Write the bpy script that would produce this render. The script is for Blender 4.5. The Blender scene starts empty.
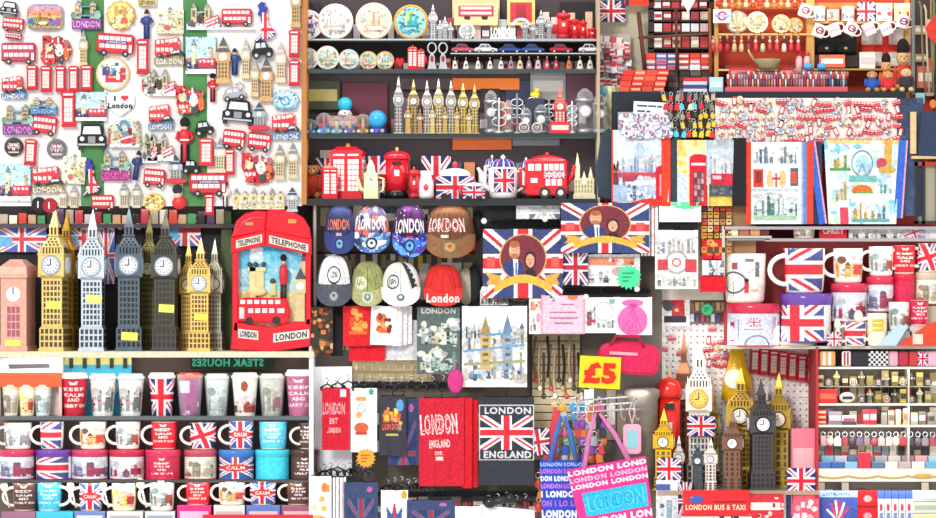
import bpy, math, random
import numpy as np
from mathutils import Matrix, Vector
PI=math.pi
S=.004; DC=14.0; ZC=1.30        # metres per photo pixel on the stall front, camera distance, camera height
COL=bpy.context.scene.collection
def W(px,py,d=0):
    k=(DC+d*S)/DC
    return Vector(((px-468)*S*k, d*S, ZC+(259-py)*S*k))
def lin(c):
    if isinstance(c,str):
        c=c.lstrip('#'); c=tuple(int(c[i:i+2],16) for i in (0,2,4))
    return tuple(((v/255)/12.92 if v/255<=.04045 else ((v/255+.055)/1.055)**2.4) for v in c)
_m={}
KIND={'gloss':(.18,0,.4),'matte':(.75,0,.002),'cloth':(.95,0,.6),'metal':(.27,.85,.15),'metal2':(.4,.6,.3),'resin':(.42,0,.25),'glass':(.05,0,0),'clear':(.08,0,0),'wood':(.6,0,.4),'plastic':(.3,0,.1)}
def mat(c,kind='resin'):
    key=(c,kind)
    if key in _m: return _m[key]
    m=bpy.data.materials.new('%s_%s'%(kind,c if isinstance(c,str) else 'print')); m.use_nodes=True
    nt=m.node_tree; b=nt.nodes['Principled BSDF']
    r,me,bump=KIND[kind]
    b.inputs['Roughness'].default_value=r; b.inputs['Metallic'].default_value=me
    if kind=='clear': b.inputs['Alpha'].default_value=.35
    if c=='VC':
        a=nt.nodes.new('ShaderNodeAttribute'); a.attribute_name='Col'
        nt.links.new(a.outputs['Color'],b.inputs['Base Color'])
    else:
        base=lin(c)
        if kind in('cloth','wood','metal2','resin','matte'):
            n=nt.nodes.new('ShaderNodeTexNoise'); n.inputs['Scale'].default_value=60 if kind!='wood' else 12
            n.inputs['Detail'].default_value=3
            tc=nt.nodes.new('ShaderNodeTexCoord'); nt.links.new(tc.outputs['Object'],n.inputs['Vector'])
            if kind=='wood':
                mp=nt.nodes.new('ShaderNodeMapping'); mp.inputs['Scale'].default_value=(6,6,.6)
                nt.links.new(tc.outputs['Object'],mp.inputs['Vector']); nt.links.new(mp.outputs['Vector'],n.inputs['Vector'])
            cr=nt.nodes.new('ShaderNodeMix'); cr.data_type='RGBA'
            f={'resin':.66,'matte':.9}.get(kind,.6)
            cr.inputs[6].default_value=(*[v*f for v in base],1); cr.inputs[7].default_value=(*[min(1,v*1.1) for v in base],1)
            nt.links.new(n.outputs['Fac'],cr.inputs[0]); nt.links.new(cr.outputs[2],b.inputs['Base Color'])
        else:
            b.inputs['Base Color'].default_value=(*base,1)
        if kind=='glass':
            t=nt.nodes.new('ShaderNodeBsdfTransparent'); mx=nt.nodes.new('ShaderNodeMixShader'); lw=nt.nodes.new('ShaderNodeLayerWeight'); lw.inputs['Blend'].default_value=.35
            ma=nt.nodes.new('ShaderNodeMath'); ma.operation='MULTIPLY_ADD'; ma.inputs[1].default_value=.6; ma.inputs[2].default_value=.07
            nt.links.new(lw.outputs['Facing'],ma.inputs[0]); nt.links.new(ma.outputs[0],mx.inputs[0]); nt.links.new(t.outputs[0],mx.inputs[1]); nt.links.new(b.outputs[0],mx.inputs[2])
            nt.links.new(mx.outputs[0],nt.nodes['Material Output'].inputs['Surface'])
    _m[key]=m; return m
# ---------------------------------------------------------------- text outlines
_t={}
def ttris(s,bold=0.0):
    key=(s,bold)
    if key in _t: return _t[key]
    cu=bpy.data.curves.new('t','FONT'); cu.body=s; cu.offset=bold; cu.resolution_u=2; cu.space_character=1.05+bold*2
    o=bpy.data.objects.new('t',cu); COL.objects.link(o)
    dg=bpy.context.evaluated_depsgraph_get(); oe=o.evaluated_get(dg); me=oe.to_mesh()
    me.calc_loop_triangles()
    v=np.array([tuple(p.co)[:2] for p in me.vertices]) if len(me.vertices) else np.zeros((0,2))
    t=np.array([tuple(x.vertices) for x in me.loop_triangles],int).reshape(-1,3)
    oe.to_mesh_clear(); bpy.data.objects.remove(o); bpy.data.curves.remove(cu)
    if len(v):
        v=v-v.min(0); w,h=v.max(0); v=v/np.array([w,h]); asp=w/h
    else: asp=1
    _t[key]=(v,t,asp); return _t[key]
# ---------------------------------------------------------------- 2D print canvas (y down, in px)
class Cv:
    def __init__(s,w,h,bg='ffffff',ss=1.6,clear=False):
        s.w,s.h,s.ss=w,h,ss
        s.nx=max(4,int(w*ss)+1); s.ny=max(4,int(h*ss)+1)
        s.x,s.y=np.meshgrid(np.linspace(0,w,s.nx),np.linspace(0,h,s.ny))
        s.c=np.zeros((s.ny,s.nx,3)); s.c[:]=lin(bg)
        s.a=np.zeros((s.ny,s.nx),bool) if clear else np.ones((s.ny,s.nx),bool)
        s.z=np.zeros((s.ny,s.nx)); s.M=None
    def put(s,m,col,z=None):
        if s.M is not None: m=m&s.M
        if col is not None: s.c[m]=lin(col)
        s.a|=m
        if z is not None: s.z[m]=z if not callable(z) else z(s.x[m],s.y[m])
        return s
    def rect(s,x0,y0,x1,y1,col,z=None): return s.put((s.x>=x0)&(s.x<=x1)&(s.y>=y0)&(s.y<=y1),col,z)
    def ell(s,cx,cy,rx,ry,col,z=None,dome=0):
        q=((s.x-cx)/rx)**2+((s.y-cy)/ry)**2; m=q<=1
        s.put(m,col,z)
        if dome:
            if s.M is not None: m=m&s.M
            s.z[m]=(z or 0)+dome*np.sqrt(np.clip(1-q[m],0,1))
        return s
    def ring(s,cx,cy,r0,r1,col,z=None,ky=1):
        q=np.hypot(s.x-cx,(s.y-cy)/ky); return s.put((q>=r0)&(q<=r1),col,z)
    def mpoly(s,p):
        m=np.zeros(s.x.shape,bool); n=len(p)
        for i in range(n):
            x0,y0=p[i]; x1,y1=p[(i+1)%n]
            if y0==y1: continue
            c=((y0>s.y)!=(y1>s.y))&(s.x<(x1-x0)*(s.y-y0)/(y1-y0)+x0); m^=c
        return m
    def poly(s,p,col,z=None): return s.put(s.mpoly(p),col,z)
    def line(s,x0,y0,x1,y1,t,col,z=None):
        dx,dy=x1-x0,y1-y0; L=dx*dx+dy*dy+1e-9
        u=np.clip(((s.x-x0)*dx+(s.y-y0)*dy)/L,0,1)
        return s.put(np.hypot(s.x-x0-u*dx,s.y-y0-u*dy)<=t/2,col,z)
    def text(s,t,cx,cy,h,col,w=None,rot=0,bold=.03,z=None,mirror=False,arc=0):
        v,tr,asp=ttris(t,bold)
        if not len(v): return s
        if w is None: w=asp*h
        p=(v-.5)*np.array([w*(-1 if mirror else 1),-h])
        if arc: p[:,1]+=arc*(2*p[:,0]/w)**2
        a=math.radians(rot); p=p@np.array([[math.cos(a),math.sin(a)],[-math.sin(a),math.cos(a)]])+np.array([cx,cy])
        m=np.zeros(s.x.shape,bool); sx=(s.nx-1)/s.w; sy=(s.ny-1)/s.h
        for q in p[tr]:
            i0=max(0,int(q[:,0].min()*sx)); i1=min(s.nx,int(q[:,0].max()*sx)+2)
            j0=max(0,int(q[:,1].min()*sy)); j1=min(s.ny,int(q[:,1].max()*sy)+2)
            if i1<=i0 or j1<=j0: continue
            X=s.x[j0:j1,i0:i1]; Y=s.y[j0:j1,i0:i1]
            (ax,ay),(bx,by),(cx_,cy_)=q
            d=(by-cy_)*(ax-cx_)+(cx_-bx)*(ay-cy_)
            if abs(d)<1e-9: continue
            l1=((by-cy_)*(X-cx_)+(cx_-bx)*(Y-cy_))/d; l2=((cy_-ay)*(X-cx_)+(ax-cx_)*(Y-cy_))/d
            m[j0:j1,i0:i1]|=(l1>=-.01)&(l2>=-.01)&(l1+l2<=1.01)
        return s.put(m,col,z)
    def uj(s,x0,y0,x1,y1,b='1c2a78',r='e01c34',w='f6f4f8',k=1,z=None,rot=0):
        X,Y=s.x,s.y; cx,cy=(x0+x1)/2,(y0+y1)/2
        inn=(X>=x0)&(X<=x1)&(Y>=y0)&(Y<=y1)
        if rot:
            a=math.radians(rot); dx=X-cx; dy=Y-cy; X=cx+dx*math.cos(a)+dy*math.sin(a); Y=cy-dx*math.sin(a)+dy*math.cos(a)
        hw,hh=(x1-x0)/2,(y1-y0)/2
        u=(X-cx)/hw; v=(Y-cy)/hh; t=min(hw,hh)
        n=math.hypot(1/hw,1/hh)*t*.5
        s.put(inn,b,z)
        for sg in(1,-1):
            q=np.abs(u-sg*v)/2
            s.put(inn&(q<.17*k*n*1.1),w,z)
        for sg in(1,-1):
            q=(u-sg*v)/2*np.sign(u)*sg
            s.put(inn&(q<.085*n*k)&(q>-.03*n*k),r,z)
        s.put(inn&((np.abs(X-cx)<.3*t*k)|(np.abs(Y-cy)<.3*t*k)),w,z)
        s.put(inn&((np.abs(X-cx)<.17*t*k)|(np.abs(Y-cy)<.17*t*k)),r,z)
        return s
    def blobs(s,n,cols,seed,r=(1,4),box=None,z=0,shape='mix'):
        R=random.Random(seed); x0,y0,x1,y1=box or (0,0,s.w,s.h)
        keep=s.a.copy()
        for i in range(n):
            x=R.uniform(x0,x1); y=R.uniform(y0,y1); a=R.uniform(*r); b=R.uniform(*r); c=R.choice(cols)
            zz=None if not z else R.uniform(.2,1)*z
            if shape=='rect' or(shape=='mix' and R.random()<.5): s.rect(x-a,y-b,x+a,y+b,c,zz)
            else: s.ell(x,y,a,b,c,zz)
        s.a&=keep; return s
    def build(s,f=None,name='print',parent=None,kind='resin',thick=2,relief=0,grain=.32,backcol=None):
        """f(u,v,h)->xyz px; default: upright panel, origin at its bottom centre, back on y=0, front at -thick"""
        ny,nx=s.ny,s.nx
        if grain:
            rg=np.random.default_rng(nx*131+ny)
            n1=rg.random((ny,nx)); n2=np.kron(rg.random((ny//4+2,nx//4+2)),np.ones((4,4)))[:ny,:nx]
            s.c*=(1+grain*(.9*(n1-.55)+.9*(n2-.55)))[...,None]
        if s.M is not None: s.a&=s.M
        U=s.x/s.w; V=s.y/s.h
        if f is None:
            P=np.stack([(U-.5)*s.w, -thick-s.z*(relief or 1), (1-V)*s.h],-1); B=P.copy(); B[...,1]=0
        else:
            P=f(U,V,s.z); B=None
            if isinstance(P,tuple): P,B=P
        a=s.a
        q=a[:-1,:-1]&a[1:,:-1]&a[:-1,1:]&a[1:,1:]
        if not q.any(): return None
        idx=np.arange(ny*nx).reshape(ny,nx)
        A=idx[:-1,:-1][q];Bq=idx[1:,:-1][q];Cq=idx[1:,1:][q];Dq=idx[:-1,1:][q]
        faces=[np.stack([A,Bq,Cq,Dq],1)]
        cols=s.c.reshape(-1,3); vs=P.reshape(-1,3)
        if B is not None:
            vs=np.concatenate([vs,B.reshape(-1,3)]); N=ny*nx
            cols=np.concatenate([cols,cols if backcol is None else np.tile(lin(backcol),(N,1))])
            qp=np.pad(q,1)
            c=qp[1:-1,1:-1]
            for (dj,di,e0,e1) in((0,-1,(0,0),(1,0)),(0,1,(1,1),(0,1)),(-1,0,(0,1),(0,0)),(1,0,(1,0),(1,1))):
                nb=qp[1+dj:qp.shape[0]-1+dj,1+di:qp.shape[1]-1+di]
                e=c&~nb; j,i=np.nonzero(e)
                if len(j)==0: continue
                p=idx[j+e0[0],i+e0[1]]; r_=idx[j+e1[0],i+e1[1]]
                faces.append(np.stack([p,p+N,r_+N,r_],1)[:,::-1])
        F=np.concatenate(faces)
        used=np.unique(F); mp=np.zeros(len(vs),int); mp[used]=np.arange(len(used))
        vs=vs[used]*S; F=mp[F]; cols=cols[used]
        me=bpy.data.meshes.new(name)
        me.vertices.add(len(vs)); me.vertices.foreach_set('co',vs.astype(np.float32).ravel())
        me.loops.add(F.size); me.loops.foreach_set('vertex_index',F.astype(np.int32).ravel())
        me.polygons.add(len(F)); me.polygons.foreach_set('loop_start',np.arange(0,F.size,4,dtype=np.int32))
        try: me.polygons.foreach_set('loop_total',np.full(len(F),4,dtype=np.int32))
        except Exception: pass
        me.update(calc_edges=True)
        at=me.color_attributes.new('Col','FLOAT_COLOR','POINT')
        at.data.foreach_set('color',np.concatenate([cols,np.ones((len(cols),1))],1).astype(np.float32).ravel())
        me.materials.append(mat('VC',kind))
        if f is not None: me.polygons.foreach_set('use_smooth',np.ones(len(F),bool))
        o=bpy.data.objects.new(name,me); COL.objects.link(o)
        if parent: o.parent=parent
        return o
def f_lathe(prof,rep=2,ph=0,thick=None,sq=0):
    """wrap canvas around a turned body; prof [(r,z)] top to bottom; the canvas spans half a turn and is centred on the front"""
    rs=np.array([p[0] for p in prof],float); zs=np.array([p[1] for p in prof],float)
    L=np.concatenate([[0],np.cumsum(np.hypot(np.diff(rs),np.diff(zs)))]); L/=L[-1]
    def f(U,V,z):
        r=np.interp(V,L,rs)+z; zz=np.interp(V,L,zs)
        th=(U-.5)*2*PI/rep*1.0+ph
        return np.stack([r*np.sin(th),-r*np.cos(th),zz],-1)
    return f
# ---------------------------------------------------------------- solid mesh builder (px units, x right, y away, z up)
class G:
    def __init__(s): s.v=[];s.f=[];s.m=[];s.mats=[];s.sm=[]
    def mi(s,m):
        if m not in s.mats: s.mats.append(m)
        return s.mats.index(m)
    def add(s,vs,fs,m,smooth=False):
        o=len(s.v); s.v+= [tuple(p) for p in vs]; k=s.mi(m)
        for f in fs: s.f.append([o+i for i in f]); s.m.append(k); s.sm.append(smooth)
        return s
    def box(s,x0,x1,y0,y1,z0,z1,m,ch=0):
        if ch:
            return s.prism([(x0,z0),(x1,z0),(x1,z1),(x0,z1)],y0,y1,m,ch)
        v=[(x,y,z) for x in(x0,x1) for y in(y0,y1) for z in(z0,z1)]
        return s.add(v,[(0,1,3,2),(4,6,7,5),(0,4,5,1),(2,3,7,6),(0,2,6,4),(1,5,7,3)],m)
    def prism(s,p,y0,y1,m,ch=0):
        """polygon in xz (counter-clockwise seen from the front) between y0 (front) and y1; ch = chamfer on the front"""
        n=len(p); cx=sum(q[0] for q in p)/n; cz=sum(q[1] for q in p)/n
        rings=[]
        if ch:
            ex=max(q[0] for q in p)-min(q[0] for q in p); ez=max(q[1] for q in p)-min(q[1] for q in p)
            kx=max(0,1-2*ch/max(ex,.01)); kz=max(0,1-2*ch/max(ez,.01))
            rings.append([(cx+(x-cx)*kx,y0,cz+(z-cz)*kz) for x,z in p]); rings.append([(x,y0+ch,z) for x,z in p])
        else: rings.append([(x,y0,z) for x,z in p])
        rings.append([(x,y1,z) for x,z in p])
        v=[q for r in rings for q in r]; f=[list(range(n)),list(range(len(v)-1,len(v)-n-1,-1))]
        for k in range(len(rings)-1):
            for i in range(n):
                j=(i+1)%n; f.append((k*n+j,k*n+i,(k+1)*n+i,(k+1)*n+j))
        return s.add(v,f,m)
    def disc(s,cx,cz,r,y0,y1,m,n=20,ch=0,rz=None):
        rz=rz or r
        return s.prism([(cx+r*math.cos(2*PI*i/n),cz+rz*math.sin(2*PI*i/n)) for i in range(n)],y0,y1,m,ch)
    def lathe(s,prof,m,cx=0,cy=0,n=24,smooth=True,ky=1,rot=0):
        v=[];f=[];k=len(prof)
        for r,z in prof:
            for i in range(n):
                a=2*PI*i/n+rot; v.append((cx+r*math.cos(a),cy+ky*r*math.sin(a),z))
        for j in range(k-1):
            for i in range(n):
                i2=(i+1)%n; q=(j*n+i,j*n+i2,(j+1)*n+i2,(j+1)*n+i)
                f.append(q if prof[j+1][1]>=prof[j][1] else q)
        if prof[0][0]>.01: f.append(list(range(n))[::-1])
        if prof[-1][0]>.01: f.append([(k-1)*n+i for i in range(n)])
        return s.add(v,f,m,smooth)
    def ell(s,cx,cy,cz,rx,ry,rz,m,n=16,k=9):
        v=[];f=[]
        for j in range(k+1):
            t=PI*j/k
            for i in range(n):
                a=2*PI*i/n; v.append((cx+rx*math.sin(t)*math.cos(a),cy+ry*math.sin(t)*math.sin(a),cz-rz*math.cos(t)))
        for j in range(k):
            for i in range(n):
                i2=(i+1)%n; f.append((j*n+i,j*n+i2,(j+1)*n+i2,(j+1)*n+i))
        return s.add(v,f,m,True)
    def fr(s,cx,cy,z0,z1,w0,w1,m,d0=None,d1=None):
        """four-sided frustum"""
        d0=w0 if d0 is None else d0; d1=w1 if d1 is None else d1
        v=[]
        for z,w,d in((z0,w0,d0),(z1,w1,d1)):
            v+=[(cx-w/2,cy-d/2,z),(cx+w/2,cy-d/2,z),(cx+w/2,cy+d/2,z),(cx-w/2,cy+d/2,z)]
        return s.add(v,[(3,2,1,0),(4,5,6,7),(0,1,5,4),(1,2,6,5),(2,3,7,6),(3,0,4,7)],m)
    def tube(s,path,r,m,n=8,closed=False):
        P=[Vector(p) for p in path]; v=[];f=[]; k=len(P)
        for j,p in enumerate(P):
            a=P[(j-1)%k] if(closed or j>0) else p; b=P[(j+1)%k] if(closed or j<k-1) else p
            t=(b-a).normalized() if (b-a).length>1e-9 else Vector((0,0,1))
            u=t.cross(Vector((0,1,0)));
            if u.length<.1: u=t.cross(Vector((1,0,0)))
            u.normalize(); w=t.cross(u).normalized(); rr=r[j] if isinstance(r,(list,tuple)) else r
            for i in range(n):
                g=2*PI*i/n; v.append(tuple(p+u*math.cos(g)*rr+w*math.sin(g)*rr))
        for j in range(k if closed else k-1):
            j2=(j+1)%k
            for i in range(n):
                i2=(i+1)%n; f.append((j*n+i,j*n+i2,j2*n+i2,j2*n+i))
        if not closed: f.append(list(range(n))[::-1]); f.append([(k-1)*n+i for i in range(n)])
        return s.add(v,f,m,True)
    def text(s,t,cx,cz,h,y,m,w=None,bold=.02,mirror=False,th=.5,shear=0):
        v,tr,asp=ttris(t,bold)
        if not len(v): return s
        w=w or asp*h; q=(v-.5)*np.array([w*(-1 if mirror else 1),h])
        fr=[(cx+a+shear*b,y-th,cz+b) for a,b in q]; n=len(fr)
        s.add(fr+[(a,y,c) for a,b,c in fr],[],m); k=s.mi(m); o=len(s.v)-2*n
        ed={}
        for a,b,c in tr:
            s.f.append([o+a,o+b,o+c] if not mirror else [o+a,o+c,o+b]); s.m.append(k); s.sm.append(False)
            for e in((a,b),(b,c),(c,a)): ed[e]=1
        for a,b in ed:
            if (b,a) not in ed: s.f.append([o+b,o+a,o+a+n,o+b+n]); s.m.append(k); s.sm.append(False)
        return s
    def build(s,name,parent=None,bev=0):
        me=bpy.data.meshes.new(name)
        me.from_pydata([(a*S,b*S,c*S) for a,b,c in s.v],[],s.f)
        for m in s.mats: me.materials.append(m)
        me.polygons.foreach_set('material_index',s.m); me.polygons.foreach_set('use_smooth',s.sm); me.update()
        o=bpy.data.objects.new(name,me); COL.objects.link(o)
        if parent: o.parent=parent
        if bev:
            b=o.modifiers.new('b','BEVEL'); b.width=bev*S; b.segments=2; b.limit_method='ANGLE'
        return o
# ---------------------------------------------------------------- things
def copy_tree(o,parent=None):
    c=o.copy(); COL.objects.link(c); c.parent=parent
    for ch in o.children: copy_tree(ch,c)
    return c
def setp(o,label,cat,group=None,kind=None):
    if label: o['label']=label
    if cat: o['category']=cat
    if group: o['group']=group
    if kind: o['kind']=kind
_proto={}
NTH=['first','second','third','fourth','fifth','sixth','seventh','eighth','ninth','tenth','eleventh','twelfth','thirteenth','fourteenth','fifteenth','sixteenth','seventeenth','eighteenth','nineteenth','twentieth']
def thing(name,fn,args,px,py,d,label,cat,group=None,rot=0,turn=0,z=None,s=1,tip=0):
    """one thing: fn(root,*args) makes its parts under an Empty; repeats of the same build are copied"""
    key=(fn.__name__,repr(args),name)
    loc=W(px,py,d)
    if z is not None: loc.z=z
    if key in _proto: r=copy_tree(_proto[key])
    else:
        r=bpy.data.objects.new(name,None); COL.objects.link(r); r.empty_display_size=.01
        fn(r,*args); _proto[key]=r
    r.location=loc; r.rotation_euler=(math.radians(tip),math.radians(rot),math.radians(turn)); r.scale=(s,s,s)
    for k in('group','label','category'):
        if k in r: del r[k]
    setp(r,label,cat,group); return r
def solid(name,g,px,py,d,label,cat,group=None,kind=None,bev=0):
    o=g.build(name,None,bev); o.location=W(px,py,d) if px is not None else (0,0,0)
    setp(o,label,cat,group,kind); return o
def struct(name,x0,x1,y0,y1,d0,d1,m,kindmat='matte'):
    """setting board spanning photo pixels x0..x1, y0..y1 and depths d0..d1"""
    a=W(x0,y1,d0); b=W(x1,y0,d0); g=G()
    g.box(a.x/S,b.x/S,d0,d1,a.z/S,b.z/S,mat(m,kindmat) if isinstance(m,str) else m)
    o=g.build(name); o['kind']='structure'; return o
def shelfz(py,d): return W(0,py,d).z
def shelf(x0,x1,py,d0,d1,th,c,label,group=None,kind='gloss',name='display_shelf',dref=None):
    """board whose top stands where things at depth dref meet photo row py"""
    dref=(d0+d1)/2 if dref is None else dref
    zt=shelfz(py,dref); a=W(x0,0,d0).x; b=W(x1,0,d0).x; g=G()
    g.box(a/S,b/S,d0,d1,zt/S-th,zt/S,mat(c,kind)); o=g.build(name); setp(o,label,'shelf',group); return zt
# ================================================================= prints
def sketch(c,x0,y0,x1,y1,cols,seed,n=10,dens=1):
    """washed drawing of rooftops, towers, domes and trees, in rows"""
    R=random.Random(seed); w=x1-x0; h=y1-y0
    for k in range(int(n*2.4)):
        q=lin(R.choice(cols)); t=R.uniform(.35,.65); g=[v*(1-t)+t*.95 for v in q]
        m=((c.x-R.uniform(x0,x1))/R.uniform(w*.06,w*.18))**2+((c.y-R.uniform(y0+h*.1,y1))/R.uniform(h*.04,h*.14))**2<1
        if c.M is not None: m&=c.M
        c.c[m&c.a]=g
    nr=max(1,int(h/26)); rh=h/nr
    for r in range(nr):
        yb=y0+rh*(r+1); m_=max(3,int(n*.6))
        for k in range(m_):
            x=x0+w*(k+R.random()*.5)/m_; tw=max(1.2,w/m_*R.uniform(.35,.9)); t=yb-rh*R.uniform(.3,.85); col=R.choice(cols); d=R.choice(cols)
            c.rect(x,t,x+tw,yb,col)
            u=R.random()
            if u<.4: c.poly([(x-.3,t+.2),(x+tw/2,t-rh*.2),(x+tw+.3,t+.2)],d)
            elif u<.7: c.ell(x+tw/2,t,tw*.5,rh*.09,d)
            for j in range(2+int(dens)): c.rect(x+tw*.2,t+rh*.12*(j+.6),x+tw*.8,t+rh*.12*(j+.6)+rh*.045,R.choice(cols))
        for k in range(int(m_*1.2*dens)): c.ell(R.uniform(x0,x1),yb-R.uniform(0,rh*.3),R.uniform(.6,w*.05),R.uniform(.5,rh*.09),R.choice(cols))
def portrait(c,cx,cy,rx,ry):
    c.ell(cx,cy,rx*1.06,ry*1.06,'d8a45c'); c.ell(cx,cy,rx,ry,'7c3440')
    m0=c.M; q=((c.x-cx)/rx)**2+((c.y-cy)/ry)**2<=1; c.M=q if m0 is None else (q&m0)
    c.poly([(cx-rx,cy+ry),(cx-rx*.85,cy+ry*.2),(cx-rx*.35,cy),(cx,cy+ry*.3),(cx+rx*.12,cy+ry)],'344478'); c.poly([(cx-rx*.45,cy+ry*.05),(cx-rx*.22,cy+ry*.05),(cx-rx*.25,cy+ry),(cx-rx*.38,cy+ry)],'e8ecf4'); c.rect(cx-rx*.35,cy+ry*.2,cx-rx*.28,cy+ry,'4c5888')
    c.ell(cx-rx*.38,cy-ry*.33,rx*.24,ry*.38,'e0aa8c'); c.ell(cx-rx*.38,cy-ry*.6,rx*.22,ry*.16,'b06440'); c.ell(cx-rx*.38,cy-ry*.08,rx*.16,ry*.12,'b87454')
    for s in(-1,1): c.ell(cx-rx*(.38+.08*s),cy-ry*.35,rx*.025,ry*.02,'40282c')
    c.ell(cx+rx*.32,cy+ry*.1,rx*.26,ry*.4,'3c2428'); c.ell(cx+rx*.32,cy+ry*.12,rx*.19,ry*.3,'e0a888'); c.poly([(cx+rx*.05,cy+ry),(cx+rx*.15,cy+ry*.5),(cx+rx*.5,cy+ry*.5),(cx+rx*.7,cy+ry)],'3a2830')
    for s in(-1,1): c.ell(cx+rx*(.32+.06*s),cy+ry*.07,rx*.022,ry*.02,'30181c')
    c.ell(cx+rx*.32,cy+ry*.22,rx*.05,ry*.02,'b04048'); c.ell(cx-rx*.38,cy-ry*.16,rx*.06,ry*.02,'a05048')
    c.M=m0
def P_flagcouple(c,w,h):
    c.uj(0,0,w,h,b='3c4878',r='d83440',k=.9)
    portrait(c,w*.5,h*.42,w*.28,h*.36 if h<60 else h*.33)
    m=(np.abs(c.y-(h*.82+h*.12*np.cos((c.x/w-.5)*5)*-1+h*.02))<h*.06)&(np.abs(c.x-w/2)<w*.36); c.put(m,'ecb848')
    for s in(-1,1): c.poly([(w/2+s*w*.28,h*.68),(w/2+s*w*.48,h*.62),(w/2+s*w*.42,h*.72),(w/2+s*w*.46,h*.8),(w/2+s*w*.26,h*.82)],'e0a848')
    for s in(-1,1): c.rect(w/2+s*w*.4-w*.05,h*.4,w/2+s*w*.4+w*.05,h*.55,'e86058')
def P_citytowel(c,w,h):
    c.rect(0,0,w,h,'dce6f4'); c.text('London',w*.42,h*.1,h*.1,'8c98a8',w*.34,bold=0); c.rect(0,h*.3,w,h*.5,'d0dcec'); c.blobs(30,['c4d8ec','f4f8fc','b0c8e0'],5,(2,5),(w*.1,h*.2,w*.8,h*.6))
    sketch(c,w*.06,h*.3,w*.8,h*.64,['7c9cc0','a8c0dc','6c90b8','c8b49c','8c98b0'],3,20,1.5)
    sketch(c,0,h*.4,w*.24,h*.8,['30343c','c0a078','584858','8c3444'],4,6); c.rect(w*.1,h*.56,w*.8,h*.62,'c84858'); c.rect(w*.2,h*.6,w*.5,h*.68,'a8405a')
    c.rect(w*.02,h*.72,w*.8,h*.95,'a8c0e0'); sketch(c,w*.26,h*.6,w*.76,h*.93,['98b0cc','d8e4f0','607898','2c3850','c0d8e8'],6,9)
    c.rect(w*.78,h*.5,w*.97,h*.93,'d8243c'); c.ell(w*.875,h*.51,w*.095,h*.04,'d8243c'); c.rect(w*.84,h*.58,w*.92,h*.86,'f0a8a8'); c.rect(w*.87,h*.58,w*.885,h*.86,'d8243c')
    c.put(c.y>h*(.93+.03*np.sin(c.x/w*7)),'e8382c')
    c.rect(0,0,w*.03,h,'e83c2c')
def P_boxtowel(c,w,h):
    c.rect(0,0,w,h,'f4dc98'); c.rect(0,h*.5,w*.35,h,'d0d8ec'); c.blobs(20,['f8e8b4','e8c870','fcf0cc'],8,(2,6),(0,0,w,h*.45)); c.rect(w*.88,0,w,h*.5,'e8ecf0')
    c.rect(w*.38,h*.27,w*.96,h,'d82438'); c.ell(w*.67,h*.28,w*.29,h*.07,'d82438'); c.rect(w*.44,h*.35,w*.9,h*.39,'fbe8e8'); c.rect(w*.5,h*.48,w*.86,h*.95,'8c3848')
    for i in range(3):
        for j in range(5): c.rect(w*(.53+i*.11),h*(.5+j*.09),w*(.61+i*.11),h*(.57+j*.09),['c0a8a8','604850','a08890'][(i+j)%3])
def P_greyshirt(c,w,h):
    c.rect(0,0,w,h,'b8c4cc'); c.poly([(w*.3,0),(w*.7,0),(w*.6,h*.1),(w*.4,h*.1)],'a0acb8'); c.rect(0,h*.15,w,h*.55,'c4d0d8')
    sketch(c,w*.1,h*.25,w*.9,h*.65,['a4b4c0','8c98a4','d4dce0','c04858'],2,10); c.rect(w*.15,h*.6,w*.95,h*.82,'b82c40'); c.rect(w*.2,h*.64,w*.5,h*.7,'e8b8bc'); c.rect(w*.62,h*.64,w*.95,h*.8,'d83048'); c.rect(0,h*.82,w,h,'4c545c'); c.blobs(12,['70787c','343c44'],3,(1,3),(0,h*.8,w,h))
def P_crest(c,w,h):
    c.rect(0,0,w,h,'f4f6f8')
    for x0 in(.06,.54): sketch(c,w*x0,h*.04,w*(x0+.4),h*.26,['70808c','a0a8a0','4c5860','98b0b8'],int(x0*9),7)
    c.rect(w*.05,h*.33,w*.24,h*.55,'d83c30'); c.rect(w*.1,h*.36,w*.2,h*.5,'8c3030')
    for s in(-1,1): c.ell(w*(.5+.12*s),h*.45,w*.08,h*.11,'e4c088')
    c.poly([(w*.42,h*.38),(w*.58,h*.38),(w*.56,h*.5),(w*.5,h*.56),(w*.44,h*.5)],'f8f0ec'); c.rect(w*.485,h*.38,w*.515,h*.55,'d02c40'); c.rect(w*.42,h*.43,w*.58,h*.46,'d02c40')
    c.rect(w*.78,h*.32,w*.94,h*.54,'58646c'); c.rect(w*.8,h*.36,w*.9,h*.5,'d85838')
    sketch(c,w*.04,h*.6,w*.96,h*.92,['88a0a8','5c7c78','a8bcc0','4c6c5c','c8d4d8'],7,14,2); c.rect(w*.04,h*.9,w*.9,h*.96,'a8c8a8'); c.put((c.y>h*.57)&(c.y<h*.61)&(c.x<w*.95),'b8ccd4')
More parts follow.
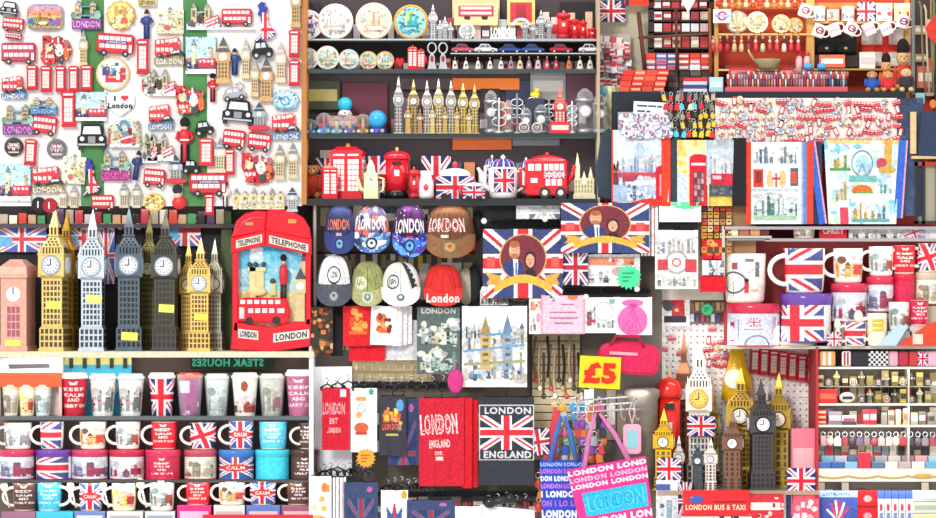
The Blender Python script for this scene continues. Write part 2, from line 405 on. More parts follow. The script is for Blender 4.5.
def P_eyetowel(c,w,h):
    c.rect(0,0,w,h,'e4f2f6'); c.blobs(40,['a8d8e4','c8e4c8','e8d8a8','b8c8dc','90c8d4'],14,(2,5)); c.rect(0,0,w,h*.05,'f0c880'); c.blobs(34,['a8dce8','c8ecf4','88c8dc','e8f8fc'],4,(2,6))
    c.ring(w*.5,h*.28,w*.13,w*.15,'7888a0',None,1.25); c.ell(w*.5,h*.28,w*.1,h*.1,'a8d0e4'); c.line(w*.5,h*.28,w*.42,h*.48,1,'7888a0'); c.line(w*.5,h*.28,w*.58,h*.48,1,'7888a0')
    sketch(c,w*.08,h*.14,w*.32,h*.34,['b08c50','6c8c4c','c8a868'],3,6); c.rect(w*.06,h*.33,w*.34,h*.37,'5c9c58'); c.rect(w*.8,0,w*.9,h*.4,'d8a850'); c.ell(w*.76,h*.28,w*.07,h*.07,'c04c5c'); c.ell(w*.84,h*.36,w*.12,h*.05,'c8a85c')
    sketch(c,w*.12,h*.42,w*.3,h*.72,['a89868','8c8058','c0b080'],9,4); c.rect(w*.32,h*.42,w*.7,h*.5,'74b8b0'); c.ell(w*.5,h*.62,w*.15,h*.09,'e0702c'); c.rect(w*.34,h*.62,w*.68,h*.74,'eef6f8'); c.rect(w*.36,h*.615,w*.66,h*.64,'6ca050')
    sketch(c,w*.72,h*.48,w*.92,h*.64,['50788c','4c8c60','88b0b8'],8,6); c.rect(w*.18,h*.8,w*.3,h,'d8485c')
    sketch(c,w*.36,h*.72,w*.58,h*.95,['d8a840','a8884c','e8c068'],5,5); sketch(c,w*.62,h*.74,w*.84,h*.95,['b8944c','3c7890','d0a858'],6,5); c.rect(w*.34,h*.94,w*.9,h*.98,'68a8a8')
def P_flag(c,w,h): c.uj(0,0,w,h)
def P_flagdark(c,w,h): c.uj(0,0,w,h,b='28305c',r='c82c3c')
def mk_text(bg,lines,extra=None):
    def P(c,w,h):
        c.rect(0,0,w,h,bg)
        for (t,x,y,hh,col,ww) in lines: c.text(t,w*x,h*y,h*hh,col,w*ww if ww else None,bold=.04)
        if extra: extra(c,w,h)
    return P
def P_sketch(bg,cols,seed,n=8,y0=.15,y1=.9):
    def P(c,w,h): c.rect(0,0,w,h,bg); sketch(c,w*.08,h*y0,w*.92,h*y1,cols,seed,n)
    return P
def P_bridgebag(c,w,h):
    c.rect(0,0,w,h,'fbfaf6'); sketch(c,w*.06,h*.18,w*.94,h*.9,['8098b0','b8a884','5c6c80','c0ccd4','94886c'],8,16); c.blobs(24,['c8dce8','e8e4d0','a8c4d8','f0f4f4'],3,(1.5,4),(w*.1,h*.3,w*.9,h*.85))
    for x,t in((.36,.12),(.7,.1)):
        c.rect(w*(x-.08),h*.34,w*(x+.08),h*.78,'c8ac74' if x<.5 else '90a8c0'); c.poly([(w*(x-.09),h*.36),(w*x,h*t),(w*(x+.09),h*.36)],'a88c5c' if x<.5 else '7088a8')
        for k in range(4): c.rect(w*(x-.04),h*(.4+k*.09),w*(x+.04),h*(.44+k*.09),'7c6444')
    c.line(w*.03,h*.56,w*.95,h*.48,h*.03,'78a4c4'); c.line(w*.36,h*.36,w*.7,h*.34,h*.03,'6c98bc'); c.line(w*.05,h*.72,w*.95,h*.68,h*.04,'a8a078')
    sketch(c,w*.04,h*.22,w*.28,h*.4,['606c78','989ca0','404c58'],5,8); sketch(c,w*.76,h*.3,w*.95,h*.46,['606c78','989ca0'],6,5); c.blobs(20,['6c98bc','3c5064','c8b078','88a8b8'],9,(.7,2.2),(w*.05,h*.72,w*.95,h*.92))
def P_eyecity(c,w,h):
    c.rect(0,0,w,h,'f4f2ee'); sketch(c,w*.05,h*.1,w*.95,h*.4,['b8b4b0','d8d4cc','98948c','8890a0'],3,14); c.ring(w*.5,h*.55,h*.16,h*.2,'b0acac'); c.ring(w*.5,h*.55,h*.05,h*.08,'c87878')
    c.rect(w*.05,h*.5,w*.3,h*.68,'d04c54'); c.rect(w*.7,h*.5,w*.97,h*.72,'d04c54'); sketch(c,w*.05,h*.72,w*.95,h*.95,['a8a49c','c8c4bc','788084','e0c8c0'],8,14)
def P_mugred(c,w,h,bg='e02030'):
    c.rect(0,0,w,h,bg); n=2
    for k in range(n):
        cx=w*(k+.5)/n
        c.poly([(cx-h*.07,h*.18),(cx-h*.1,h*.08),(cx,h*.13),(cx+h*.1,h*.08),(cx+h*.07,h*.18)],'fbeee8')
        for t,y in(('KEEP',.3),('CALM',.45),('AND',.58),('CARRY ON',.74)): c.text(t,cx,h*y,h*.085,'fbeee8',h*(.5 if len(t)<6 else .7)*(.6 if t=='AND' else 1))
def mk_keep(bg): return lambda c,w,h: P_mugred(c,w,h,bg)
def P_ujcalm(c,w,h):
    n=2
    for k in range(n):
        x0=w*k/n; c.uj(x0,0,x0+w/n,h,b='3858a0',k=.8); c.ell(x0+w/n/2,h*.5,w/n*.3,h*.15,'d83030'); c.text('CALM',x0+w/n/2,h*.5,h*.13,'fbeee8',w/n*.36)
def mk_scene(bg,cols,seed,n=7):
    def P(c,w,h):
        c.rect(0,0,w,h,bg)
        for k in range(2):
            x0=w*k/2; sketch(c,x0+w*.04,h*.2,x0+w*.46,h*.88,cols,seed+k,n)
            c.rect(x0+w*.3,h*.5,x0+w*.42,h*.8,cols[0]); c.ell(x0+w*.16,h*.35,h*.12,h*.12,cols[-1])
    return P
PAINT=dict(flagcouple=P_flagcouple,citytowel=P_citytowel,boxtowel=P_boxtowel,greyshirt=P_greyshirt,crest=P_crest,eyetowel=P_eyetowel,flag=P_flag,flagdark=P_flagdark,bridgebag=P_bridgebag,eyecity=P_eyecity,keepred=P_mugred,ujcalm=P_ujcalm,
 keepbrown=mk_keep('5c3830'),keepcyan=mk_keep('48c4e8'),keeppink=mk_keep('c46c94'),keepcrimson=mk_keep('d0204c'))
LC=['383c44','a8a8a4','686c70','c8503c','8c98a8']
PAINT['white1']=mk_scene('f6f2ea',['9aa0a0','70787c','c0b8a8','404448','b8c0c4'],2)
PAINT['white2']=mk_scene('f8f2e4',['d84838','e0a050','40586c','d8c090','6c4c3c'],5)
PAINT['white3']=mk_scene('f4f2ec',['a85040','3c5c58','70807c','c86c54','88a09c'],8)
PAINT['tinart']=mk_scene('dfe2ee',['a03c58','6c7898','8c98b4','4c5878','b8c4dc'],12,9)
PAINT['yellowbox']=mk_scene('f8f0cc',['c03030','f0c840','e8d080','a85838','f4e078'],15)
PAINT['cream']=mk_scene('ece6d4',['b0a890','88806c','c8bca0','c84448','989080'],18)
def wave(w,h,a=1.2,n=3,th=1.0,flare=0,seed=0,top=0):
    R=random.Random(seed); p1,p2=R.uniform(0,6),R.uniform(0,6)
    def f(U,V,z):
        y=-th-a*(V*.8+.2)*(1+np.sin(U*n*2*PI+p1+V*1.2))-a*.5*np.sin(V*5+p2)*0
        x=(U-.5)*w*(1+flare*(V-.5)); zz=(1-V)*h
        y=y+top*np.clip(.12-V,0,1)*-8
        return np.stack([x,y,zz],-1),np.stack([x,y+th*.8,zz],-1)
    return f
def b_cloth(root,w,h,paint,a=1.2,n=3,flare=0,ss=1.6,name='printed_cloth',th=1.0,edgeL=None,edgeR=None):
    c=Cv(w,h,ss=ss); PAINT[paint](c,w,h)
    if edgeL:
        for i,(x0,x1,col) in enumerate(edgeL): c.rect(w*x0,0,w*x1,h,col)
    c.build(wave(w,h,a,n,th,flare,int(w)),name,root,'cloth')
def b_strap(root,w,h,c,r=1.2): G().tube([(-w*.3,-1,h),(-w*.28,-1,h*1.3),(0,-1,h*1.42),(w*.28,-1,h*1.3),(w*.3,-1,h)],r,mat(c,'cloth')).build('handle',root)
def b_mug(root,w,h,paint,inner='f4ecdc',hs=-1,hc='f8f4ec',spoon=0,taper=.94,ph=0,hsize=1):
    r=w/2; c=Cv(PI*2*r*.75,h*.94); PAINT[paint](c,c.w,c.h)
    c.build(f_lathe([(r,h),(r*(1+taper)/2,h*.4),(r*taper*.96,h*.06)],rep=1,ph=ph+PI/2),'printed_body',root,'gloss')
    G().lathe([(r*taper*.8,0),(r*taper*.93,h*.03),(r*taper*.96,h*.07)],mat(inner,'gloss')).build('foot',root)
    g=G(); g.lathe([(r*.2,h*.9),(r*.9,h*.88),(r*.92,h*.985),(r*1.0,h*1.0),(r*1.01,h*.985)],mat(inner,'gloss')); g.build('rim',root)
    if hs:
        q=[(hs*(r*.9+hsize*h*.36*math.sin(t)),-r*.35,h*.52+h*.32*math.cos(t)) for t in [PI*i/12 for i in range(13)]]
        G().tube([(hs*r*.8,-r*.3,h*.84)]+q+[(hs*r*.75,-r*.3,h*.2)],h*.055,mat(hc,'gloss'),8).build('handle',root)
    if spoon:
        x=hs*(r+h*.12)
        g=G(); g.tube([(x-hs*h*.04,-r*.5,h*.12),(x+hs*h*.12,-r*.55,h*.75)],h*.035,mat('f0e8d8','gloss'),8); g.ell(x+hs*h*.16,-r*.55,h*.9,h*.14,h*.07,h*.19,mat('f0e8d8','gloss'),12,8); g.build('spoon',root)
def b_tin(root,w,h,paint,rim='c82c48',lidc=None):
    r=w/2; c=Cv(PI*2*r*.7,h*.78); PAINT[paint](c,c.w,c.h)
    c.build(f_lathe([(r*.97,h*.8),(r*.97,h*.4),(r*.97,0)],rep=1,ph=PI/2),'printed_body',root,'gloss')
    G().lathe([(r*.97,h*.76),(r*1.0,h*.77),(r*1.02,h*.9),(r*1.0,h*.985),(r*.9,h),(.1,h*.98)],mat(rim,'gloss')).build('lid',root)
    G().lathe([(r*.98,0),(r*.98,h*.03),(r*.9,h*.03)],mat(rim,'gloss')).build('base_band',root)
# ================================================================= shared souvenir shapes
def rrect(w,h,r,z0=0,n=4,x0=0):
    p=[]
    for cx,cz,a0 in((w/2-r,z0+r,-90),(w/2-r,z0+h-r,0),(-w/2+r,z0+h-r,90),(-w/2+r,z0+r,180)):
        for i in range(n+1):
            a=math.radians(a0+90*i/n); p.append((x0+cx+r*math.cos(a),cz+r*math.sin(a)))
    return p
def b_bus(root,w,h,red='e02036',dp=6,ad=0,open_=0):
    r=mat(red,'resin'); wh=mat('fbf3ee','resin'); bk=mat('26222a','resin')
    g=G(); g.prism(rrect(w,h*.86,h*.12,h*.14),-dp,0,r,1)
    g.box(-w*.5,-w*.36,-dp-.6,-dp+2,h*.16,h*.2,bk); g.build('body',root)
    g=G(); n=6
    for k in range(n):
        x0=-w*.45+k*w*.9/n; g.box(x0,x0+w*.9/n-.7,-dp-.6,-dp+1,h*.7,h*.88,wh,.2)
    g.build('upper_windows',root)
    g=G()
    for k in range(n-1):
        x0=-w*.42+k*w*.9/n; g.box(x0,x0+w*.9/n-.7,-dp-.6,-dp+1,h*.36,h*.54,wh,.2)
    g.box(w*.38,w*.46,-dp-.6,-dp+1,h*.2,h*.54,wh,.2); g.build('lower_windows',root)
    if ad:
        g=G(); g.box(-w*.28,w*.34,-dp-.7,-dp+1,h*.57,h*.68,mat('3a3f96'),.2); g.text('LONDON',0.03*w,h*.625,h*.085,-dp-.7,wh,w*.5,th=.2); g.build('advert_panel',root)
    for x in(-w*.28,w*.3):
        q=G().disc(x,h*.14,h*.14,-dp-1,-dp+3,bk,14,.4).build('wheel',root)
        G().disc(x,h*.14,h*.06,-dp-1.4,-dp,mat('c9c4c4'),10).build('hubcap',q)
def b_stackbus(root,w,h,word='LONDON',wc='4a78b8',taxi=1):
    c=Cv(w,h,clear=True)
    c.poly([(w*.04,h*.1),(w*.8,0),(w*.84,h*.12),(w*.84,h*.6),(w*.04,h*.66)],'e4283a',3)
    for k in range(5): c.rect(w*.09+k*w*.14,h*.13-k*h*.018,w*.2+k*w*.14,h*.25-k*h*.018,'fff2ea',3.6)
    for k in range(4): c.rect(w*.1+k*w*.14,h*.38,w*.2+k*w*.14,h*.5,'fff2ea',3.6)
    c.ell(w*.22,h*.64,w*.07,h*.08,'221c20',4)
    if taxi:
        c.poly([(w*.42,h*.7),(w*.5,h*.62),(w*.62,h*.48),(w*.86,h*.44),(w*.98,h*.56),(w*.98,h*.68),(w*.5,h*.78)],'201e22',5)
        c.poly([(w*.6,h*.58),(w*.66,h*.5),(w*.84,h*.47),(w*.86,h*.54)],'d8dcd8',5.4); c.ell(w*.9,h*.68,w*.05,h*.06,'504c50',5.6)
    c.M=None
    m=(c.y>h*.7+h*.05*np.sin(c.x/w*6))&(c.y<h*.97)&(c.x>w*.02)&(c.x<w*.98)
    c.put(m,wc,3); c.text(word,w*.5,h*.86,h*.2,'f6efe0',w*.82,z=4.4)
    c.blobs(int(w*h/16),['4c3830','282830','f8f0e4','6c4c3c','a08c70'],int(w*7+h),(.35,.8)); c.build(name='relief',parent=root)
def b_box(root,w,h,red='dd1c30',dp=7,glass='fff0ea',cols=3):
    r=mat(red)
    g=G(); g.box(-w/2,w/2,-dp,0,0,h*.06,r,.5); g.box(-w*.46,w*.46,-dp+.6,0,h*.05,h*.86,r,.6); g.build('body',root)
    g=G(); p=[(-w/2,h*.84),(w/2,h*.84),(w/2,h*.93)]+[(w/2*math.cos(t),h*.93+h*.07*math.sin(t)) for t in(.5,1,1.57,2.1,2.6)]+[(-w/2,h*.93)]
    g.prism(p,-dp-.5,0,r,.5); g.build('roof',root)
    g=G(); g.box(-w*.34,w*.34,-dp-.9,-dp,h*.865,h*.92,mat('fff4ec')); g.build('sign',root)
    g=G(); gl=mat(glass); n=5
    for i in range(cols):
        for k in range(n):
            x0=-w*.3+i*w*.6/cols; z0=h*.14+k*h*.13
            g.box(x0+.15,x0+w*.6/cols-.15,-dp+.1,-dp+1.2,z0+.15,z0+h*.13-.2,gl)
    g.build('window_panes',root)
def b_ben(root,w,h,c='dcc08c',rc='7a8088',dp=7,fc='f6f2e4',base=None,steps=1):
    """small clock tower magnet"""
    m=mat(c); dk=mat('6e5432' if c!='b8bcbe' else '4a4c50'); rf=mat(rc)
    g=G(); z=0
    if base:
        G().prism([(w*.75*math.cos(t),h*.1+h*.1*math.sin(t)) for t in [2*PI*i/14 for i in range(14)]],-dp-1,0,mat(base),.5).build('base',root); z=h*.06
    g.box(-w*.42,w*.42,-dp,0,z,h*.1,m,.4); g.box(-w*.34,w*.34,-dp+.5,0,h*.08,h*.5,m,.4); g.box(-w*.44,w*.44,-dp-.5,0,h*.47,h*.67,m,.5)
    g.build('tower',root)
    g=G()
    for k in range(3):
        for j in range(4): g.box(-w*.26+k*w*.19,-w*.26+k*w*.19+w*.1,-dp+.2,-dp+1,h*(.13+j*.085),h*(.185+j*.085),dk)
    g.build('windows',root)
    G().disc(0,h*.57,min(w*.27,h*.085),-dp-1.1,-dp,mat(fc),14).build('clock_face',root)
    g=G(); g.fr(0,-dp/2,h*.67,h*.76,w*.86,w*.5,rf,dp,dp*.7); g.fr(0,-dp/2,h*.76,h*.8,w*.5,w*.46,m,dp*.7,dp*.6); g.fr(0,-dp/2,h*.8,h,w*.48,w*.03,rf,dp*.7,.3); g.build('spire',root)
def b_taxi(root,w,h,c='17171b',dp=7):
    m=mat(c,'gloss'); g=G()
    p=[(-w*.5,h*.14),(w*.5,h*.14),(w*.5,h*.5),(w*.4,h*.56),(w*.34,h*.95),(w*.25,h),(-w*.25,h),(-w*.34,h*.95),(-w*.4,h*.56),(-w*.5,h*.5)]
    g.prism(p,-dp,0,m,1); g.build('body',root)
    g=G(); g.prism([(-w*.32,h*.6),(w*.32,h*.6),(w*.27,h*.9),(-w*.27,h*.9)],-dp-.5,-dp+1,mat('dfe6ea','gloss'),.2); g.build('windscreen',root)
    g=G(); g.box(-w*.13,w*.13,-dp-.7,-dp+1,h*.26,h*.52,mat('9c9ca0','metal2'),.3); g.build('grille',root)
    for x in(-w*.33,w*.33): G().disc(x,h*.42,h*.09,-dp-1,-dp+1,mat('f4f2ea','gloss'),12,.3).build('headlamp',root)
    G().box(-w*.46,w*.46,-dp-1.2,-dp+1,h*.16,h*.24,mat('c8c8cc','metal2'),.3).build('bumper',root)
    for x in(-w*.4,w*.4): G().box(x-w*.07,x+w*.07,-dp+1,-1,0,h*.2,mat('222226')).build('wheel',root)
def b_sidecar(root,w,h,c='17171b',dp=7,glass='cfd6da'):
    m=mat(c,'gloss'); g=G()
    p=[(-w*.5,h*.2),(w*.5,h*.2),(w*.5,h*.45),(w*.46,h*.55),(w*.3,h*.6),(w*.2,h*.95),(w*.1,h),(-w*.22,h),(-w*.33,h*.9),(-w*.4,h*.6),(-w*.5,h*.5)]
    g.prism(p,-dp,0,m,.8); g.build('body',root)
    for a,b in((-.3,-.06),(-.03,.16)):
        g=G(); g.prism([(w*a,h*.6),(w*b+(w*.05 if b>0 else 0),h*.6),(w*b,h*.88),(w*a+w*.03,h*.88)],-dp-.4,-dp+1,mat(glass,'gloss'),.2)
        g.build('side_window',root)
    for x in(-w*.3,w*.3):
        q=G().disc(x,h*.2,h*.2,-dp-.6,-dp+3,mat('1c1c20'),16,.3).build('wheel',root)
        G().disc(x,h*.2,h*.1,-dp-1,-dp,mat('c8c8cc','metal2'),10).build('hubcap',q)
def b_figure(root,w,h,coat='d81c30',hat='141418',tall=1,legs='1b1b24'):
    """standing soldier or policeman magnet"""
    g=G(); d=-3.5
    g.lathe([(w*.0,h*.02),(w*.2,h*.03),(w*.2,h*.4),(w*.17,h*.44),(w*.26,h*.5),(w*.3,h*.66),(w*.2,h*.74),(w*.07,h*.76),(w*.07,h*.79)],mat(coat),0,d,14,True,.55)
    g.build('coat',root)
    for x in(-w*.11,w*.11):
        G().tube([(x,d,h*.42),(x,d,h*.04),(x,d-1.3,h*.02)],w*.11,mat(legs),8).build('leg',root)
    for s in(-1,1):
        G().tube([(s*w*.28,d,h*.7),(s*w*.4,d-.5,h*.56),(s*w*.16,d-2.2,h*.48)],[w*.1,w*.09,w*.07],mat(coat),8).build('arm',root)
    G().ell(0,d,h*.8,w*.15,w*.14,h*.07,mat('f0c8a8'),12,8).build('head',root)
    g=G()
    if tall: g.ell(0,d,h*.9,w*.25,w*.22,h*.12,mat(hat,'cloth'),14,8)
    else: g.lathe([(w*.22,h*.84),(w*.17,h*.87),(w*.14,h*.94),(w*.04,h*.99),(0,h)],mat(hat),0,d,14)
    g.build('hat',root)
    G().box(-w*.22,w*.22,d-w*.18,d,h*.5,h*.54,mat('f4f0e4' if tall else '30343c')).build('belt',root)
def b_bridge(root,w,h,tc='c8b488',band='7a3c94',word='LONDON',wc='f0b8e0',seed=1):
    c=Cv(w,h,clear=True)
    c.rect(w*.02,h*.62,w*.98,h*.98,band,3)
    c.text(word,w*.5,h*.82,h*.22,wc,w*.84,z=4.2)
    for cx in(.24,.7):
        X=w*cx; c.rect(X-w*.11,h*.12,X+w*.11,h*.64,tc,5); c.poly([(X-w*.11,h*.14),(X,0),(X+w*.11,h*.14)],'8090a0',5)
        for k in range(3): c.rect(X-w*.06,h*(.2+k*.13),X-w*.01,h*(.27+k*.13),'6a5030',4.4); c.rect(X+w*.02,h*(.2+k*.13),X+w*.07,h*(.27+k*.13),'6a5030',4.4)
    c.rect(w*.3,h*.2,w*.64,h*.26,'6ca8c8',3.5); c.rect(w*.02,h*.5,w*.98,h*.58,'5c94b4',4)
    for k in range(6): c.line(w*.3+k*w*.06,h*.26,w*.3+k*w*.06,h*.5,w*.02,'a8ccd8',3)
    c.ell(w*.86,h*.5,w*.1,h*.16,'8fc0b0',4); c.ell(w*.08,h*.52,w*.08,h*.12,'60a060',4)
    c.blobs(int(w*h/16),['4c3830','282830','f8f0e4','6c4c3c','a08c70'],int(w*7+h),(.35,.8)); c.build(name='relief',parent=root)
def b_collage(root,w,h,kind=0,seed=1):
    R=random.Random(seed); c=Cv(w,h,clear=True)
    if kind==0:   # red crowded cluster
        for i in range(7): c.ell(w*R.uniform(.25,.78),h*R.uniform(.3,.75),w*.24,h*.26,'c82c3c',2)
        c.rect(w*.08,h*.05,w*.34,h*.5,'e02438',4); c.rect(w*.14,h*.12,w*.28,h*.3,'c01828',4.4)
        c.ell(w*.3,h*.42,w*.12,h*.14,'e8d0a0',5); c.rect(w*.16,h*.58,w*.5,h*.92,'e42c34',5)
        for k in range(3): c.rect(w*(.19+k*.1),h*.64,w*(.26+k*.1),h*.74,'fff0e8',5.3)
        c.ell(w*.62,h*.5,w*.13,h*.2,'f6f2ea',5); c.ell(w*.66,h*.8,w*.1,h*.12,'3a3f50',5); c.ell(w*.84,h*.6,w*.1,h*.22,'e8682c',5)
        c.rect(w*.55,h*.1,w*.62,h*.3,'cfe0ea',4); c.ell(w*.85,h*.3,w*.09,h*.12,'b06868',4); c.ell(w*.46,h*.42,w*.06,h*.08,'3b3470',5)
        c.blobs(26,['fff0ea','e02438','203050','f0c860','8c2030','e8e0d8'],seed,(w*.015,w*.05),z=5.5)
    elif kind==1: # photo plaque: pale blue sky, clock tower, red bus, white caption strip
        c.rect(0,0,w,h,'bfe4f0',2); c.rect(0,h*.88,w,h,'fbfbfb',3); c.rect(0,h*.6,w,h*.88,'7a5468',2.5)
        c.rect(w*.2,h*.22,w*.34,h*.8,'d8d8b0',4); c.poly([(w*.18,h*.24),(w*.27,h*.04),(w*.36,h*.24)],'6c8c84',4)
        c.ell(w*.27,h*.34,w*.06,h*.05,'f4f4f4',4.3); c.rect(w*.42,h*.58,w*.98,h*.84,'d82840',4)
        for k in range(4): c.rect(w*(.46+k*.13),h*.63,w*(.54+k*.13),h*.7,'fbe8ec',4.4)
        c.rect(w*.8,h*.3,w*.9,h*.58,'d8b088',3.5); c.rect(w*.05,h*.66,w*.2,h*.86,'2c3c70',4.5); c.rect(w*.28,h*.74,w*.42,h*.88,'26305c',4.6)
        c.ell(w*.12,h*.62,w*.07,h*.06,'b08070',4.6)
    elif kind==2: # bridge with bus and taxi on a white base
        c.rect(0,h*.7,w,h*.95,'eceef2',4)
        for X in(.22,.62): 
            c.rect(w*(X-.1),h*.2,w*(X+.1),h*.74,'c8bc94',5); c.poly([(w*(X-.11),h*.22),(w*X,0),(w*(X+.11),h*.22)],'96a09c',5); c.rect(w*(X-.04),h*.3,w*(X+.03),h*.5,'70603c',4.4)
        c.ell(w*.42,h*.55,w*.12,h*.2,'40302c',5); c.rect(w*.28,h*.3,w*.55,h*.38,'a8b8bc',4)
        c.poly([(w*.58,h*.6),(w*.96,h*.42),(w*.98,h*.72),(w*.6,h*.86)],'e05068',6)
        c.line(w*.6,h*.68,w*.95,h*.52,h*.05,'fbe8ec',6.4); c.line(w*.6,h*.79,w*.95,h*.64,h*.05,'fbe8ec',6.4)
        c.poly([(0,h*.7),(w*.1,h*.6),(w*.3,h*.72),(w*.26,h*.86),(w*.05,h*.82)],'5a6068',6)
    elif kind==3: # cream relief scene with tower and a red bus
        c.rect(0,h*.12,w,h,'f2ecd8',2); c.rect(w*.42,h*.1,w*.56,h*.8,'d4ccaa',4); c.poly([(w*.4,h*.14),(w*.49,0),(w*.58,h*.14)],'78908c',4)
        c.rect(w*.7,h*.3,w*.82,h*.85,'dcd0a4',4); c.rect(w*.86,h*.42,w*.96,h*.85,'d8cc9c',4); c.ell(w*.38,h*.78,w*.12,h*.1,'d85860',5)
        c.ell(w*.12,h*.35,w*.04,h*.04,'707c80',3); c.rect(w*.02,h*.9,w*.98,h*.98,'e8dcb8',4); c.ell(w*.66,h*.66,w*.1,h*.12,'c8bc70',4)
        c.blobs(10,['b8b48c','98a884','e4dcc0'],seed,(.8,2),z=4)
    elif kind==4: # eye wheel and bus collage
        c.poly([(0,h*.3),(w*.3,h*.05),(w*.7,0),(w*.95,h*.3),(w,h*.85),(w*.1,h*.95),(0,h*.8)],'d8dccc',2)
        c.ring(w*.5,h*.28,w*.1,w*.17,'3c94c4',5,1.3); c.rect(w*.04,h*.32,w*.12,h*.85,'c83440',4.5)
        c.rect(w*.2,h*.4,w*.42,h*.66,'c8a884',4); c.poly([(w*.38,h*.6),(w*.8,h*.46),(w*.84,h*.74),(w*.42,h*.84)],'d82c40',5)
        c.line(w*.42,h*.66,w*.8,h*.54,h*.06,'fff',5.4) if 0 else c.line(w*.42,h*.66,w*.8,h*.54,h*.06,'fbe4e0',5.4)
        c.rect(w*.84,h*.18,w*.94,h*.84,'c8b08c',5); c.poly([(w*.82,h*.2),(w*.89,0),(w*.96,h*.2)],'7c8888',5); c.rect(w*.1,h*.8,w*.95,h*.93,'f4f4f4',4)
        c.blobs(14,['a02838','384c68','e8d8b0','88a088'],seed,(.8,2.2),z=5)
    elif kind==5: # sunset skyline plaque
        c.put((np.abs((c.x-w/2)/(w/2))**4+np.abs((c.y-h/2)/(h/2))**4<1),'9c8c9c',2)
        k=c.a.copy(); c.rect(w*.06,h*.08,w*.92,h*.34,'c898c0',2.4); c.rect(w*.06,h*.22,w*.92,h*.42,'f09878',2.4); c.rect(w*.06,h*.42,w*.92,h*.56,'f0c068',2.4)
        for X in(.36,.62): c.rect(w*(X-.03),h*.34,w*(X+.03),h*.58,'b06840',4)
        c.rect(w*.36,h*.5,w*.62,h*.54,'904c30',4); c.rect(w*.03,h*.62,w*.97,h*.92,'b89c60',3.5)
        c.ell(w*.14,h*.66,w*.09,h*.14,'4868b0',5); c.ell(w*.27,h*.6,w*.07,h*.14,'7c9c50',5); c.ell(w*.7,h*.7,w*.1,h*.12,'7c6cb8',5); c.ell(w*.86,h*.66,w*.07,h*.14,'a05c98',5); c.rect(w*.3,h*.74,w*.6,h*.8,'403c34',5); c.ell(w*.45,h*.72,w*.12,h*.07,'f4e8b8',5)
        c.a&=k
    elif kind==6: # golden sun shaped plaque
        for i in range(12): c.ell(w*(.5+.36*math.cos(i*PI/6)),h*(.5+.36*math.sin(i*PI/6)),w*.13,h*.13,'e8b848',3)
        c.ell(w*.5,h*.5,w*.4,h*.4,'f4e08c',4); c.rect(w*.3,h*.2,w*.42,h*.6,'d8a04c',5); c.rect(w*.58,h*.26,w*.7,h*.66,'e89850',5)
        c.ell(w*.62,h*.68,w*.13,h*.12,'e8644c',5); c.ell(w*.4,h*.66,w*.12,h*.12,'f8f0c0',5); c.ell(w*.5,h*.4,w*.06,h*.08,'80a05c',5)
        c.blobs(14,['f8e89c','d88c3c','a8b458','fff6d8'],seed,(.8,2),z=5.4)
    elif kind==7: # cluster of pale towers (crowned skyline)
        c.rect(w*.02,h*.35,w*.98,h*.98,'eadfc0',3)
        for k in range(6):
            X=w*(.08+k*.165); c.rect(X-w*.05,h*.3,X+w*.05,h*.9,'d8c898',4.5); c.poly([(X-w*.05,h*.32),(X,h*.02+(k%2)*h*.15),(X+w*.05,h*.32)],'889898',4.5); c.rect(X-w*.02,h*.45,X+w*.02,h*.6,'907c4c',4)
        c.line(w*.1,h*.75,w*.9,h*.7,h*.06,'9cc0d0',5)
    elif kind==8: # sky-blue round plaque
        for i in range(10): c.ell(w*(.5+.38*math.cos(i*PI/5)),h*(.55+.34*math.sin(i*PI/5)),w*.13,h*.16,'98c8dc',3)
        c.ell(w*.5,h*.55,w*.38,h*.38,'c4e4f0',4); c.ring(w*.5,h*.6,w*.12,w*.18,'38a0dc',5); c.blobs(16,['6094b0','f4fafa','48688c','88b8c8'],seed,(.7,1.8),z=5); c.rect(w*.1,h*.86,w*.9,h*.97,'6cb4d8',5)
    c.blobs(int(w*h/16),['4c3830','282830','f8f0e4','6c4c3c','a08c70'],int(w*7+h),(.35,.8)); c.build(name='relief',parent=root)
def b_round(root,r,rim='e8dca8',kind=0):
    G().lathe([(r*.8,0),(r,1.2),(r,2.2),(r*.86,2.6)],mat(rim)).build('rim',root).rotation_euler=(PI/2,0,0)
    c=Cv(2*r*.86,2*r*.86,clear=True); q=c.w/2; c.ell(q,q,q,q,'d8e0e4' if kind==0 else '2c2628')
    c.M=c.a.copy()
    if kind==0:
        c.rect(0,0,2*q,q*.6,'e0ecec'); c.rect(q*.3,q*.5,q*.8,q*1.1,'3c4878'); c.rect(q*.9,q*.4,q*1.2,q*1.2,'58a8c0'); c.rect(q*.5,q*1.1,q*1.7,q*1.6,'d82034'); c.rect(q*.7,q*1.15,q*1.5,q*1.28,'f0c0b0'); c.rect(q*1.5,q*.6,q*1.9,q*1.4,'c02c3c'); c.rect(q*1.25,q*.6,q*1.45,q*1.4,'f4f0e8')
        c.blobs(14,['c8a070','78a8b0','b03048','404c70','f8f0e0'],4,(.7,2),(q*.2,q*.3,q*1.8,q*1.1))
    else:
        ink='d8c8c0' if kind==1 else 'b8b8ba'
        if kind==2: c.ell(q,q,q*.95,q*.95,'6a6468')
        for s_ in(-1,1):
            c.ell(q+s_*q*.5,q*.9,q*.22,q*.4,ink); c.line(q+s_*q*.3,q*1.4,q+s_*q*.75,q*.5,1,'4c4040')
        c.poly([(q*.72,q*.55),(q*1.28,q*.55),(q*1.2,q*1.3),(q,q*1.5),(q*.8,q*1.3)],'f0e8e4'); c.rect(q*.93,q*.55,q*1.07,q*1.45,'c83040'); c.rect(q*.74,q*.85,q*1.26,q*1,'c83040')
        c.rect(q*.35,q*1.55,q*1.65,q*1.72,ink)
    def f(U,V,z): 
        return np.stack([(U-.5)*c.w,-2.7-0*U,(.5-V)*c.h],-1)
    c.build(f,'printed_face',root)
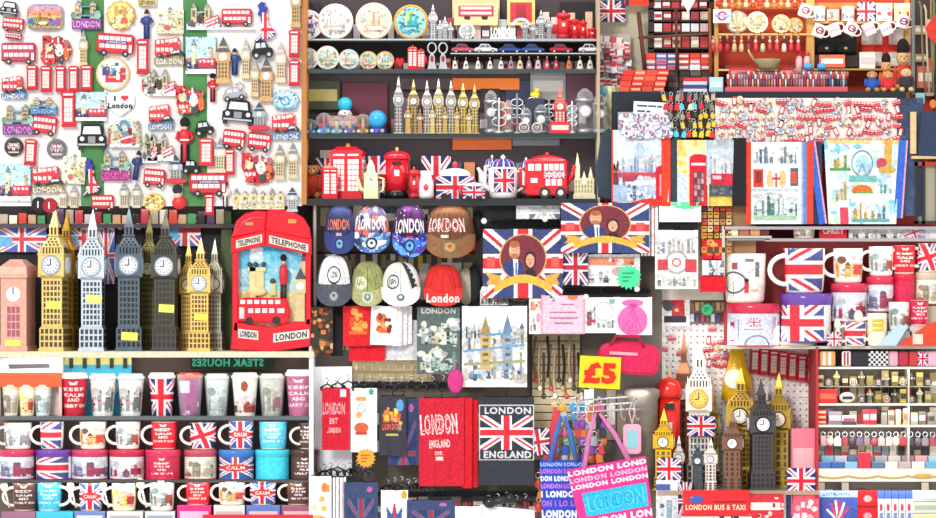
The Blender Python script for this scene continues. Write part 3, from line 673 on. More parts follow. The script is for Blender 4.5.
def b_ukmap(root,w,h):
    c=Cv(w,h,ss=2.5,clear=True)
    P=[(.35,.0),(.55,.02),(.5,.12),(.66,.14),(.6,.28),(.7,.34),(.62,.42),(.72,.55),(.82,.66),(1,.72),(.96,.84),(.74,.92),(.5,.93),(.3,.97),(.02,1),(.3,.86),(.22,.78),(.4,.68),(.42,.56),(.34,.48),(.36,.36),(.2,.32),(.28,.2),(.2,.1)]
    m=c.mpoly([(a*w,b*h) for a,b in P]); c.put(m,'2430a0',4)
    c.M=m; c.uj(-w*.15,h*.28,w*1.25,h*1.12,b='2430a0',k=.62); c.M=None; c.z[m]=4
    c.build(name='flag_map',parent=root)
def b_heartbadge(root,w,h):
    c=Cv(w,h,ss=3,clear=True)
    P=[(0,.12),(.1,.02),(.9,.02),(1,.12),(1,.5),(.85,.72),(.55,1),(.45,1),(.14,.72),(0,.5)]
    c.poly([(a*w,b*h) for a,b in P],'fdfdfd',2)
    c.text('I',w*.32,h*.24,h*.24,'151515',bold=.1); c.text('London',w*.5,h*.56,h*.27,'151515',w*.84,bold=.07)
    for dx in(-.06,.06): c.ell(w*(.66+dx),h*.2,w*.075,h*.09,'e8202c')
    c.poly([(w*.54,h*.22),(w*.78,h*.22),(w*.66,h*.38)],'e8202c')
    c.build(name='badge',parent=root)
def b_hatted(root,w,h):
    G().ell(0,-4,h*.25,w*.45,4,h*.27,mat('e02c3c')).build('body',root)
    G().ell(0,-5,h*.55,w*.22,3,h*.14,mat('f0c8a8')).build('head',root)
    G().ell(w*.05,-5,h*.78,w*.3,4,h*.2,mat('2c3434','cloth')).build('hat',root)
def b_keycar(root,w,h):
    b_sidecar(root,w,h*.75,'a8acb0',6)
    G().tube([(w*.3,-3,h*.5),(w*.45,-3,h*.8),(w*.3,-3,h),(w*.1,-3,h*.85)],.7,mat('b8b8bc','metal')).build('ring',root)
def b_badge(root,r,c):
    G().disc(0,r,r,-2.5,0,mat(c,'gloss'),24,.8).build('disc',root)
    G().text('I',-r*.1,r,r*.9,-2.6,mat('ffffff'),th=.2).build('lettering',root)

# ================================================================= panel A : the magnet board
struct('wall_magnet_board',-3,301.5,-4,206,0,4,'f5f3f1')
struct('trim_1',81,104,-4,206,-.6,0,'4f8a50'); struct('trim_2',183,207,-4,206,-.6,0,'4f8a50')
struct('trim_3',301.5,306.5,-4,204.5,-3,58,'c88440','wood')
NW={}
def mg(name,fn,args,x0,y0,x1,y1,label,cat='magnet',group=None,rot=0,d=0,turn=0):
    w=x1-x0; h=y1-y0
    if rot: # rotate about the centre
        a=math.radians(rot); cx=(x0+x1)/2; cy=(y0+y1)/2
        bx=cx-math.sin(a)*h/2; by=cy+math.cos(a)*h/2
    else: bx,by=(x0+x1)/2,y1
    return thing(name,fn,(w,h)+tuple(args),bx,by,d-.6,label,cat,group,rot=rot,turn=turn)
T='magnets on the white board'
mg('taxi_magnet',b_taxi,(),1,2,19,16,'small black taxi magnet in the top left corner of the white board',group='taxi magnets',rot=8)
mg('plaque_magnet',b_collage,(5,1),27,4,64,31,'sunset skyline plaque magnet with purple and orange sky','magnet','scenic plaque magnets')
mg('bridge_magnet',b_bridge,('c8b488','8c3c9c','LONDON','f4b8e4'),71,0,103,30,'tower bridge magnet with purple London band at the top of the green strip',group='bridge magnets')
mg('plaque_magnet',b_collage,(6,2),106,0,136,31,'golden yellow sun shaped plaque magnet',group='scenic plaque magnets')
mg('bridge_magnet',b_bridge,('c8b488','d8c890','LONDON','806040'),138,-14,157,7,'cream bridge magnet cut off by the top edge above the policeman',group='bridge magnets')
mg('policeman_magnet',b_figure,('2c4c94','1a1e2c',0,'22386c'),140,9,154,39,'policeman magnet in blue right of the yellow sun plaque',group='policeman magnets')
mg('bus_magnet',b_bus,('e0384a',),3,18,24,32,'tilted small red bus magnet under the corner taxi',group='bus magnets',rot=6)
mg('bus_magnet',b_bus,('c8485c',),6,33,22,40,'tiny dark pink bus magnet under the tilted red bus',group='bus magnets',rot=8)
mg('bus_magnet',b_bus,('c83450',),2,43,36,65,'wide crimson bus magnet at the left edge above the stacked bus',group='bus magnets')
mg('plaque_magnet',b_collage,(0,3),40,34,72,67,'crowded red collage magnet above the row of telephone boxes',group='collage magnets')
mg('clock_tower_magnet',b_ben,('e4cca0','9ca0a0'),79,30,89,67,'slim pale clock tower magnet above the fifth telephone box',group='clock tower magnets')
mg('bus_magnet',b_bus,('dc2034',6,1),97,34,134,57,'long red bus magnet with a blue London panel above the round plate',group='bus magnets',rot=4)
mg('phone_box_magnet',b_box,(),137,39,149,74,'tall red telephone box magnet below the policeman in blue',group='telephone box magnets')
for i,(a,b,c,d) in enumerate([(27,65,38,90),(41,66,52,92),(56,66,66,92),(69,66,79,92),(81,65,93,91)]):
    mg('phone_box_magnet',b_box,(),a,b,c,d,'red telephone box magnet, %s from the left in the row of five'%NTH[i],group='telephone box magnets')
thing('plate_magnet',b_round,(17,'e8dca8',0),113,74,-1,'round plate magnet with a beige rim and a red bus picture','magnet',group='round magnets')
mg('bus_magnet',b_stackbus,('LONDON','4c80c0'),1,76,27,100,'stacked red bus and taxi magnet with a blue London wave at the left edge',group='bus and taxi magnets')
mg('plaque_magnet',b_collage,(4,4),142,72,158,96,'small grey monument magnet beside the bridge with pink bus',group='scenic plaque magnets')
mg('phone_box_magnet',b_box,(),62,91,76,127,'largest red telephone box magnet, below the row of five',group='telephone box magnets')
mg('bridge_magnet',b_bridge,('d8c494','4c80c0','LONDON','8cb4dc'),30,97,58,115,'tower bridge magnet on a blue base under the row of telephone boxes',group='bridge magnets')
mg('plaque_magnet',b_collage,(1,5),76,92,107,121,'grey picture magnet between the telephone box and the heart badge',group='picture magnets')
mg('heart_badge',b_heartbadge,(),106,93,135,116,'white heart badge reading I love London in black','badge')
mg('bridge_magnet',b_bridge,('c0a878','7c3c8c','LONDON','d888d0'),2,104,36,136,'tower bridge magnet with purple London band at the left edge',group='bridge magnets')
mg('bus_magnet',b_bus,('e0243c',),33,116,57,136,'red bus magnet right of the left purple bridge magnet',group='bus magnets',rot=7)
for r,a,k,l in((9.5,(14,147),1,'round black crest magnet with a red cross at the left'),(10,(57,149),2,'round grey crest magnet with a red cross')):
    thing('crest_magnet',b_round,(r,'3a3034' if k==1 else '7c787c',k),a[0],a[1],-1,l,'magnet','round magnets')
mg('phone_box_magnet',b_box,(),25,139,37,165,'red telephone box magnet between the black crest and the grey crest',group='telephone box magnets',rot=3)
mg('taxi_magnet',b_taxi,(),78,124,107,150,'large black taxi magnet on the left green strip',group='taxi magnets')
mg('plaque_magnet',b_collage,(4,6),107,119,142,150,'eye wheel and bus collage magnet below the heart badge',group='scenic plaque magnets')
mg('plaque_magnet',b_collage,(1,7),0,164,31,201,'pale blue picture magnet with soldiers and a red bus in the lower left corner',group='picture magnets')
mg('bus_magnet',b_stackbus,('LONDON','9c8c64'),31,166,65,194,'red bus and black taxi magnet with beige London letters, lower left',group='bus and taxi magnets')
mg('plaque_magnet',b_collage,(3,8),63,153,86,184,'cream relief magnet left of the flag map',group='scenic plaque magnets',rot=4)
mg('map_magnet',b_ukmap,(),81,159,101,196,'flag coloured map magnet on the left green strip',group='map magnets')
mg('bridge_magnet',b_bridge,('c8b080','a03080','LONDON','e060b0'),100,150,132,182,'tower bridge magnet with magenta London letters right of the flag map',group='bridge magnets')
mg('policeman_magnet',b_figure,('28407c','1a1e2c',0,'22386c'),131,150,144,180,'dark blue policeman magnet touching the magenta bridge magnet',group='policeman magnets',rot=8)
mg('plaque_magnet',b_collage,(2,9),143,131,158,165,'narrow clock tower and taxi magnet left of the large guardsman',group='collage magnets')
mg('bus_magnet',b_bus,('d82c44',),144,169,165,188,'red bus magnet below the bridge group, left of the small red based tower',group='bus magnets',rot=5)
mg('clock_tower_magnet',b_ben,('cfc8b0','8c9094'),119,182,130,208,'left of the twin pale clock tower magnets at the bottom edge',group='clock tower magnets')
mg('clock_tower_magnet',b_ben,('d4ccb4','8c9094'),132,182,142,208,'right of the twin pale clock tower magnets at the bottom edge',group='clock tower magnets')
mg('plaque_magnet',b_collage,(6,12),143,193,166,212,'yellow plaque magnet at the bottom edge beside the twin towers',group='scenic plaque magnets')
thing('button_badge',b_badge,(7.5,'1c1418'),39,212,-.6,'black button badge at the bottom edge','badge','button badges')
thing('button_badge',b_badge,(7.5,'a81828'),50,213,-2,'dark red button badge overlapping the black one','badge','button badges')
mg('clock_tower_magnet',b_ben,('dcd4bc','a0a4a4'),59,187,68,208,'pale clock tower magnet beside the dark red badge',group='clock tower magnets')
mg('clock_tower_magnet',b_ben,('d8ccb0','9ca0a4'),70,185,79,208,'pale clock tower magnet directly below the cream relief magnet',group='clock tower magnets')
mg('bus_magnet',b_bus,('dc2c34',),92,195,114,211,'red bus magnet at the bottom edge of the left green strip',group='bus magnets')
mg('bus_magnet',b_stackbus,('LONDON','5884bc'),148,104,174,131,'stacked red bus and taxi magnet with a blue London wave, middle of the board',group='bus and taxi magnets')
mg('plaque_magnet',b_collage,(3,13),157,6,184,34,'cream relief magnet with pink bus near the top right green strip',group='scenic plaque magnets')
mg('plaque_magnet',b_collage,(2,14),187,2,220,32,'bridge, taxi and pink bus magnet on white base, topmost',group='collage magnets')
mg('bus_magnet',b_bus,('dc2c40',),222,9,252,27,'red bus magnet standing on a thin white plate at the top',group='bus magnets')
solid('magnet_plate',G().box(-17,17,-7,0,-2,0,mat('ececec','gloss')),237,28,-.6,'thin white plate under the top red bus magnet','plate')
mg('map_magnet',b_ukmap,(),253,2,276,42,'flag coloured map magnet at the top right',group='map magnets')
mg('clock_tower_magnet',b_ben,('d0b07c','a08c68'),290,-18,302,28,'beige clock tower magnet cut off by the top right corner of the board',group='clock tower magnets')
mg('bus_magnet',b_stackbus,('LONDON','a89c78'),154,37,185,66,'red bus and black taxi magnet with beige London letters, upper middle',group='bus and taxi magnets')
mg('plaque_magnet',b_collage,(1,15),186,37,216,74,'pale blue picture magnet on the right green strip',group='picture magnets')
mg('clock_tower_magnet',b_ben,('dcb078','4c4c54'),215,37,232,84,'tall clock tower magnet with dark roof beside the policeman',group='clock tower magnets')
mg('policeman_magnet',b_figure,('2c4c94','1a1e2c',0,'22386c'),228,48,242,75,'policeman magnet between two clock tower magnets',group='policeman magnets')
mg('clock_tower_magnet',b_ben,('e8d4b0','b8b4ac'),241,38,251,79,'slim pale clock tower magnet right of the policeman',group='clock tower magnets')
mg('taxi_magnet',b_sidecar,(),252,41,273,59,'black car magnet under the top right flag map',group='taxi magnets',rot=-6)
mg('clock_tower_magnet',b_ben,('ecd8b8','c0bcb4'),275,42,287,83,'slim pale clock tower magnet left of the two telephone boxes',group='clock tower magnets')
mg('clock_tower_magnet',b_ben,('e4c898','b0a898'),250,59,260,97,'beige clock tower magnet joined to the dark roofed one',group='clock tower magnets')
mg('clock_tower_magnet',b_ben,('d8ac74','4c5058'),259,57,274,102,'dark roofed clock tower magnet below the black car',group='clock tower magnets')
mg('phone_box_magnet',b_box,(),289,30,300,57,'upper of two telephone box magnets at the right edge of the board',group='telephone box magnets')
mg('phone_box_magnet',b_box,(),289,60,300,86,'lower of two telephone box magnets at the right edge of the board',group='telephone box magnets')
mg('plaque_magnet',b_collage,(8,16),272,88,299,110,'sky blue round plaque magnet at the right edge',group='scenic plaque magnets')
mg('plaque_magnet',b_collage,(2,17),148,68,176,98,'bridge, taxi and pink bus magnet right of the tall telephone box',group='collage magnets')
mg('plaque_magnet',b_collage,(0,18),173,84,207,117,'crowded red collage magnet on the right green strip',group='collage magnets')
mg('guardsman_magnet',b_figure,('d81c30','121216',1),207,73,219,102,'small red guardsman magnet below the pale blue picture',group='guardsman magnets')
mg('car_keyring',b_keycar,(),222,83,246,101,'silver car keyring below the policeman','keyring',rot=-8)
mg('guardsman_magnet',b_figure,('dc2034','241e20',1),175,118,195,164,'largest red guardsman magnet with black bearskin',group='guardsman magnets')
mg('taxi_magnet',b_sidecar,(),195,121,214,136,'small black car magnet right of the large guardsman',group='taxi magnets',rot=-8)
mg('taxi_magnet',b_taxi,(),223,100,254,125,'large black taxi magnet left of the red based tower',group='taxi magnets',rot=5)
mg('clock_tower_magnet',b_ben,('a8bcc4','3c4c60',7,'f6f2e4','d83040'),252,102,267,131,'grey clock tower magnet on a red base right of the large taxi',group='clock tower magnets')
mg('bus_magnet',b_stackbus,('LONDON','4c7cb8'),271,113,300,141,'stacked red bus and taxi magnet with a blue London wave at the right edge',group='bus and taxi magnets')
mg('phone_box_magnet',b_box,('e0343c',7,'ffe0dc',2),199,138,214,166,'wide red telephone box magnet on the right green strip',group='telephone box magnets')
mg('bus_magnet',b_bus,('d8283c',),223,130,245,150,'red bus magnet above the half hidden telephone box',group='bus magnets',rot=7)
mg('bus_magnet',b_bus,('d8283c',),248,133,271,152,'red bus magnet above the right crowded collage',group='bus magnets',rot=7)
mg('clock_tower_magnet',b_ben,('e4d8b8','8090a0'),214,138,227,173,'pale clock tower magnet in front of a telephone box',group='clock tower magnets')
mg('phone_box_magnet',b_box,(),225,149,235,175,'telephone box magnet half hidden behind a clock tower magnet',group='telephone box magnets')
mg('plaque_magnet',b_collage,(0,20),239,151,275,185,'crowded red collage magnet at the lower right of the board',group='collage magnets')
mg('clock_tower_magnet',b_ben,('dccca4','8c8c8c'),274,144,286,180,'left of the twin clock tower magnets at the right edge',group='clock tower magnets')
mg('clock_tower_magnet',b_ben,('dccca4','84888c'),287,142,299,179,'right of the twin clock tower magnets at the right edge',group='clock tower magnets')
mg('plaque_magnet',b_collage,(2,21),148,132,174,163,'bridge and pink bus magnet left of the large guardsman',group='collage magnets')
mg('clock_tower_magnet',b_ben,('b4c0c4','3c4c60',7,'f6f2e4','d83040'),168,155,184,184,'grey clock tower magnet on a red base at the foot of the guardsman',group='clock tower magnets')
mg('taxi_magnet',b_sidecar,(),183,160,200,174,'small black car magnet at the foot of the large guardsman',group='taxi magnets')
mg('bus_magnet',b_bus,('d42438',6,1),190,173,227,197,'long red bus magnet with a blue London panel on the right green strip',group='bus magnets')
mg('phone_box_magnet',b_box,(),205,194,214,215,'telephone box magnet at the bottom edge under the long bus',group='telephone box magnets')
mg('guardsman_magnet',b_figure,('f0ece8','141418',1),220,181,231,208,'soldier magnet in white at the end of the long bus',group='guardsman magnets')
mg('guardsman_magnet',b_hatted,(),170,184,187,209,'red soldier magnet lying below the red based tower',group='guardsman magnets',rot=-12)
mg('plaque_magnet',b_collage,(7,22),232,186,286,210,'long cream skyline magnet at the bottom edge',group='scenic plaque magnets')
mg('clock_tower_magnet',b_ben,('c4ccd0','34486c'),286,187,299,212,'blue grey clock tower magnet at the bottom right corner of the board',group='clock tower magnets')
# ================================================================= panel B : glass cabinet with four shelves
def on(name,fn,args,px,d,zt,label,cat,group=None,turn=0,rot=0,s=1,tip=0):
    return thing(name,fn,args,px,259,d,label,cat,group,rot=rot,turn=turn,z=zt+.0002,s=s,tip=tip)
def b_plate(root,r,rim='f4f2ee',seed=1,cols=('e8e0cc','a8c4b8','c89890','f8f6f2','88a0a8'),bg='f6f4f0',rim2=None,n=60):
    a=PI/2
    g=G(); g.lathe([(r*.5,0),(r*.62,.6),(r*.98,2.2),(r,2.6),(r*.96,2.9),(r*.72,1.9),(r*.7,1.6)],mat(rim,'gloss'),n=40)
    o=g.build('rim',root); o.rotation_euler=(a,0,0); o.location=(0,0,r*S)
    if rim2:
        g=G(); g.tube([(r*.93*math.cos(t),r*.93*math.sin(t),2.7) for t in [2*PI*i/40 for i in range(40)]],.9,mat(rim2,'gloss'),6,True); o=g.build('gold_band',root); o.rotation_euler=(a,0,0); o.location=(0,0,r*S)
    q=r*.86; c=Cv(2*q,2*q,bg,clear=True); c.ell(q,q,q,q,bg); c.M=c.a.copy()
    R=random.Random(seed); L=list(cols)
    for k in range(n):
        t=R.uniform(0,2*PI); u=q*R.uniform(.5,.95); c.ell(q+u*math.cos(t),q+u*math.sin(t),R.uniform(.7,2.2),R.uniform(.7,2.2),R.choice(L))
    c.rect(q*.55,q*.9,q*1.45,q*1.25,L[0]); c.rect(q*.9,q*.35,q*1.06,q*1.2,L[1]); c.poly([(q*.86,q*.4),(q*.98,q*.15),(q*1.1,q*.4)],L[2])
    c.rect(q*.5,q*1.25,q*1.5,q*1.35,L[4]); c.rect(q*.62,q*.7,q*.72,q*1.2,L[2]); c.rect(q*1.25,q*.65,q*1.36,q*1.2,L[1])
    c.text('LONDON',q,q*1.62,q*.2,'5a4c58')
    c.build(lambda U,V,z:np.stack([(U-.5)*2*q,-2.2-.9*np.hypot(U-.5,V-.5)*1.2,r+(.5-V)*2*q],-1),'printed_face',root,'gloss')
    g=G(); g.tube([(-r*.3,1,0),(-r*.3,-4,0),(-r*.3,-4,1.5)],.5,mat('3a3a3e')); g.tube([(r*.3,1,0),(r*.3,-4,0),(r*.3,-4,1.5)],.5,mat('3a3a3e')); g.tube([(-r*.3,1,.3),(0,3,r*.8),(r*.3,1,.3)],.5,mat('3a3a3e')); g.build('stand',root)
def b_globe(root,r,base='3c9cd8',top='cfe8f4',solid_=0,fig='d8b060',h=None):
    bh=r*.7
    g=G(); g.lathe([(r*.95,0),(r,bh*.15),(r*.92,bh*.55),(r*.72,bh)],mat(base,'gloss')); g.build('base',root)
    o=G().ell(0,0,bh+r*.82,r,r,r,mat(top,'gloss' if solid_ else 'glass'),20,12).build('globe',root)
    if not solid_: b=G(); b.fr(0,0,bh*.9,bh+r*1.1,r*.4,r*.3,mat(fig)); b.fr(0,0,bh+r*1.1,bh+r*1.5,r*.34,.1,mat('6888a0')); b.ell(-r*.45,-r*.2,bh+r*.3,r*.25,r*.2,r*.25,mat('d83040'),8,6); b.ell(r*.45,-r*.2,bh+r*.35,r*.25,r*.2,r*.3,mat('3c68b0'),8,6); b.build('scene',root)
    for k in range(3): G().ell((k-1)*r*.55,-r*.85,bh*.4,r*.2,r*.15,bh*.3,mat(('f4f4f0','c83848','e8c860')[k]),8,6).build('ornament',root)
def b_statue(root,w,h,c='d8b868',kind='metal2',dark='4a3a20',dep=None,sticker=None,face='f0f2f6',rim=None,base=1.0,big=1):
    """clock tower statuette; w = width of the clock storey"""
    m=mat(c,kind); dk=mat(dark,'resin'); dep=dep or w*.86; y=-dep/2
    Z=[0,.17*h,.51*h,.67*h,.72*h,.79*h,.87*h,h]; sw=w*.78; bw=w*.93
    k=dep/w
    g=G(); g.fr(0,0,0,h*.02,w*base*1.0,w*base*1.0,m,dep*base,dep*base); g.fr(0,0,h*.02,h*.155,bw,bw,m,bw*k,bw*k); g.fr(0,0,h*.155,h*.175,bw,sw,m,bw*k,sw*k); g.build('plinth',root)
    g=G(); g.fr(0,0,h*.17,h*.51,sw,sw,m,sw*k,sw*k)
    for sx in(-1,1):
        for sy in(-1,1): g.fr(sx*sw*.46,sy*sw*.46*k,h*.17,h*.5,sw*.1,sw*.1,m)
    g.build('shaft',root)
    if big:
        g=G(); n=8 if big>1 else 5; nc=5 if big>1 else 3
        for side in range(3):
            for j in range(n+3):
                lo=j<3; zz=(h*.03+j*h*.045) if lo else h*.185+(j-3)*h*.31/n; ww=bw if lo else sw; hh=(h*.033 if lo else h*.31/n*.7)
                for i in range(nc):
                    x=-ww*.38+i*ww*.76/(nc-1 if nc>1 else 1); a=(ww*.055 if nc==5 else ww*.09)*1.15
                    if side==0: g.box(x-a,x+a,-ww*k/2-.15,-ww*k/2+.5,zz,zz+hh,dk)
                    else:
                        s_=1 if side==1 else -1
                        g.box(min(s_*(ww/2-.5),s_*(ww/2+.15)),max(s_*(ww/2-.5),s_*(ww/2+.15)),x*k-a,x*k+a,zz,zz+hh,dk)
        g.build('windows',root)
    g=G(); g.fr(0,0,Z[2]-h*.012,Z[2]+h*.01,sw,w*1.04,m,sw*k,w*1.04*k); g.fr(0,0,Z[2]+h*.01,Z[3]-h*.01,w,w,m,w*k,w*k); g.fr(0,0,Z[3]-h*.01,Z[3],w*1.06,w*1.06,m,w*1.06*k,w*1.06*k)
    for sx in(-1,1): g.fr(sx*w*.46,-w*.46*k,Z[2],Z[3]+h*.02,w*.1,w*.08,m)
    g.build('clock_storey',root)
    rc=(Z[3]-Z[2])/2; cz=(Z[2]+Z[3])/2; R=min(w*.31,rc*.72)
    q=G(); q.disc(0,cz,R*1.22,-w*k/2-.7,-w*k/2+.3,mat(rim or dark,kind),24,.3); q.build('clock_rim',root)
    q=G(); q.disc(0,cz,R,-w*k/2-1,-w*k/2,mat(face,'gloss'),24); f=q.build('clock_face',root)
    q=G(); q.box(-R*.06,R*.06,-w*k/2-1.3,-w*k/2-1,cz,cz+R*.75,mat('303848')); q.box(-R*.5,0,-w*k/2-1.3,-w*k/2-1,cz-R*.06,cz+R*.06,mat('303848')); q.build('clock_hands',f)
    if big>1:
        q=G()
        for i in range(12):
            a=PI*i/6; q.disc(R*.8*math.cos(a),cz+R*.8*math.sin(a),R*.085,-w*k/2-1.25,-w*k/2-1,mat('4c5868'),6)
        q.build('numerals',f)
    for s_ in(1,-1):
        q=G(); q2=[(w/2*s_,R*math.cos(2*PI*i/16)*.9*k,cz+R*math.sin(2*PI*i/16)) for i in range(16)]
        q.add(q2+[(a+s_*.7,b,c_) for a,b,c_ in q2],[list(range(16)),list(range(16,32))]+[(i,(i+1)%16,16+(i+1)%16,16+i) for i in range(16)],mat(face,'gloss'))
        q.build('side_clock_face',root)
    g=G(); g.fr(0,0,Z[3],Z[4],w*.72,w*.72,dk,w*.72*k,w*.72*k)
    for i in range(7): g.box(-w*.4+i*w*.12,-w*.34+i*w*.12,-w*.42*k,-w*.3*k,Z[3],Z[4],m)
    g.fr(0,0,Z[4]-h*.008,Z[4]+.3,w*.88,w*.88,m,w*.88*k,w*.88*k); g.build('belfry',root)
    g=G(); g.fr(0,0,Z[4],Z[5],w*.8,w*.34,m,w*.8*k,w*.34*k)
    if big>1:
        for j in range(3):
            for i in range(4-j): g.box((i-(3-j)/2)*w*.15-w*.03,(i-(3-j)/2)*w*.15+w*.03,-w*(.4-j*.07)*k-.3,-w*.1*k,Z[4]+(j*.28+.08)*(Z[5]-Z[4]),Z[4]+(j*.28+.24)*(Z[5]-Z[4]),dk)
        for sx in(-1,1): g.fr(sx*w*.44,-w*.4*k,Z[3],Z[4]+h*.02,w*.08,w*.01,m)
    g.fr(0,0,Z[5],Z[5]+.01*h,w*.46,w*.46,m,w*.46*k,w*.46*k); g.fr(0,0,Z[5],Z[6]-h*.02,w*.26,w*.26,dk,w*.26*k,w*.26*k)
    for sx in(-1,0,1): g.fr(sx*w*.14,-w*.14*k,Z[5],Z[6]-h*.02,w*.06,w*.06,m)
    g.fr(0,0,Z[6]-h*.02,Z[6],w*.36,w*.34,m,w*.36*k,w*.34*k); g.fr(0,0,Z[6],h*.985,w*.28,w*.03,m,w*.28*k,w*.03*k); g.ell(0,0,h*.985,w*.03,w*.03,h*.012,m,8,6)
    g.build('spire',root)
    if sticker:
        z0,c2=sticker
        G().box(-w*.3,w*.3,-max(sw,bw if z0<.17 else sw)*k/2-.9,-sw*k/2+.3,h*z0,h*(z0+.055),mat(c2,'matte')).build('price_sticker',root).rotation_euler=(0,math.radians(3),0)
def b_tower(root,w,h,c='c4c4c8',kind='metal2'):
    b_statue(root,w,h,c,kind,'3c3c44',None,None,'f0f2f6',None,1.1,1)
def b_caronshelf(root,w,h,c,glass='30343c'):
    m=mat(c,'gloss'); k=w*.42
    g=G(); g.prism([(-w*.5,h*.2),(w*.5,h*.2),(w*.5,h*.46),(w*.3,h*.58),(-w*.42,h*.6),(-w*.5,h*.5)],-k/2,k/2,m,.8); g.prism([(-w*.36,h*.55),(w*.26,h*.55),(w*.12,h*.96),(-w*.22,h)],-k*.44,k*.44,m,.6); g.build('body',root)
    g=G(); g.prism([(-w*.31,h*.6),(-w*.05,h*.6),(-w*.05,h*.88),(-w*.2,h*.88)],-k*.46,k*.4,mat(glass,'gloss')); g.prism([(-w*.02,h*.6),(w*.2,h*.6),(w*.09,h*.88),(-w*.02,h*.88)],-k*.46,k*.4,mat(glass,'gloss')); g.build('windows',root)
    for x in(-w*.3,w*.3):
        for y in(-k/2,k/2-2):
            q=G().disc(x,h*.2,h*.2,y-.3,y+2,mat('1a1a1e'),14).build('wheel',root)
            G().disc(x,h*.2,h*.1,y-.6,y,mat('d8d8dc','metal2'),10).build('hubcap',q)
def b_bell(root,w,h,c='f6f4f0',pc='b03048'):
    g=G(); g.lathe([(w*.5,0),(w*.42,h*.18),(w*.3,h*.5),(w*.2,h*.66),(.05,h*.72)],mat(c,'gloss'),n=16); g.build('bell',root)
    G().lathe([(w*.07,h*.7),(w*.07,h*.84),(w*.14,h*.92),(.02,h)],mat('d8c078','metal2'),n=10).build('handle',root)
    G().ell(0,-w*.34,h*.32,w*.16,w*.08,h*.13,mat(pc),8,6).build('motif',root)
def b_opener(root,w,h,c='d0d0d4'):
    g=G(); m=mat(c,'metal2'); g.tube([(w*.42*math.cos(t),0,h*.8+h*.2*math.sin(t)) for t in [2*PI*i/16 for i in range(16)]],w*.09,m,8,True)
    g.prism([(-w*.14,h*.6),(-w*.3,h*.45),(-w*.3,h*.25),(-w*.5,0),(w*.5,0),(w*.3,h*.25),(w*.3,h*.45),(w*.14,h*.6)],-2,2,m,.5); g.build('opener',root)
    G().ell(0,-2.2,h*.4,w*.18,.8,h*.13,mat('a03848'),10,6).build('crest',root)
def b_pillarbox(root,w,h,c='d81c2c',base='15151a'):
    r=w/2; m=mat(c,'gloss')
    G().lathe([(r,0),(r,h*.16)],mat(base,'gloss')).build('base',root)
    g=G(); g.lathe([(r*.92,h*.16),(r*.92,h*.76)],m); g.build('body',root)
    G().lathe([(r,h*.76),(r*1.05,h*.8),(r*1.05,h*.85),(r*.8,h*.9),(r*.3,h*.93),(.1,h*.94)],m).build('cap',root)
    g=G(); g.ell(0,0,h*.965,r*.14,r*.14,h*.04,mat('d8b070')); g.build('finial',root)
    G().box(-r*.4,r*.4,-r*.99,-r*.7,h*.67,h*.72,mat('141418')).build('slot',root)
    G().box(-r*.2,r*.2,-r*.98,-r*.7,h*.44,h*.56,mat('f4ece4')).build('notice',root)
def b_boxpot(root,w,h,dep=22,c='d81c2c'):
    r=mat(c,'gloss'); wh=mat('f8f4ee','gloss')
    g=G(); g.box(-w/2,w/2,-dep/2,dep/2,0,h*.86,r); g.build('body',root)
    g=G(); g.fr(0,0,h*.8,h*.83,w*1.08,w*1.08,r,dep*1.08,dep*1.08); g.fr(0,0,h*.83,h*.92,w*1.04,w*.6,r,dep*1.04,dep*.6); g.build('lid',root)
    G().lathe([(w*.07,h*.9),(w*.09,h*.94),(w*.05,h*.98),(.1,h)],mat('d0904c')).build('knob',root)
    for i,x0 in enumerate((-w*.4,w*.06)):
        g=G()
        for a in range(3):
            for b in range(6): g.box(x0+a*w*.12,x0+a*w*.12+w*.1,-dep/2-.4,-dep/2+1,h*(.14+b*.095),h*(.22+b*.095),wh)
        g.build('window',root)
    g=G(); g.box(-w*.4,-w*.05,-dep/2-.5,-dep/2+1,h*.76,h*.79,wh); g.box(w*.06,w*.4,-dep/2-.5,-dep/2+1,h*.76,h*.79,wh); g.build('sign',root)
    g=G()
    for a in range(3):
        for b in range(6): g.box(w/2-1,w/2+.4,-dep*.35+a*dep*.24,-dep*.35+a*dep*.24+dep*.18,h*(.14+b*.095),h*(.22+b*.095),wh)
    g.build('side_window',root)
    G().tube([(w/2,0,h*.6),(w*.7,0,h*.58),(w*.72,0,h*.35),(w/2,0,h*.25)],1.4,r).build('handle',root)
def b_benpot(root,w,h,c='ece4b8'):
    m=mat(c,'gloss'); g=G(); g.fr(0,0,0,h*.62,w,w*.94,m); g.build('body',root)
    g=G(); g.fr(0,0,h*.62,h*.68,w*1.05,w*.7,m); g.fr(0,0,h*.68,h*.82,w*.62,w*.5,m); g.fr(0,0,h*.82,h,w*.54,w*.08,m); g.build('lid',root)
    q=G().disc(0,h*.47,w*.28,-w/2-.8,-w/2,mat('f8f4e0','gloss')).build('clock_face',root)
    g=G(); g.box(-.4,.4,-w/2-1.2,-w/2-.8,h*.47,h*.56,mat('303030')); g.box(0,w*.16,-w/2-1.2,-w/2-.8,h*.465,h*.485,mat('303030')); g.build('clock_hands',q)
    G().tube([(-w*.45,0,h*.2),(-w*.7,0,h*.25),(-w*.9,0,h*.5),(-w*1.0,0,h*.58)],[2.6,2,1.5,1.2],m).build('spout',root)
    G().tube([(w*.45,0,h*.55),(w*.85,0,h*.52),(w*.85,0,h*.22),(w*.45,0,h*.14)],1.3,m).build('handle',root)
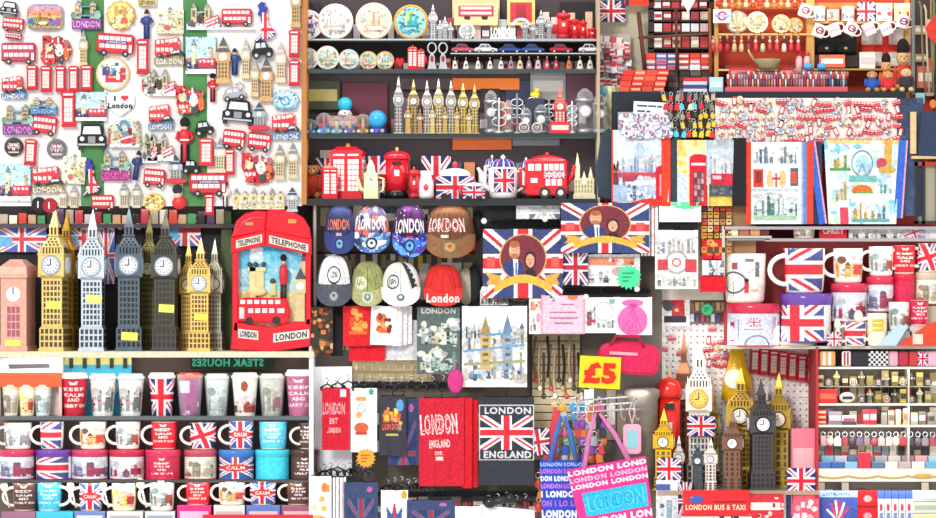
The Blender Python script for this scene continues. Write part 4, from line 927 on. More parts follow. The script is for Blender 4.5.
def b_jackpot(root,r,h,dome='2c4898'):
    wh=mat('f4f2f4','gloss')
    prof=[(r*.96,h*.66),(r*.99,h*.4),(r*.94,h*.12)]
    G().lathe([(r*.7,0),(r*.9,h*.04),(r*.93,h*.12),(r*.98,h*.4),(r*.95,h*.66),(r*.8,h*.68)],wh).build('body',root)
    c=Cv(r*1.6,h*.5,'f4f2f4'); c.uj(r*.25,0,r*1.5,h*.5)
    c.build(lambda U,V,z:np.stack([(r*1.0)*np.sin((U-.5)*1.9),-(r*1.0)*np.cos((U-.5)*1.9),h*(.64-.5*V)],-1),'flag_print',root,'gloss')
    c=Cv(r*6,r,'2c3c90')
    for k in range(12): c.rect(k*r*.5,0,k*r*.5+r*.12,r,'e8e8f0'); c.rect(k*r*.5+r*.03,0,k*r*.5+r*.09,r,'d83048') if k%2 else 0
    c.build(f_lathe([(.2,h*.86),(r*.4,h*.85),(r*.75,h*.78),(r*.86,h*.68)],rep=1),'lid',root,'gloss')
    G().lathe([(r*.12,h*.85),(r*.16,h*.9),(.1,h*.95)],wh).build('knob',root)
    G().tube([(-r*.8,0,h*.18),(-r*1.25,0,h*.28),(-r*1.3,0,h*.5),(-r*1.6,0,h*.62)],[3.2,2.6,2,1.6],wh).build('spout',root)
    G().tube([(r*.85,0,h*.58),(r*1.35,0,h*.6),(r*1.4,0,h*.25),(r*.85,0,h*.14)],1.5,wh).build('handle',root)
def b_buspot(root,w,h,c='dc1c2c'):
    m=mat(c,'gloss'); wh=mat('f8f0ec','gloss'); dep=w*.5
    g=G(); g.prism(rrect(w,h*.78,w*.08,h*.06),-dep/2,dep/2,m,1.5); g.build('body',root,0)
    g=G(); g.lathe([(w*.42,h*.8),(w*.38,h*.87),(w*.2,h*.92),(.2,h*.935)],m,0,0,24,True,.5); g.build('lid',root)
    G().lathe([(w*.04,h*.92),(w*.055,h*.97),(.1,h)],m,n=12).build('knob',root)
    g=G()
    for k in range(4): g.box(-w*.04+k*w*.125,w*.06+k*w*.125,-dep/2-.5,-dep/2+1,h*.6,h*.74,wh)
    for k in range(2): g.box(-w*.42+k*w*.17,-w*.28+k*w*.17,-dep/2-.5,-dep/2+1,h*.6,h*.74,wh)
    g.build('upper_windows',root)
    g=G()
    for k in range(3): g.box(0+k*w*.14,w*.11+k*w*.14,-dep/2-.5,-dep/2+1,h*.28,h*.42,wh)
    g.box(-w*.36,-w*.2,-dep/2-.5,-dep/2+1,h*.34,h*.44,wh); g.build('lower_windows',root)
    c=Cv(w*.5,h*.14); c.uj(0,0,w*.24,h*.14); c.uj(w*.26,0,w*.5,h*.14); c.build(lambda U,V,z:np.stack([-w*.04+U*w*.5,-dep/2-.6+0*U,h*(.58-.14*V)],-1),'flag_band',root,'gloss')
    for x in(-w*.02,w*.36):
        q=G().disc(x,h*.13,h*.12,-dep/2-1.5,-dep/2+3,mat('18181c'),18).build('wheel',root)
        G().disc(x,h*.13,h*.06,-dep/2-2,-dep/2,mat('f0e8e0'),12).build('hubcap',q)
    G().tube([(w*.45,0,h*.3),(w*.6,0,h*.5),(w*.66,0,h*.72)],[3,2.4,1.8],m).build('spout',root)
    G().tube([(-w*.48,0,h*.66),(-w*.64,0,h*.62),(-w*.64,0,h*.3),(-w*.48,0,h*.22)],1.8,m).build('handle',root)
def b_bear(root,w,h,fur='c88848',coat='d82830',hat='241c1c',hh=.2):
    f=mat(fur,'cloth')
    G().ell(0,0,h*.32,w*.38,w*.3,h*.3,mat(coat,'cloth')).build('jacket',root)
    for s_ in(-1,1):
        G().ell(s_*w*.26,-w*.25,h*.08,w*.16,w*.24,h*.09,f,12,8).build('leg',root)
        G().ell(s_*w*.38,-w*.1,h*.38,w*.1,w*.12,h*.17,mat(coat,'cloth'),12,8).build('arm',root)
    hd=G().ell(0,-w*.05,h*.7,w*.32,w*.28,h*.16,f).build('head',root)
    G().ell(0,-w*.3,h*.66,w*.13,w*.1,h*.06,mat('ecd0a0','cloth'),10,6).build('muzzle',hd)
    g=G(); g.ell(0,-w*.4,h*.68,w*.05,w*.03,h*.02,mat('18181c'),8,6)
    for s_ in(-1,1): g.ell(s_*w*.12,-w*.31,h*.73,w*.03,w*.02,h*.018,mat('18181c'),8,6)
    g.build('face',hd)
    if hat: G().ell(0,0,h*(.84+hh*.3),w*.3,w*.3,h*hh,mat(hat,'cloth')).build('hat',root)
def b_clockglass(root,w,h,tint='d4dce0',fr='b8bcc4',kind=0):
    m=mat(fr,'metal2')
    G().lathe([(w*.5,0),(w*.5,h*.08),(w*.44,h*.12)],m,n=20,ky=.7).build('base',root)
    G().lathe([(w*.4,h*.12),(w*.42,h*.7),(w*.34,h*.9),(w*.1,h)],mat(tint,'glass'),n=20,ky=.7).build('dome',root)
    q=G().disc(0,h*.5,w*.24,-w*.2,-w*.08,mat('f4f4f0','gloss')).build('clock_face',root)
    G().disc(0,h*.5,w*.3,-w*.14,-w*.04,m).build('clock_rim',root)
    G().lathe([(w*.44,h*.7),(w*.46,h*.74),(w*.44,h*.78)],m,n=20,ky=.7).build('band',root)
def b_cathedral(root,w,h,c='e8e0b8'):
    m=mat(c); dk=mat('a8985c'); g=G(); g.box(-w*.5,w*.5,-8,8,0,h*.1,m); g.box(-w*.45,w*.45,-7,7,h*.1,h*.45,m); g.build('base',root)
    for x,a,b in((-w*.3,.22,1.0),(w*.3,.2,.7),(0,.24,.6)):
        g=G(); g.fr(x,-1,h*.4,h*b*.7,w*a,w*a,m); g.fr(x,-1,h*b*.7,h*b,w*a,.3,m); g.build('spire',root)
    g=G()
    for i in range(6):
        for j in range(3): g.box(-w*.4+i*w*.14,-w*.34+i*w*.14,-7.4,-6,h*(.13+j*.1),h*(.2+j*.1),dk)
    g.build('windows',root)
    G().disc(0,h*.36,w*.12,-8,-6,mat('f4ecd0')).build('rose_window',root)
def b_card(root,w,h,kind,seed=1,dep=3):
    """small framed or printed panel"""
    c=Cv(w,h,'f4f0e8')
    if kind=='bus': c.rect(0,0,w,h,'e8c890'); c.rect(w*.1,h*.1,w*.9,h*.62,'d42838'); c.rect(w*.15,h*.16,w*.85,h*.28,'f6e4dc'); c.rect(w*.15,h*.4,w*.85,h*.5,'f6e4dc'); c.ell(w*.3,h*.66,w*.08,h*.1,'2a2a30'); c.ell(w*.7,h*.66,w*.08,h*.1,'2a2a30')
    elif kind=='bridge': c.rect(0,0,w,h,'e8c070'); c.rect(w*.1,h*.12,w*.9,h*.88,'c42838'); c.rect(w*.3,h*.2,w*.7,h*.8,'8c2030'); c.ring(w*.5,h*1.1,w*.26,w*.36,'f0e8e0')
    elif kind=='stripes':
        for k in range(6): c.rect(0,h*k/6,w,h*(k+.5)/6,'e8dcd8')
        c.blobs(18,['c02c3c','384878','f4f0e4','202028'],seed,(1,3))
    elif kind=='red': c.rect(0,0,w,h,'d02434'); c.rect(w*.1,h*.3,w*.9,h*.6,'f4e4d8'); c.blobs(10,['f4e0d8','8c1824','f0c8b0'],seed,(.8,2.5))
    elif kind=='dark': c.rect(0,0,w,h,'3a2a38'); c.blobs(14,['6c3c4c','2c2c38','a08878','48303c'],seed,(1,4))
    elif kind=='text': c.rect(0,0,w,h,'f0eeee'); c.text('LONDON',w/2,h*.4,h*.34,'8c98a8',w*.85)
    c.build(name='card',parent=root,kind='matte',thick=dep)
def b_letters(root,w,h):
    g=G(); g.box(-w/2,w/2,-4,4,0,h*.2,mat('f4f4f2','gloss')); g.build('base',root)
    G().text('LONDON',0,h*.6,h*.75,-1,mat('f8f8f6','gloss'),w*.95,.05,th=3).build('lettering',root)
def b_block(root,w,h,dep,c,kind='matte',band=None):
    G().box(-w/2,w/2,-dep/2,dep/2,0,h,mat(c,kind),.4).build('box',root)
    if band: G().box(-w*.42,w*.42,-dep/2-.4,-dep/2+.5,h*.3,h*.7,mat(band,'matte')).build('printed_band',root)
def b_heart(root,w,h,c='d81c30'):
    p=[(w/2*(.94*math.sin(t)**3),h*.5+h/2*((13*math.cos(t)-5*math.cos(2*t)-2*math.cos(3*t)-math.cos(4*t))/17+.14)) for t in [2*PI*i/24 for i in range(24)]][::-1]
    G().prism(p,-3,3,mat(c,'gloss'),1).build('heart',root)
    G().box(-w*.2,w*.2,-4,4,0,h*.08,mat('303034')).build('stand',root)

struct('wall_case',304,598,-6,206,54,58,'40363a'); struct('trim_4',597,600,-6,206,4,58,'b8a488','matte')
bd='storage box standing behind'
for i,(x0,x1,y0,y1,c,b,l) in enumerate([(308,320,2,38,'2c2c34',None,'dark box behind the leftmost plate'),(452,500,-6,30,'e4c498','c8303c','tan box with a red band behind the small white plate'),
   (306,340,80,110,'3c4434','a8a060','olive box with gold squares above the snow globes'),(342,388,82,132,'5c2434',None,'maroon box behind the blue snow globe'),(566,597,74,112,'5c3848',None,'plum box at the right end of the third shelf'),
   (530,566,72,100,'8c8c8c','b8b4b0','grey patterned box behind the glass clocks'),(452,520,78,90,'e0742c',None,'orange strip box under the second shelf'),(480,500,88,132,'301c20',None,'dark box behind the glass clocks'),
   (505,535,80,116,'2c3450',None,'navy box behind the glass clocks'),(452,512,139,150,'c86028',None,'long orange box above the flag teapot'),(512,560,138,146,'6c747c',None,'grey tray above the bus teapot'),
   (366,386,148,196,'283048','a03848','navy cushion box behind the cream clock tower teapot'),(320,340,150,170,'c8ccc8',None,'pale box behind the telephone box teapot'),(560,596,2,38,'181418',None,'black box behind the red pillar boxes'),
   (398,452,78,90,'4c3c44',None,'mauve box behind the clock tower statuettes')]):
    thing('storage_box',b_block,(x1-x0,y1-y0,4,c,'matte',b),(x0+x1)/2,y1,51.5-(i%4)*.45,l,'box','boxes at the back of the cabinet')
z2=shelf(306,597,69.5,6,53,4,'3c4648','grey glass shelf under the small plates and bells','cabinet shelves',dref=14)
z3=shelf(306,597,134,6,53,5,'2c3636','dark glass shelf under the snow globes','cabinet shelves',dref=20)
z4=shelf(306,597,199,0,53,7,'26282a','bottom shelf under the red teapots','cabinet shelves',dref=20)
z1=shelf(306,450,39.5,14,53,1.6,'b8c4c4','thin glass shelf under the three large plates','cabinet shelves',dref=26)
z1b=shelf(450.5,597,39.5,14,53,2.4,'a8b0b4','glass shelf under the red pillar boxes','cabinet shelves',dref=26)
z1c=shelf(450.5,597,53.5,14,53,1,'c4c8cc','thin glass shelf under the toy cars','cabinet shelves',dref=24)
PC=('e8e0cc','a8c4b8','c89890','f8f6f2','88a0a8')
for x,r,rim,cs,bg,r2,l in[(308,15,'ececea',('3858a0','c05060','ececf4','384060','8890b0'),'eceef4',None,'large white plate with blue print cut off at the left of the top shelf'),
   (335.5,18,'f0eeea',('dce4d4','b8ccb8','90a0a0','e8b0b0','c8a8a0'),'eaf0ec','d8d4c8','large white plate with pale green print on the top shelf'),
   (374,18.5,'f4ece0',('d8b088','c88c7c','e8d4b0','90b0b8','d0a080'),'f4e8d8','e4c8a8','large white plate with a peach ring of pictures'),
   (411,17.5,'e0b860',('4098b8','38a070','e8d040','58b8d8','2c7890'),'88cce0','c88c40','large plate with gold rim and turquoise centre')]:
    on('plate',b_plate,(r,rim,int(x),cs,bg,r2),x,28,z1,l,'plate','plates on the top shelf')
on('plate',b_plate,(8,'f4f2f0',8,('a0a8a8','b0b8b0','d0c8c0','e8e8e4','98a0a0'),'f2f2ee',None),467,24,z1b,'small pale plate in front of the tan box','plate','plates on the top shelf')
for x,w_,h_ in((433,8,36),(440,6,20),(445,6,24),(450.5,5,18)): on('silver_statuette',b_tower,(w_,h_,'d4d4d6'),x,30,z1 if x<450 else z1b,'silver tower statuette right of the gold rimmed plate, about %s pixels tall'%('thirty-six' if h_==36 else {20:'twenty',24:'twenty-four',18:'eighteen'}[h_]),'statuette','silver statuettes on the top shelf')
for x,w_,h_,n in((525,7,22,'leftmost'),(533,6,18,'short second'),(541,8,30,'tallest'),(549,6,24,'rightmost')): on('silver_statuette',b_tower,(w_,h_,'c0c0c4'),x,26,z1b,'%s silver tower statuette between the white letters and the pillar boxes'%n,'statuette','silver statuettes on the top shelf')
on('picture_card',b_card,(44,22,'bus',1),476,38,z1b+.06,'tan picture card with a red bus at the top of the cabinet','card','picture cards in the cabinet')
on('picture_card',b_card,(28,26,'bridge',2),521,38,z1b+.06,'gold framed red bridge picture above the white letters','card','picture cards in the cabinet')
on('letter_ornament',b_letters,(26,12),503,22,z1b,'white standing letters spelling London','ornament')
for x,w_,h_,n in((563.5,14,29,'largest'),(574.5,9,22,'second'),(583,8,20,'third'),(592,9,12,'shortest')): on('pillar_box_bank',b_pillarbox,(w_,h_,'dc1828','b01020'),x,24,z1b,'%s red pillar box bank on the top shelf'%n,'money box','red pillar box banks')
for x,c,n in((463,'c85868','dusty pink'),(486,'f2f2f0','white'),(510,'2c4890','dark blue'),(533,'30508c','slate blue'),(561,'b81c34','dark red'),(590,'ecdce4','pale pink')): on('toy_car',b_caronshelf,(23,9.5,c,'6c7884' if n=='white' else '30343c'),x,22,z1c,'%s toy car on the thin glass shelf'%n,'toy car','toy cars in the cabinet')
for i,x in enumerate((455,466,478,490,501)): on('souvenir_bell',b_bell,(7,13,'f4f0ec',('b03048','384878','c8a040','a02840','485888')[i]),x,18,z2,'small white bell, %s from the left below the toy cars'%NTH[i],'bell','white bells on the second shelf')
for i,(x,c,c2) in enumerate(((511,'b8889c','3c3c70'),(520,'e8d8b0','a03c50'),(529,'a07888','ececec'),(538,'d8ccc0','c03848'),(547,'c84860','f0e8e4'),(556,'b03850','e8c8c8'),(569,'c8785c','dc3c30'),(580,'ece8e0','606068'),(590,'e4dcd4','886070'))):
    on('thimble',b_bell,(8,14,c,c2),x,19,z2,'patterned thimble, %s from the left after the white bells'%NTH[i],'thimble','thimbles on the second shelf')
for x,r,rim,n in((308,11,'dcdce4','leftmost small plate, cut off by the wooden post'),(327.5,12,'ececdc','white floral small plate'),(349,10.3,'c8e0dc','small plate with pale turquoise rim'),(368.5,9.3,'d8c48c','small plate with beige rim'),(385,9.3,'dcb868','small plate with gold rim')):
    on('plate',b_plate,(r,rim,int(x*3),('e8b8a0','98c8c0','c87878','a8dcd8','88a880'),'e4eee0',None,30),x,20,z2,n+' on the second shelf','plate','plates on the second shelf')
on('heart_ornament',b_heart,(9,13),400,18,z2,'small red heart ornament left of the telephone boxes','ornament')
for x,w_,h_,n in((412.5,9.5,25,'left'),(421,7,22,'right')): on('phone_box_ornament',b_boxpot,(w_,h_,8),x,18,z2,'%s of two small red telephone boxes on the second shelf'%n,'ornament','telephone box ornaments')
for x,n in((432,'left'),(443,'right')): on('bottle_opener',b_opener,(10,27),x,16,z2,'%s of two silver bottle openers on the second shelf'%n,'bottle opener','bottle openers')
# row 3
for x,r,b,t,s_,f,h_,n in((311,6,'3c88c0','b8d8e8',0,'d0c080',0,'small blue based snow globe at the far left'),(324,8.5,'4898cc','e8d8e0',0,'d05058',0,'snow globe with a red figure beside the far left globe'),(337,7,'58b0d8','c8e4f0',0,'d8c880',0,'blue based snow globe left of the brown globe'),
    (350,7.5,'3c68b8','d0e4f4',0,'c8b070',0,'snow globe with deep blue base under the raised blue globe'),(363,8,'987850','e8d8c0',0,'d8a850',0,'brown based snow globe with gold figure'),(377.5,9.5,'2c4cb0','38a8e0',1,'',0,'bright blue domed snow globe right of the brown based one')):
    on('snow_globe',b_globe,(r,b,t,s_,f),x,20,z3,n,'snow globe','snow globes on the third shelf')
on('snow_globe',b_globe,(7.5,'d8e4e8','2cacdc',1),345,31,z3+.075,'turquoise domed snow globe raised above the others','snow globe','snow globes on the third shelf')
on('storage_box',b_block,(30,18.5,12,'b87868','matte','e8c8a8'),342,31,z3,'tan box carrying the raised turquoise snow globe','box','boxes at the back of the cabinet')
BN='clock tower statuettes on the third shelf'
for i,(x,w_,h_,c,d,n) in enumerate(((398.5,9,58,'c0bcbc',16,'tall silver clock tower statuette nearest the snow globes'),(413.5,10,55,'b8a068',18,'bronze gold clock tower statuette, second in the third shelf row'),(427,9,54,'c8c0b8',16,'pewter clock tower statuette, third in the row'),
    (438.5,9,56,'e0cc98',18,'pale gold clock tower statuette, fourth in the row'),(451,9,54,'c4bcac',16,'pewter gold clock tower statuette, fifth in the row'),(463,9,52,'dcc070',18,'gold clock tower statuette, sixth in the row'),(474.5,9,50,'d8bc74',16,'gold clock tower statuette, last in the row'))):
    on('clock_tower_statuette',b_statue,(w_,h_,c,'metal2','50402c',None,None,'f0f2f6',None,1.15,1),x,d,z3,n,'statuette',BN)
for i,(x,w_,h_,c) in enumerate(((408,6,30,'d0a868'),(420,5,26,'b8906c'),(432.5,5,30,'dcc48c'),(445,5,28,'c8a868'),(457,5,28,'d8b060'),(469,5,26,'d8b878'))):
    on('clock_tower_statuette',b_statue,(w_,h_,c,'metal2','50402c',None,None,'f0f2f6',None,1.15,0),x,10,z3,'miniature clock tower statuette in front, %s from the left'%NTH[i],'statuette','miniature statuettes on the third shelf')
for x,w_,h_,d,n in((491,16,44,24,'tall silver glass clock right of the gold statuettes'),(508,12,34,18,'slim silver glass clock, second from the left'),(526,13,26,14,'short silver glass clock in the middle'),(541,16,30,30,'wide silver glass clock behind the short one'),(585,22,46,26,'large glass clock at the right end of the third shelf')):
    on('glass_clock',b_clockglass,(w_,h_),x,d,z3,n,'clock','glass clocks on the third shelf')
for x,n in((524,'left'),(537,'right')): on('round_trinket',b_round,(5.5,'dcdce0',2),x,10,z3+.023,'%s small silver round frame at the front of the third shelf'%n,'frame','round frames')
on('pillar_box_clock',b_statue,(13,46,'d85040','resin','f4ece4',None,None,'f4f0e8',None,1.2,1),560,18,z3,'red and white clock tower ornament on the third shelf','ornament')
on('storage_box',b_block,(20,12,6,'d82c38','matte','f4e0d0'),560,9,z3,'small white and red box at the foot of the red clock tower ornament','box','boxes at the back of the cabinet')
on('glass_vase',b_clockglass,(16,40,'d8e0e4','a8acb4'),600,12,z3,'glass clock cut off by the right post','clock','glass clocks on the third shelf')
# row 4
on('teddy_bear',b_bear,(22,42,'c08040','c8442c','241c1c',.1),312,30,z4,'brown teddy bear in a red jacket at the left of the bottom shelf','teddy bear')
on('phone_box_teapot',b_boxpot,(32,57,24),348,28,z4,'large red telephone box teapot on the bottom shelf','teapot',None,turn=-8)
on('phone_box_teapot',b_boxpot,(15,36,12),329,10,z4,'small red telephone box teapot left of the large one','teapot',None,turn=12)
on('clock_tower_teapot',b_benpot,(14.5,39),371,12,z4,'cream clock tower teapot in front of the red telephone box','teapot')
on('pillar_box_teapot',b_pillarbox,(25,52),397,22,z4,'large red pillar box teapot with black base','teapot')
on('pillar_box_teapot',b_pillarbox,(11,32,'d82030','a81020'),414,10,z4,'small red pillar box teapot beside the large one','teapot')
def b_jug(root,r,h,c='f0eeec',p='d84050'):
    G().lathe([(r*.8,0),(r,h*.1),(r*.95,h*.55),(r*.7,h*.8),(r*.75,h),(r*.6,h*.98)],mat(c,'gloss')).build('body',root)
    G().tube([(-r*.8,0,h*.85),(-r*1.5,0,h*.7),(-r*1.3,0,h*.3),(-r*.9,0,h*.2)],1.2,mat(p,'gloss')).build('handle',root)
    G().ell(0,-r*.8,h*.4,r*.35,r*.3,h*.15,mat(p,'gloss')).build('motif',root)
on('milk_jug',b_jug,(8,28),426,12,z4,'white jug with a red handle on the bottom shelf','jug')
def b_jackbus(root,w,h,base='26408c'):
    c=Cv(w,h*.55); c.uj(0,0,w,h*.55); c.rect(0,h*.22,w,h*.28,'c01c30')
    c.build(name='flag_body',parent=root,kind='gloss',thick=12)
    G().ell(0,-6,h*.58,w*.42,5.5,h*.16,mat('f0eef0','gloss')).build('lid',root)
    G().ell(0,-6,h*.82,w*.07,2,h*.1,mat('c02840','gloss'),10,6).build('knob',root)
    G().tube([(-w*.48,-6,h*.2),(-w*.62,-6,h*.3),(-w*.68,-6,h*.6)],[3,2.4,1.6],mat('c82038','gloss')).build('spout',root)
    for x in(-w*.28,w*.28): G().disc(x,h*.05,h*.09,-13.5,-10,mat('18181c')).build('wheel',root)
on('flag_teapot',b_jackbus,(38,42),455,30,z4,'flag patterned bus teapot left of the white flag teapot','teapot')
on('flag_teapot',b_jackbus,(22,22),474,4,z4,'small flag patterned teapot in front of the large flag bus teapot','teapot')
on('flag_teapot',b_jackpot,(15,47),503,18,z4,'white round teapot with a flag print and striped lid','teapot')
on('white_teapot',b_jackpot,(9,40,'ececec'),492,42,z4+.03,'pale teapot behind the round flag teapot','teapot')
on('storage_box',b_block,(18,7,12,'504044','matte'),492,42,z4,'low box lifting the pale teapot at the back','box','boxes at the back of the cabinet')
on('bus_teapot',b_buspot,(42,47),547,14,z4,'large red double decker bus teapot','teapot',None,turn=-8)
on('white_teapot',b_jackpot,(8,40,'f4f4f4'),526,42,z4+.02,'small white teapot behind the bus teapot','teapot')
on('storage_box',b_block,(18,4.8,12,'403c44','matte'),526,42,z4,'low box lifting the small white teapot','box','boxes at the back of the cabinet')
on('cathedral_ornament',b_cathedral,(22,46),584,14,z4,'cream cathedral ornament right of the bus teapot','ornament')

R=random.Random(77); cl=['c8a0a8','e8dcd8','a84858','6c6070','d8b8a0','8c8488','e4c8c0','b0606c','5c5058','d0d0d4','dc8858']
for rn,(y,x0,x1,st,zz,hh,nm) in enumerate(((40,318,596,8.6,z1,(10,30),'top'),(69,312,596,8.2,z2,(8,13),'second'),(134,390,596,11,z3,(14,40),'third'),(199,320,592,13,z4,(16,44),'bottom'))):
    for i in range(int((x1-x0)/st)):
        x=x0+(i+.5)*st; z_=zz
        if rn==0 and x>450: z_=z1b
        w_=st*R.uniform(.7,.98); h_=R.uniform(*hh); c=R.choice(cl if rn<2 else ['6c5c64','4c4450','8c7c80','a05c5c','3c3c48','58606c','c07c54','b0a8a8'])
        on('back_packet',b_block,(round(w_,1),round(h_,1),3,c,'gloss',R.choice(['f0e8e4','c83c48','584858',None,None])),x,46+R.random()*3,z_,'small packet at the back of the %s cabinet shelf, number %d from the left'%(nm,i+1),'packet','packets at the back of the cabinet')

for x,w_,h_,d,l in((374,40,44,44,'round topped union flag cushion behind the cream clock tower teapot'),(436,30,44,45,'union flag tin behind the white jug'),(328,26,42,45,'union flag box behind the small telephone box teapot'),(533,22,38,45,'union flag box behind the bus teapot')):
    on('flag_box',b_cloth,(w_,h_,'flagdark',1,2),x,d,z4,l,'box','union flag boxes at the back of the bottom shelf')
def b_ringstand(root,w,h):
    for k in range(3): G().tube([(w/2*math.cos(t),0,h*(.3+.2*k)+w*.3*math.sin(t)) for t in [2*PI*i/14 for i in range(14)]],.7,mat('d0d4d8','metal'),6,True).build('wire_ring',root)
    G().lathe([(w*.4,0),(w*.4,2),(1,3),(1,h*.9)],mat('c8ccd0','metal2'),n=14).build('stem',root)
for x,w_,h_,d,l in((499,14,40,12,'between the two left glass clocks'),(517,12,46,34,'behind the second glass clock'),(534,14,48,38,'above the two silver round trinkets'),(572,10,36,10,'right of the red clock tower ornament'),(549,9,40,36,'left of the red clock tower ornament')):
    on('wire_ornament',b_ringstand,(w_,h_),x,d,z3,'silver wire ring ornament '+l,'ornament','silver wire ornaments')
on('yellow_duck',lambda root:(G().ell(0,0,3.5,5,3.5,3.5,mat('f0d020','gloss')).build('body',root),G().ell(2,-1,8,2.6,2.4,2.6,mat('f0d020','gloss')).build('head',root)),(),535,40,z3+37*S,'small bright yellow figure high on the third cabinet shelf','figure')
on('storage_box',b_block,(20,36.5,8,'2a3044','matte',None),535,40,z3,'dark navy box carrying the small yellow figure','box','boxes at the back of the cabinet')
# ================================================================= panel C : the outdoor stall
struct('wall_stall',598,940,-6,228,70,74,'c44428'); struct('wall_canvas',598,655,-6,110,64,69,'cfcab0','cloth')
struct('trim_5',935,940,-6,228,58,70,'403838')
def b_rack(root,x):
    dk='3c1c18'
    def bar(a,b,r,name,c):
        G().tube([(a[0],0,a[1]),(b[0],0,b[1])],r,mat(c,'wood'),8).build(name,root)
    bar((-34,62),(-27,0),2.2,'post','6c3424'); bar((4,66),(5,0),1.5,'post','5c3020'); bar((38,66),(39,0),1.6,'post','94602c')
    bar((-34,36),(39,40),1.5,'rail','6c3828')
def b_cab(root,w,h,rows,c='2c1410'):
    g=G(); g.box(-w/2,w/2,6,8,0,h,mat(c,'wood')); g.build('back_panel',root)
    for x in(-w/2,w/2-5): G().box(x,x+5,-8,6,0,h,mat(c,'wood')).build('side_panel',root)
    for z in rows: G().box(-w/2,w/2,-8,6,z-1.6,z,mat(c,'wood')).build('shelf',root)
CAB=[4,20,32,44,52]
cz=shelfz(52,56)
on('wooden_cabinet',b_cab,(66,56,CAB),681,56,cz,'dark wooden cabinet of red and white packets behind the ladder frame','cabinet')
on('ladder_frame',b_rack,(1,),672,40,cz-.09,'brown wooden ladder frame in front of the dark cabinet','frame')
R=random.Random(5)
rows={0:['f0e8e4','c04040','d8c8a8','b83838','d0c4a0','c84850'],1:['f4ece8','c04048','d04c50','e8e8ec','e4e4e8','d8b8b8'],2:['e8e0dc','a83c40','883038','dccfc0','b84850','c8b8a0','c05058'],3:['e8dcd8','c04848','b04848','d04844','c05048','b83c40']}
for lv in range(4):
    for i,c in enumerate(rows[lv]):
        on('packet',b_block,(8,8.5 if lv else 11,6,c,'matte',R.choice(['b83840','f0e4d8','d8c8b0',None])),658+i*9.2-(1 if lv==3 else 0)*1,52,cz+(CAB[lv])*S,'small packet, %s from the left on the %s shelf of the dark cabinet'%(NTH[i],['lowest','second','third','top'][lv]),'packet','packets in the dark wooden cabinet')
# stacks of boxes
yz=shelfz(93,40)
g=G(); a=W(612,0,10).x/S; b=W(906,0,10).x/S; g.box(a,b,9,62,yz/S-60,yz/S,mat('2c343c','cloth'))
o=g.build('display_table'); setp(o,'long stall table under a dark navy cloth','table')
bc=['e03028','e84c3c','dc3428','6474b8','f06848','d8dce8']
n=0
for lv,(z0,zz) in enumerate(((0,0),(5.6,0),(11.2,0),(16.8,0))):
    for i in range(4):
        on('gift_box',b_block,(11,5.4,10,bc[(i*2+lv)%3] if (i+lv)%4 else 'f0603c','gloss','f4b49c' if i%2 else None),624+i*11.5+lv*1.5,26+lv,yz+z0*S,'red gift box, %s from left in the %s layer at the table end'%(NTH[i],['lowest','second','third','top'][lv]),'box','red gift boxes on the table')
for lv in range(7):
    for i in range(6 if lv>3 else 2):
        x=650+i*11.2 if lv>3 else 650+i*8
        c=[['e84838','7084c4','6878bc','e04838','e03c34','e85c44'],['f07048','8090c8','5868b0','d04848','f0704c','e04030'],['5c70b4','dc3830','7880a8','6c7088','ececf0','e04838']][6-lv if lv>3 else 0][i]
        on('toy_box',b_block,(10.6,5.6,8,c,'gloss',['f4e8e0','d8dcf0','e84838','f8d8c8'][(i+lv)%4]),x,48,yz+lv*5.8*S,'small toy box, %s from the left in the %s layer behind the gift boxes'%(NTH[i],NTH[lv]),'box','toy boxes stacked behind the gift boxes')
for lv in range(4):
    for i in range(4): on('toy_box',b_block,(10.6,5.6,8,['3c3434','6c5c54','4c3838','503c34'][(i+lv)%4],'matte',None),673+i*11.2,50,yz+lv*5.8*S,'dark toy box under the toy boxes, %s from the left in the %s layer'%(NTH[i],NTH[lv]),'box','dark boxes under the toy boxes')
for lv,c in enumerate(('e8e8ee','3c4c94','d8d8e0','d83038')): on('toy_bus_box',b_block,(24,3.6,8,c,'gloss',None),695,30,yz+lv*3.7*S,'%s long box beside the pale blue packs, %s from the bottom'%(['white','blue','pale grey','red'][lv],NTH[lv]),'box','long boxes on the table')
on('blue_pack',b_block,(14,15,8,'b4dcec','gloss','d8f0f8'),716,26,yz,'pale blue pack at the corner of the toy stack','pack')
# shelf unit right
def b_unit(root):
    w=mat('d8a050','wood')
    for x in(-96,-3,1,97): G().box(x-2,x+2,-4,10,-4,100,w).build('post',root)
    for z,c in((62,'e0b468'),(26,'e4c890')): 
        G().box(-94,0,-6,12,z-2,z,mat(c,'wood')).build('shelf',root)
    G().box(0,96,-6,12,72,74.5,w).build('shelf',root)
    G().box(-94,96,9,12,88,94,mat('e88c30','wood')).build('top_rail',root)
uz=shelfz(95,44)
on('shelf_unit',b_unit,(),811,44,uz,'open wooden shelf unit with orange rails behind the table','shelf unit')
def b_sign(root,w,h):
    G().box(-w/2,w/2,-1.5,0,0,h,mat('f0e8e8','gloss')).build('panel',root)
    c=Cv(w,h,'f0e8e8',ss=3); c.ring(w/2,h/2,h*.2,h*.36,'d8344c'); c.rect(w*.12,h*.4,w*.88,h*.6,'3c58b0'); c.text('LONDON',w/2,h/2,h*.13,'e8ecf8',w*.66)
    c.build(name='roundel',parent=root,thick=1.9,kind='gloss')
u1=uz+62*S; u2=uz+74.5*S
on('roundel_sign',b_sign,(18,14),722,32,u1+10*S,'white sign with a red ring and blue bar on the shelf unit','sign')
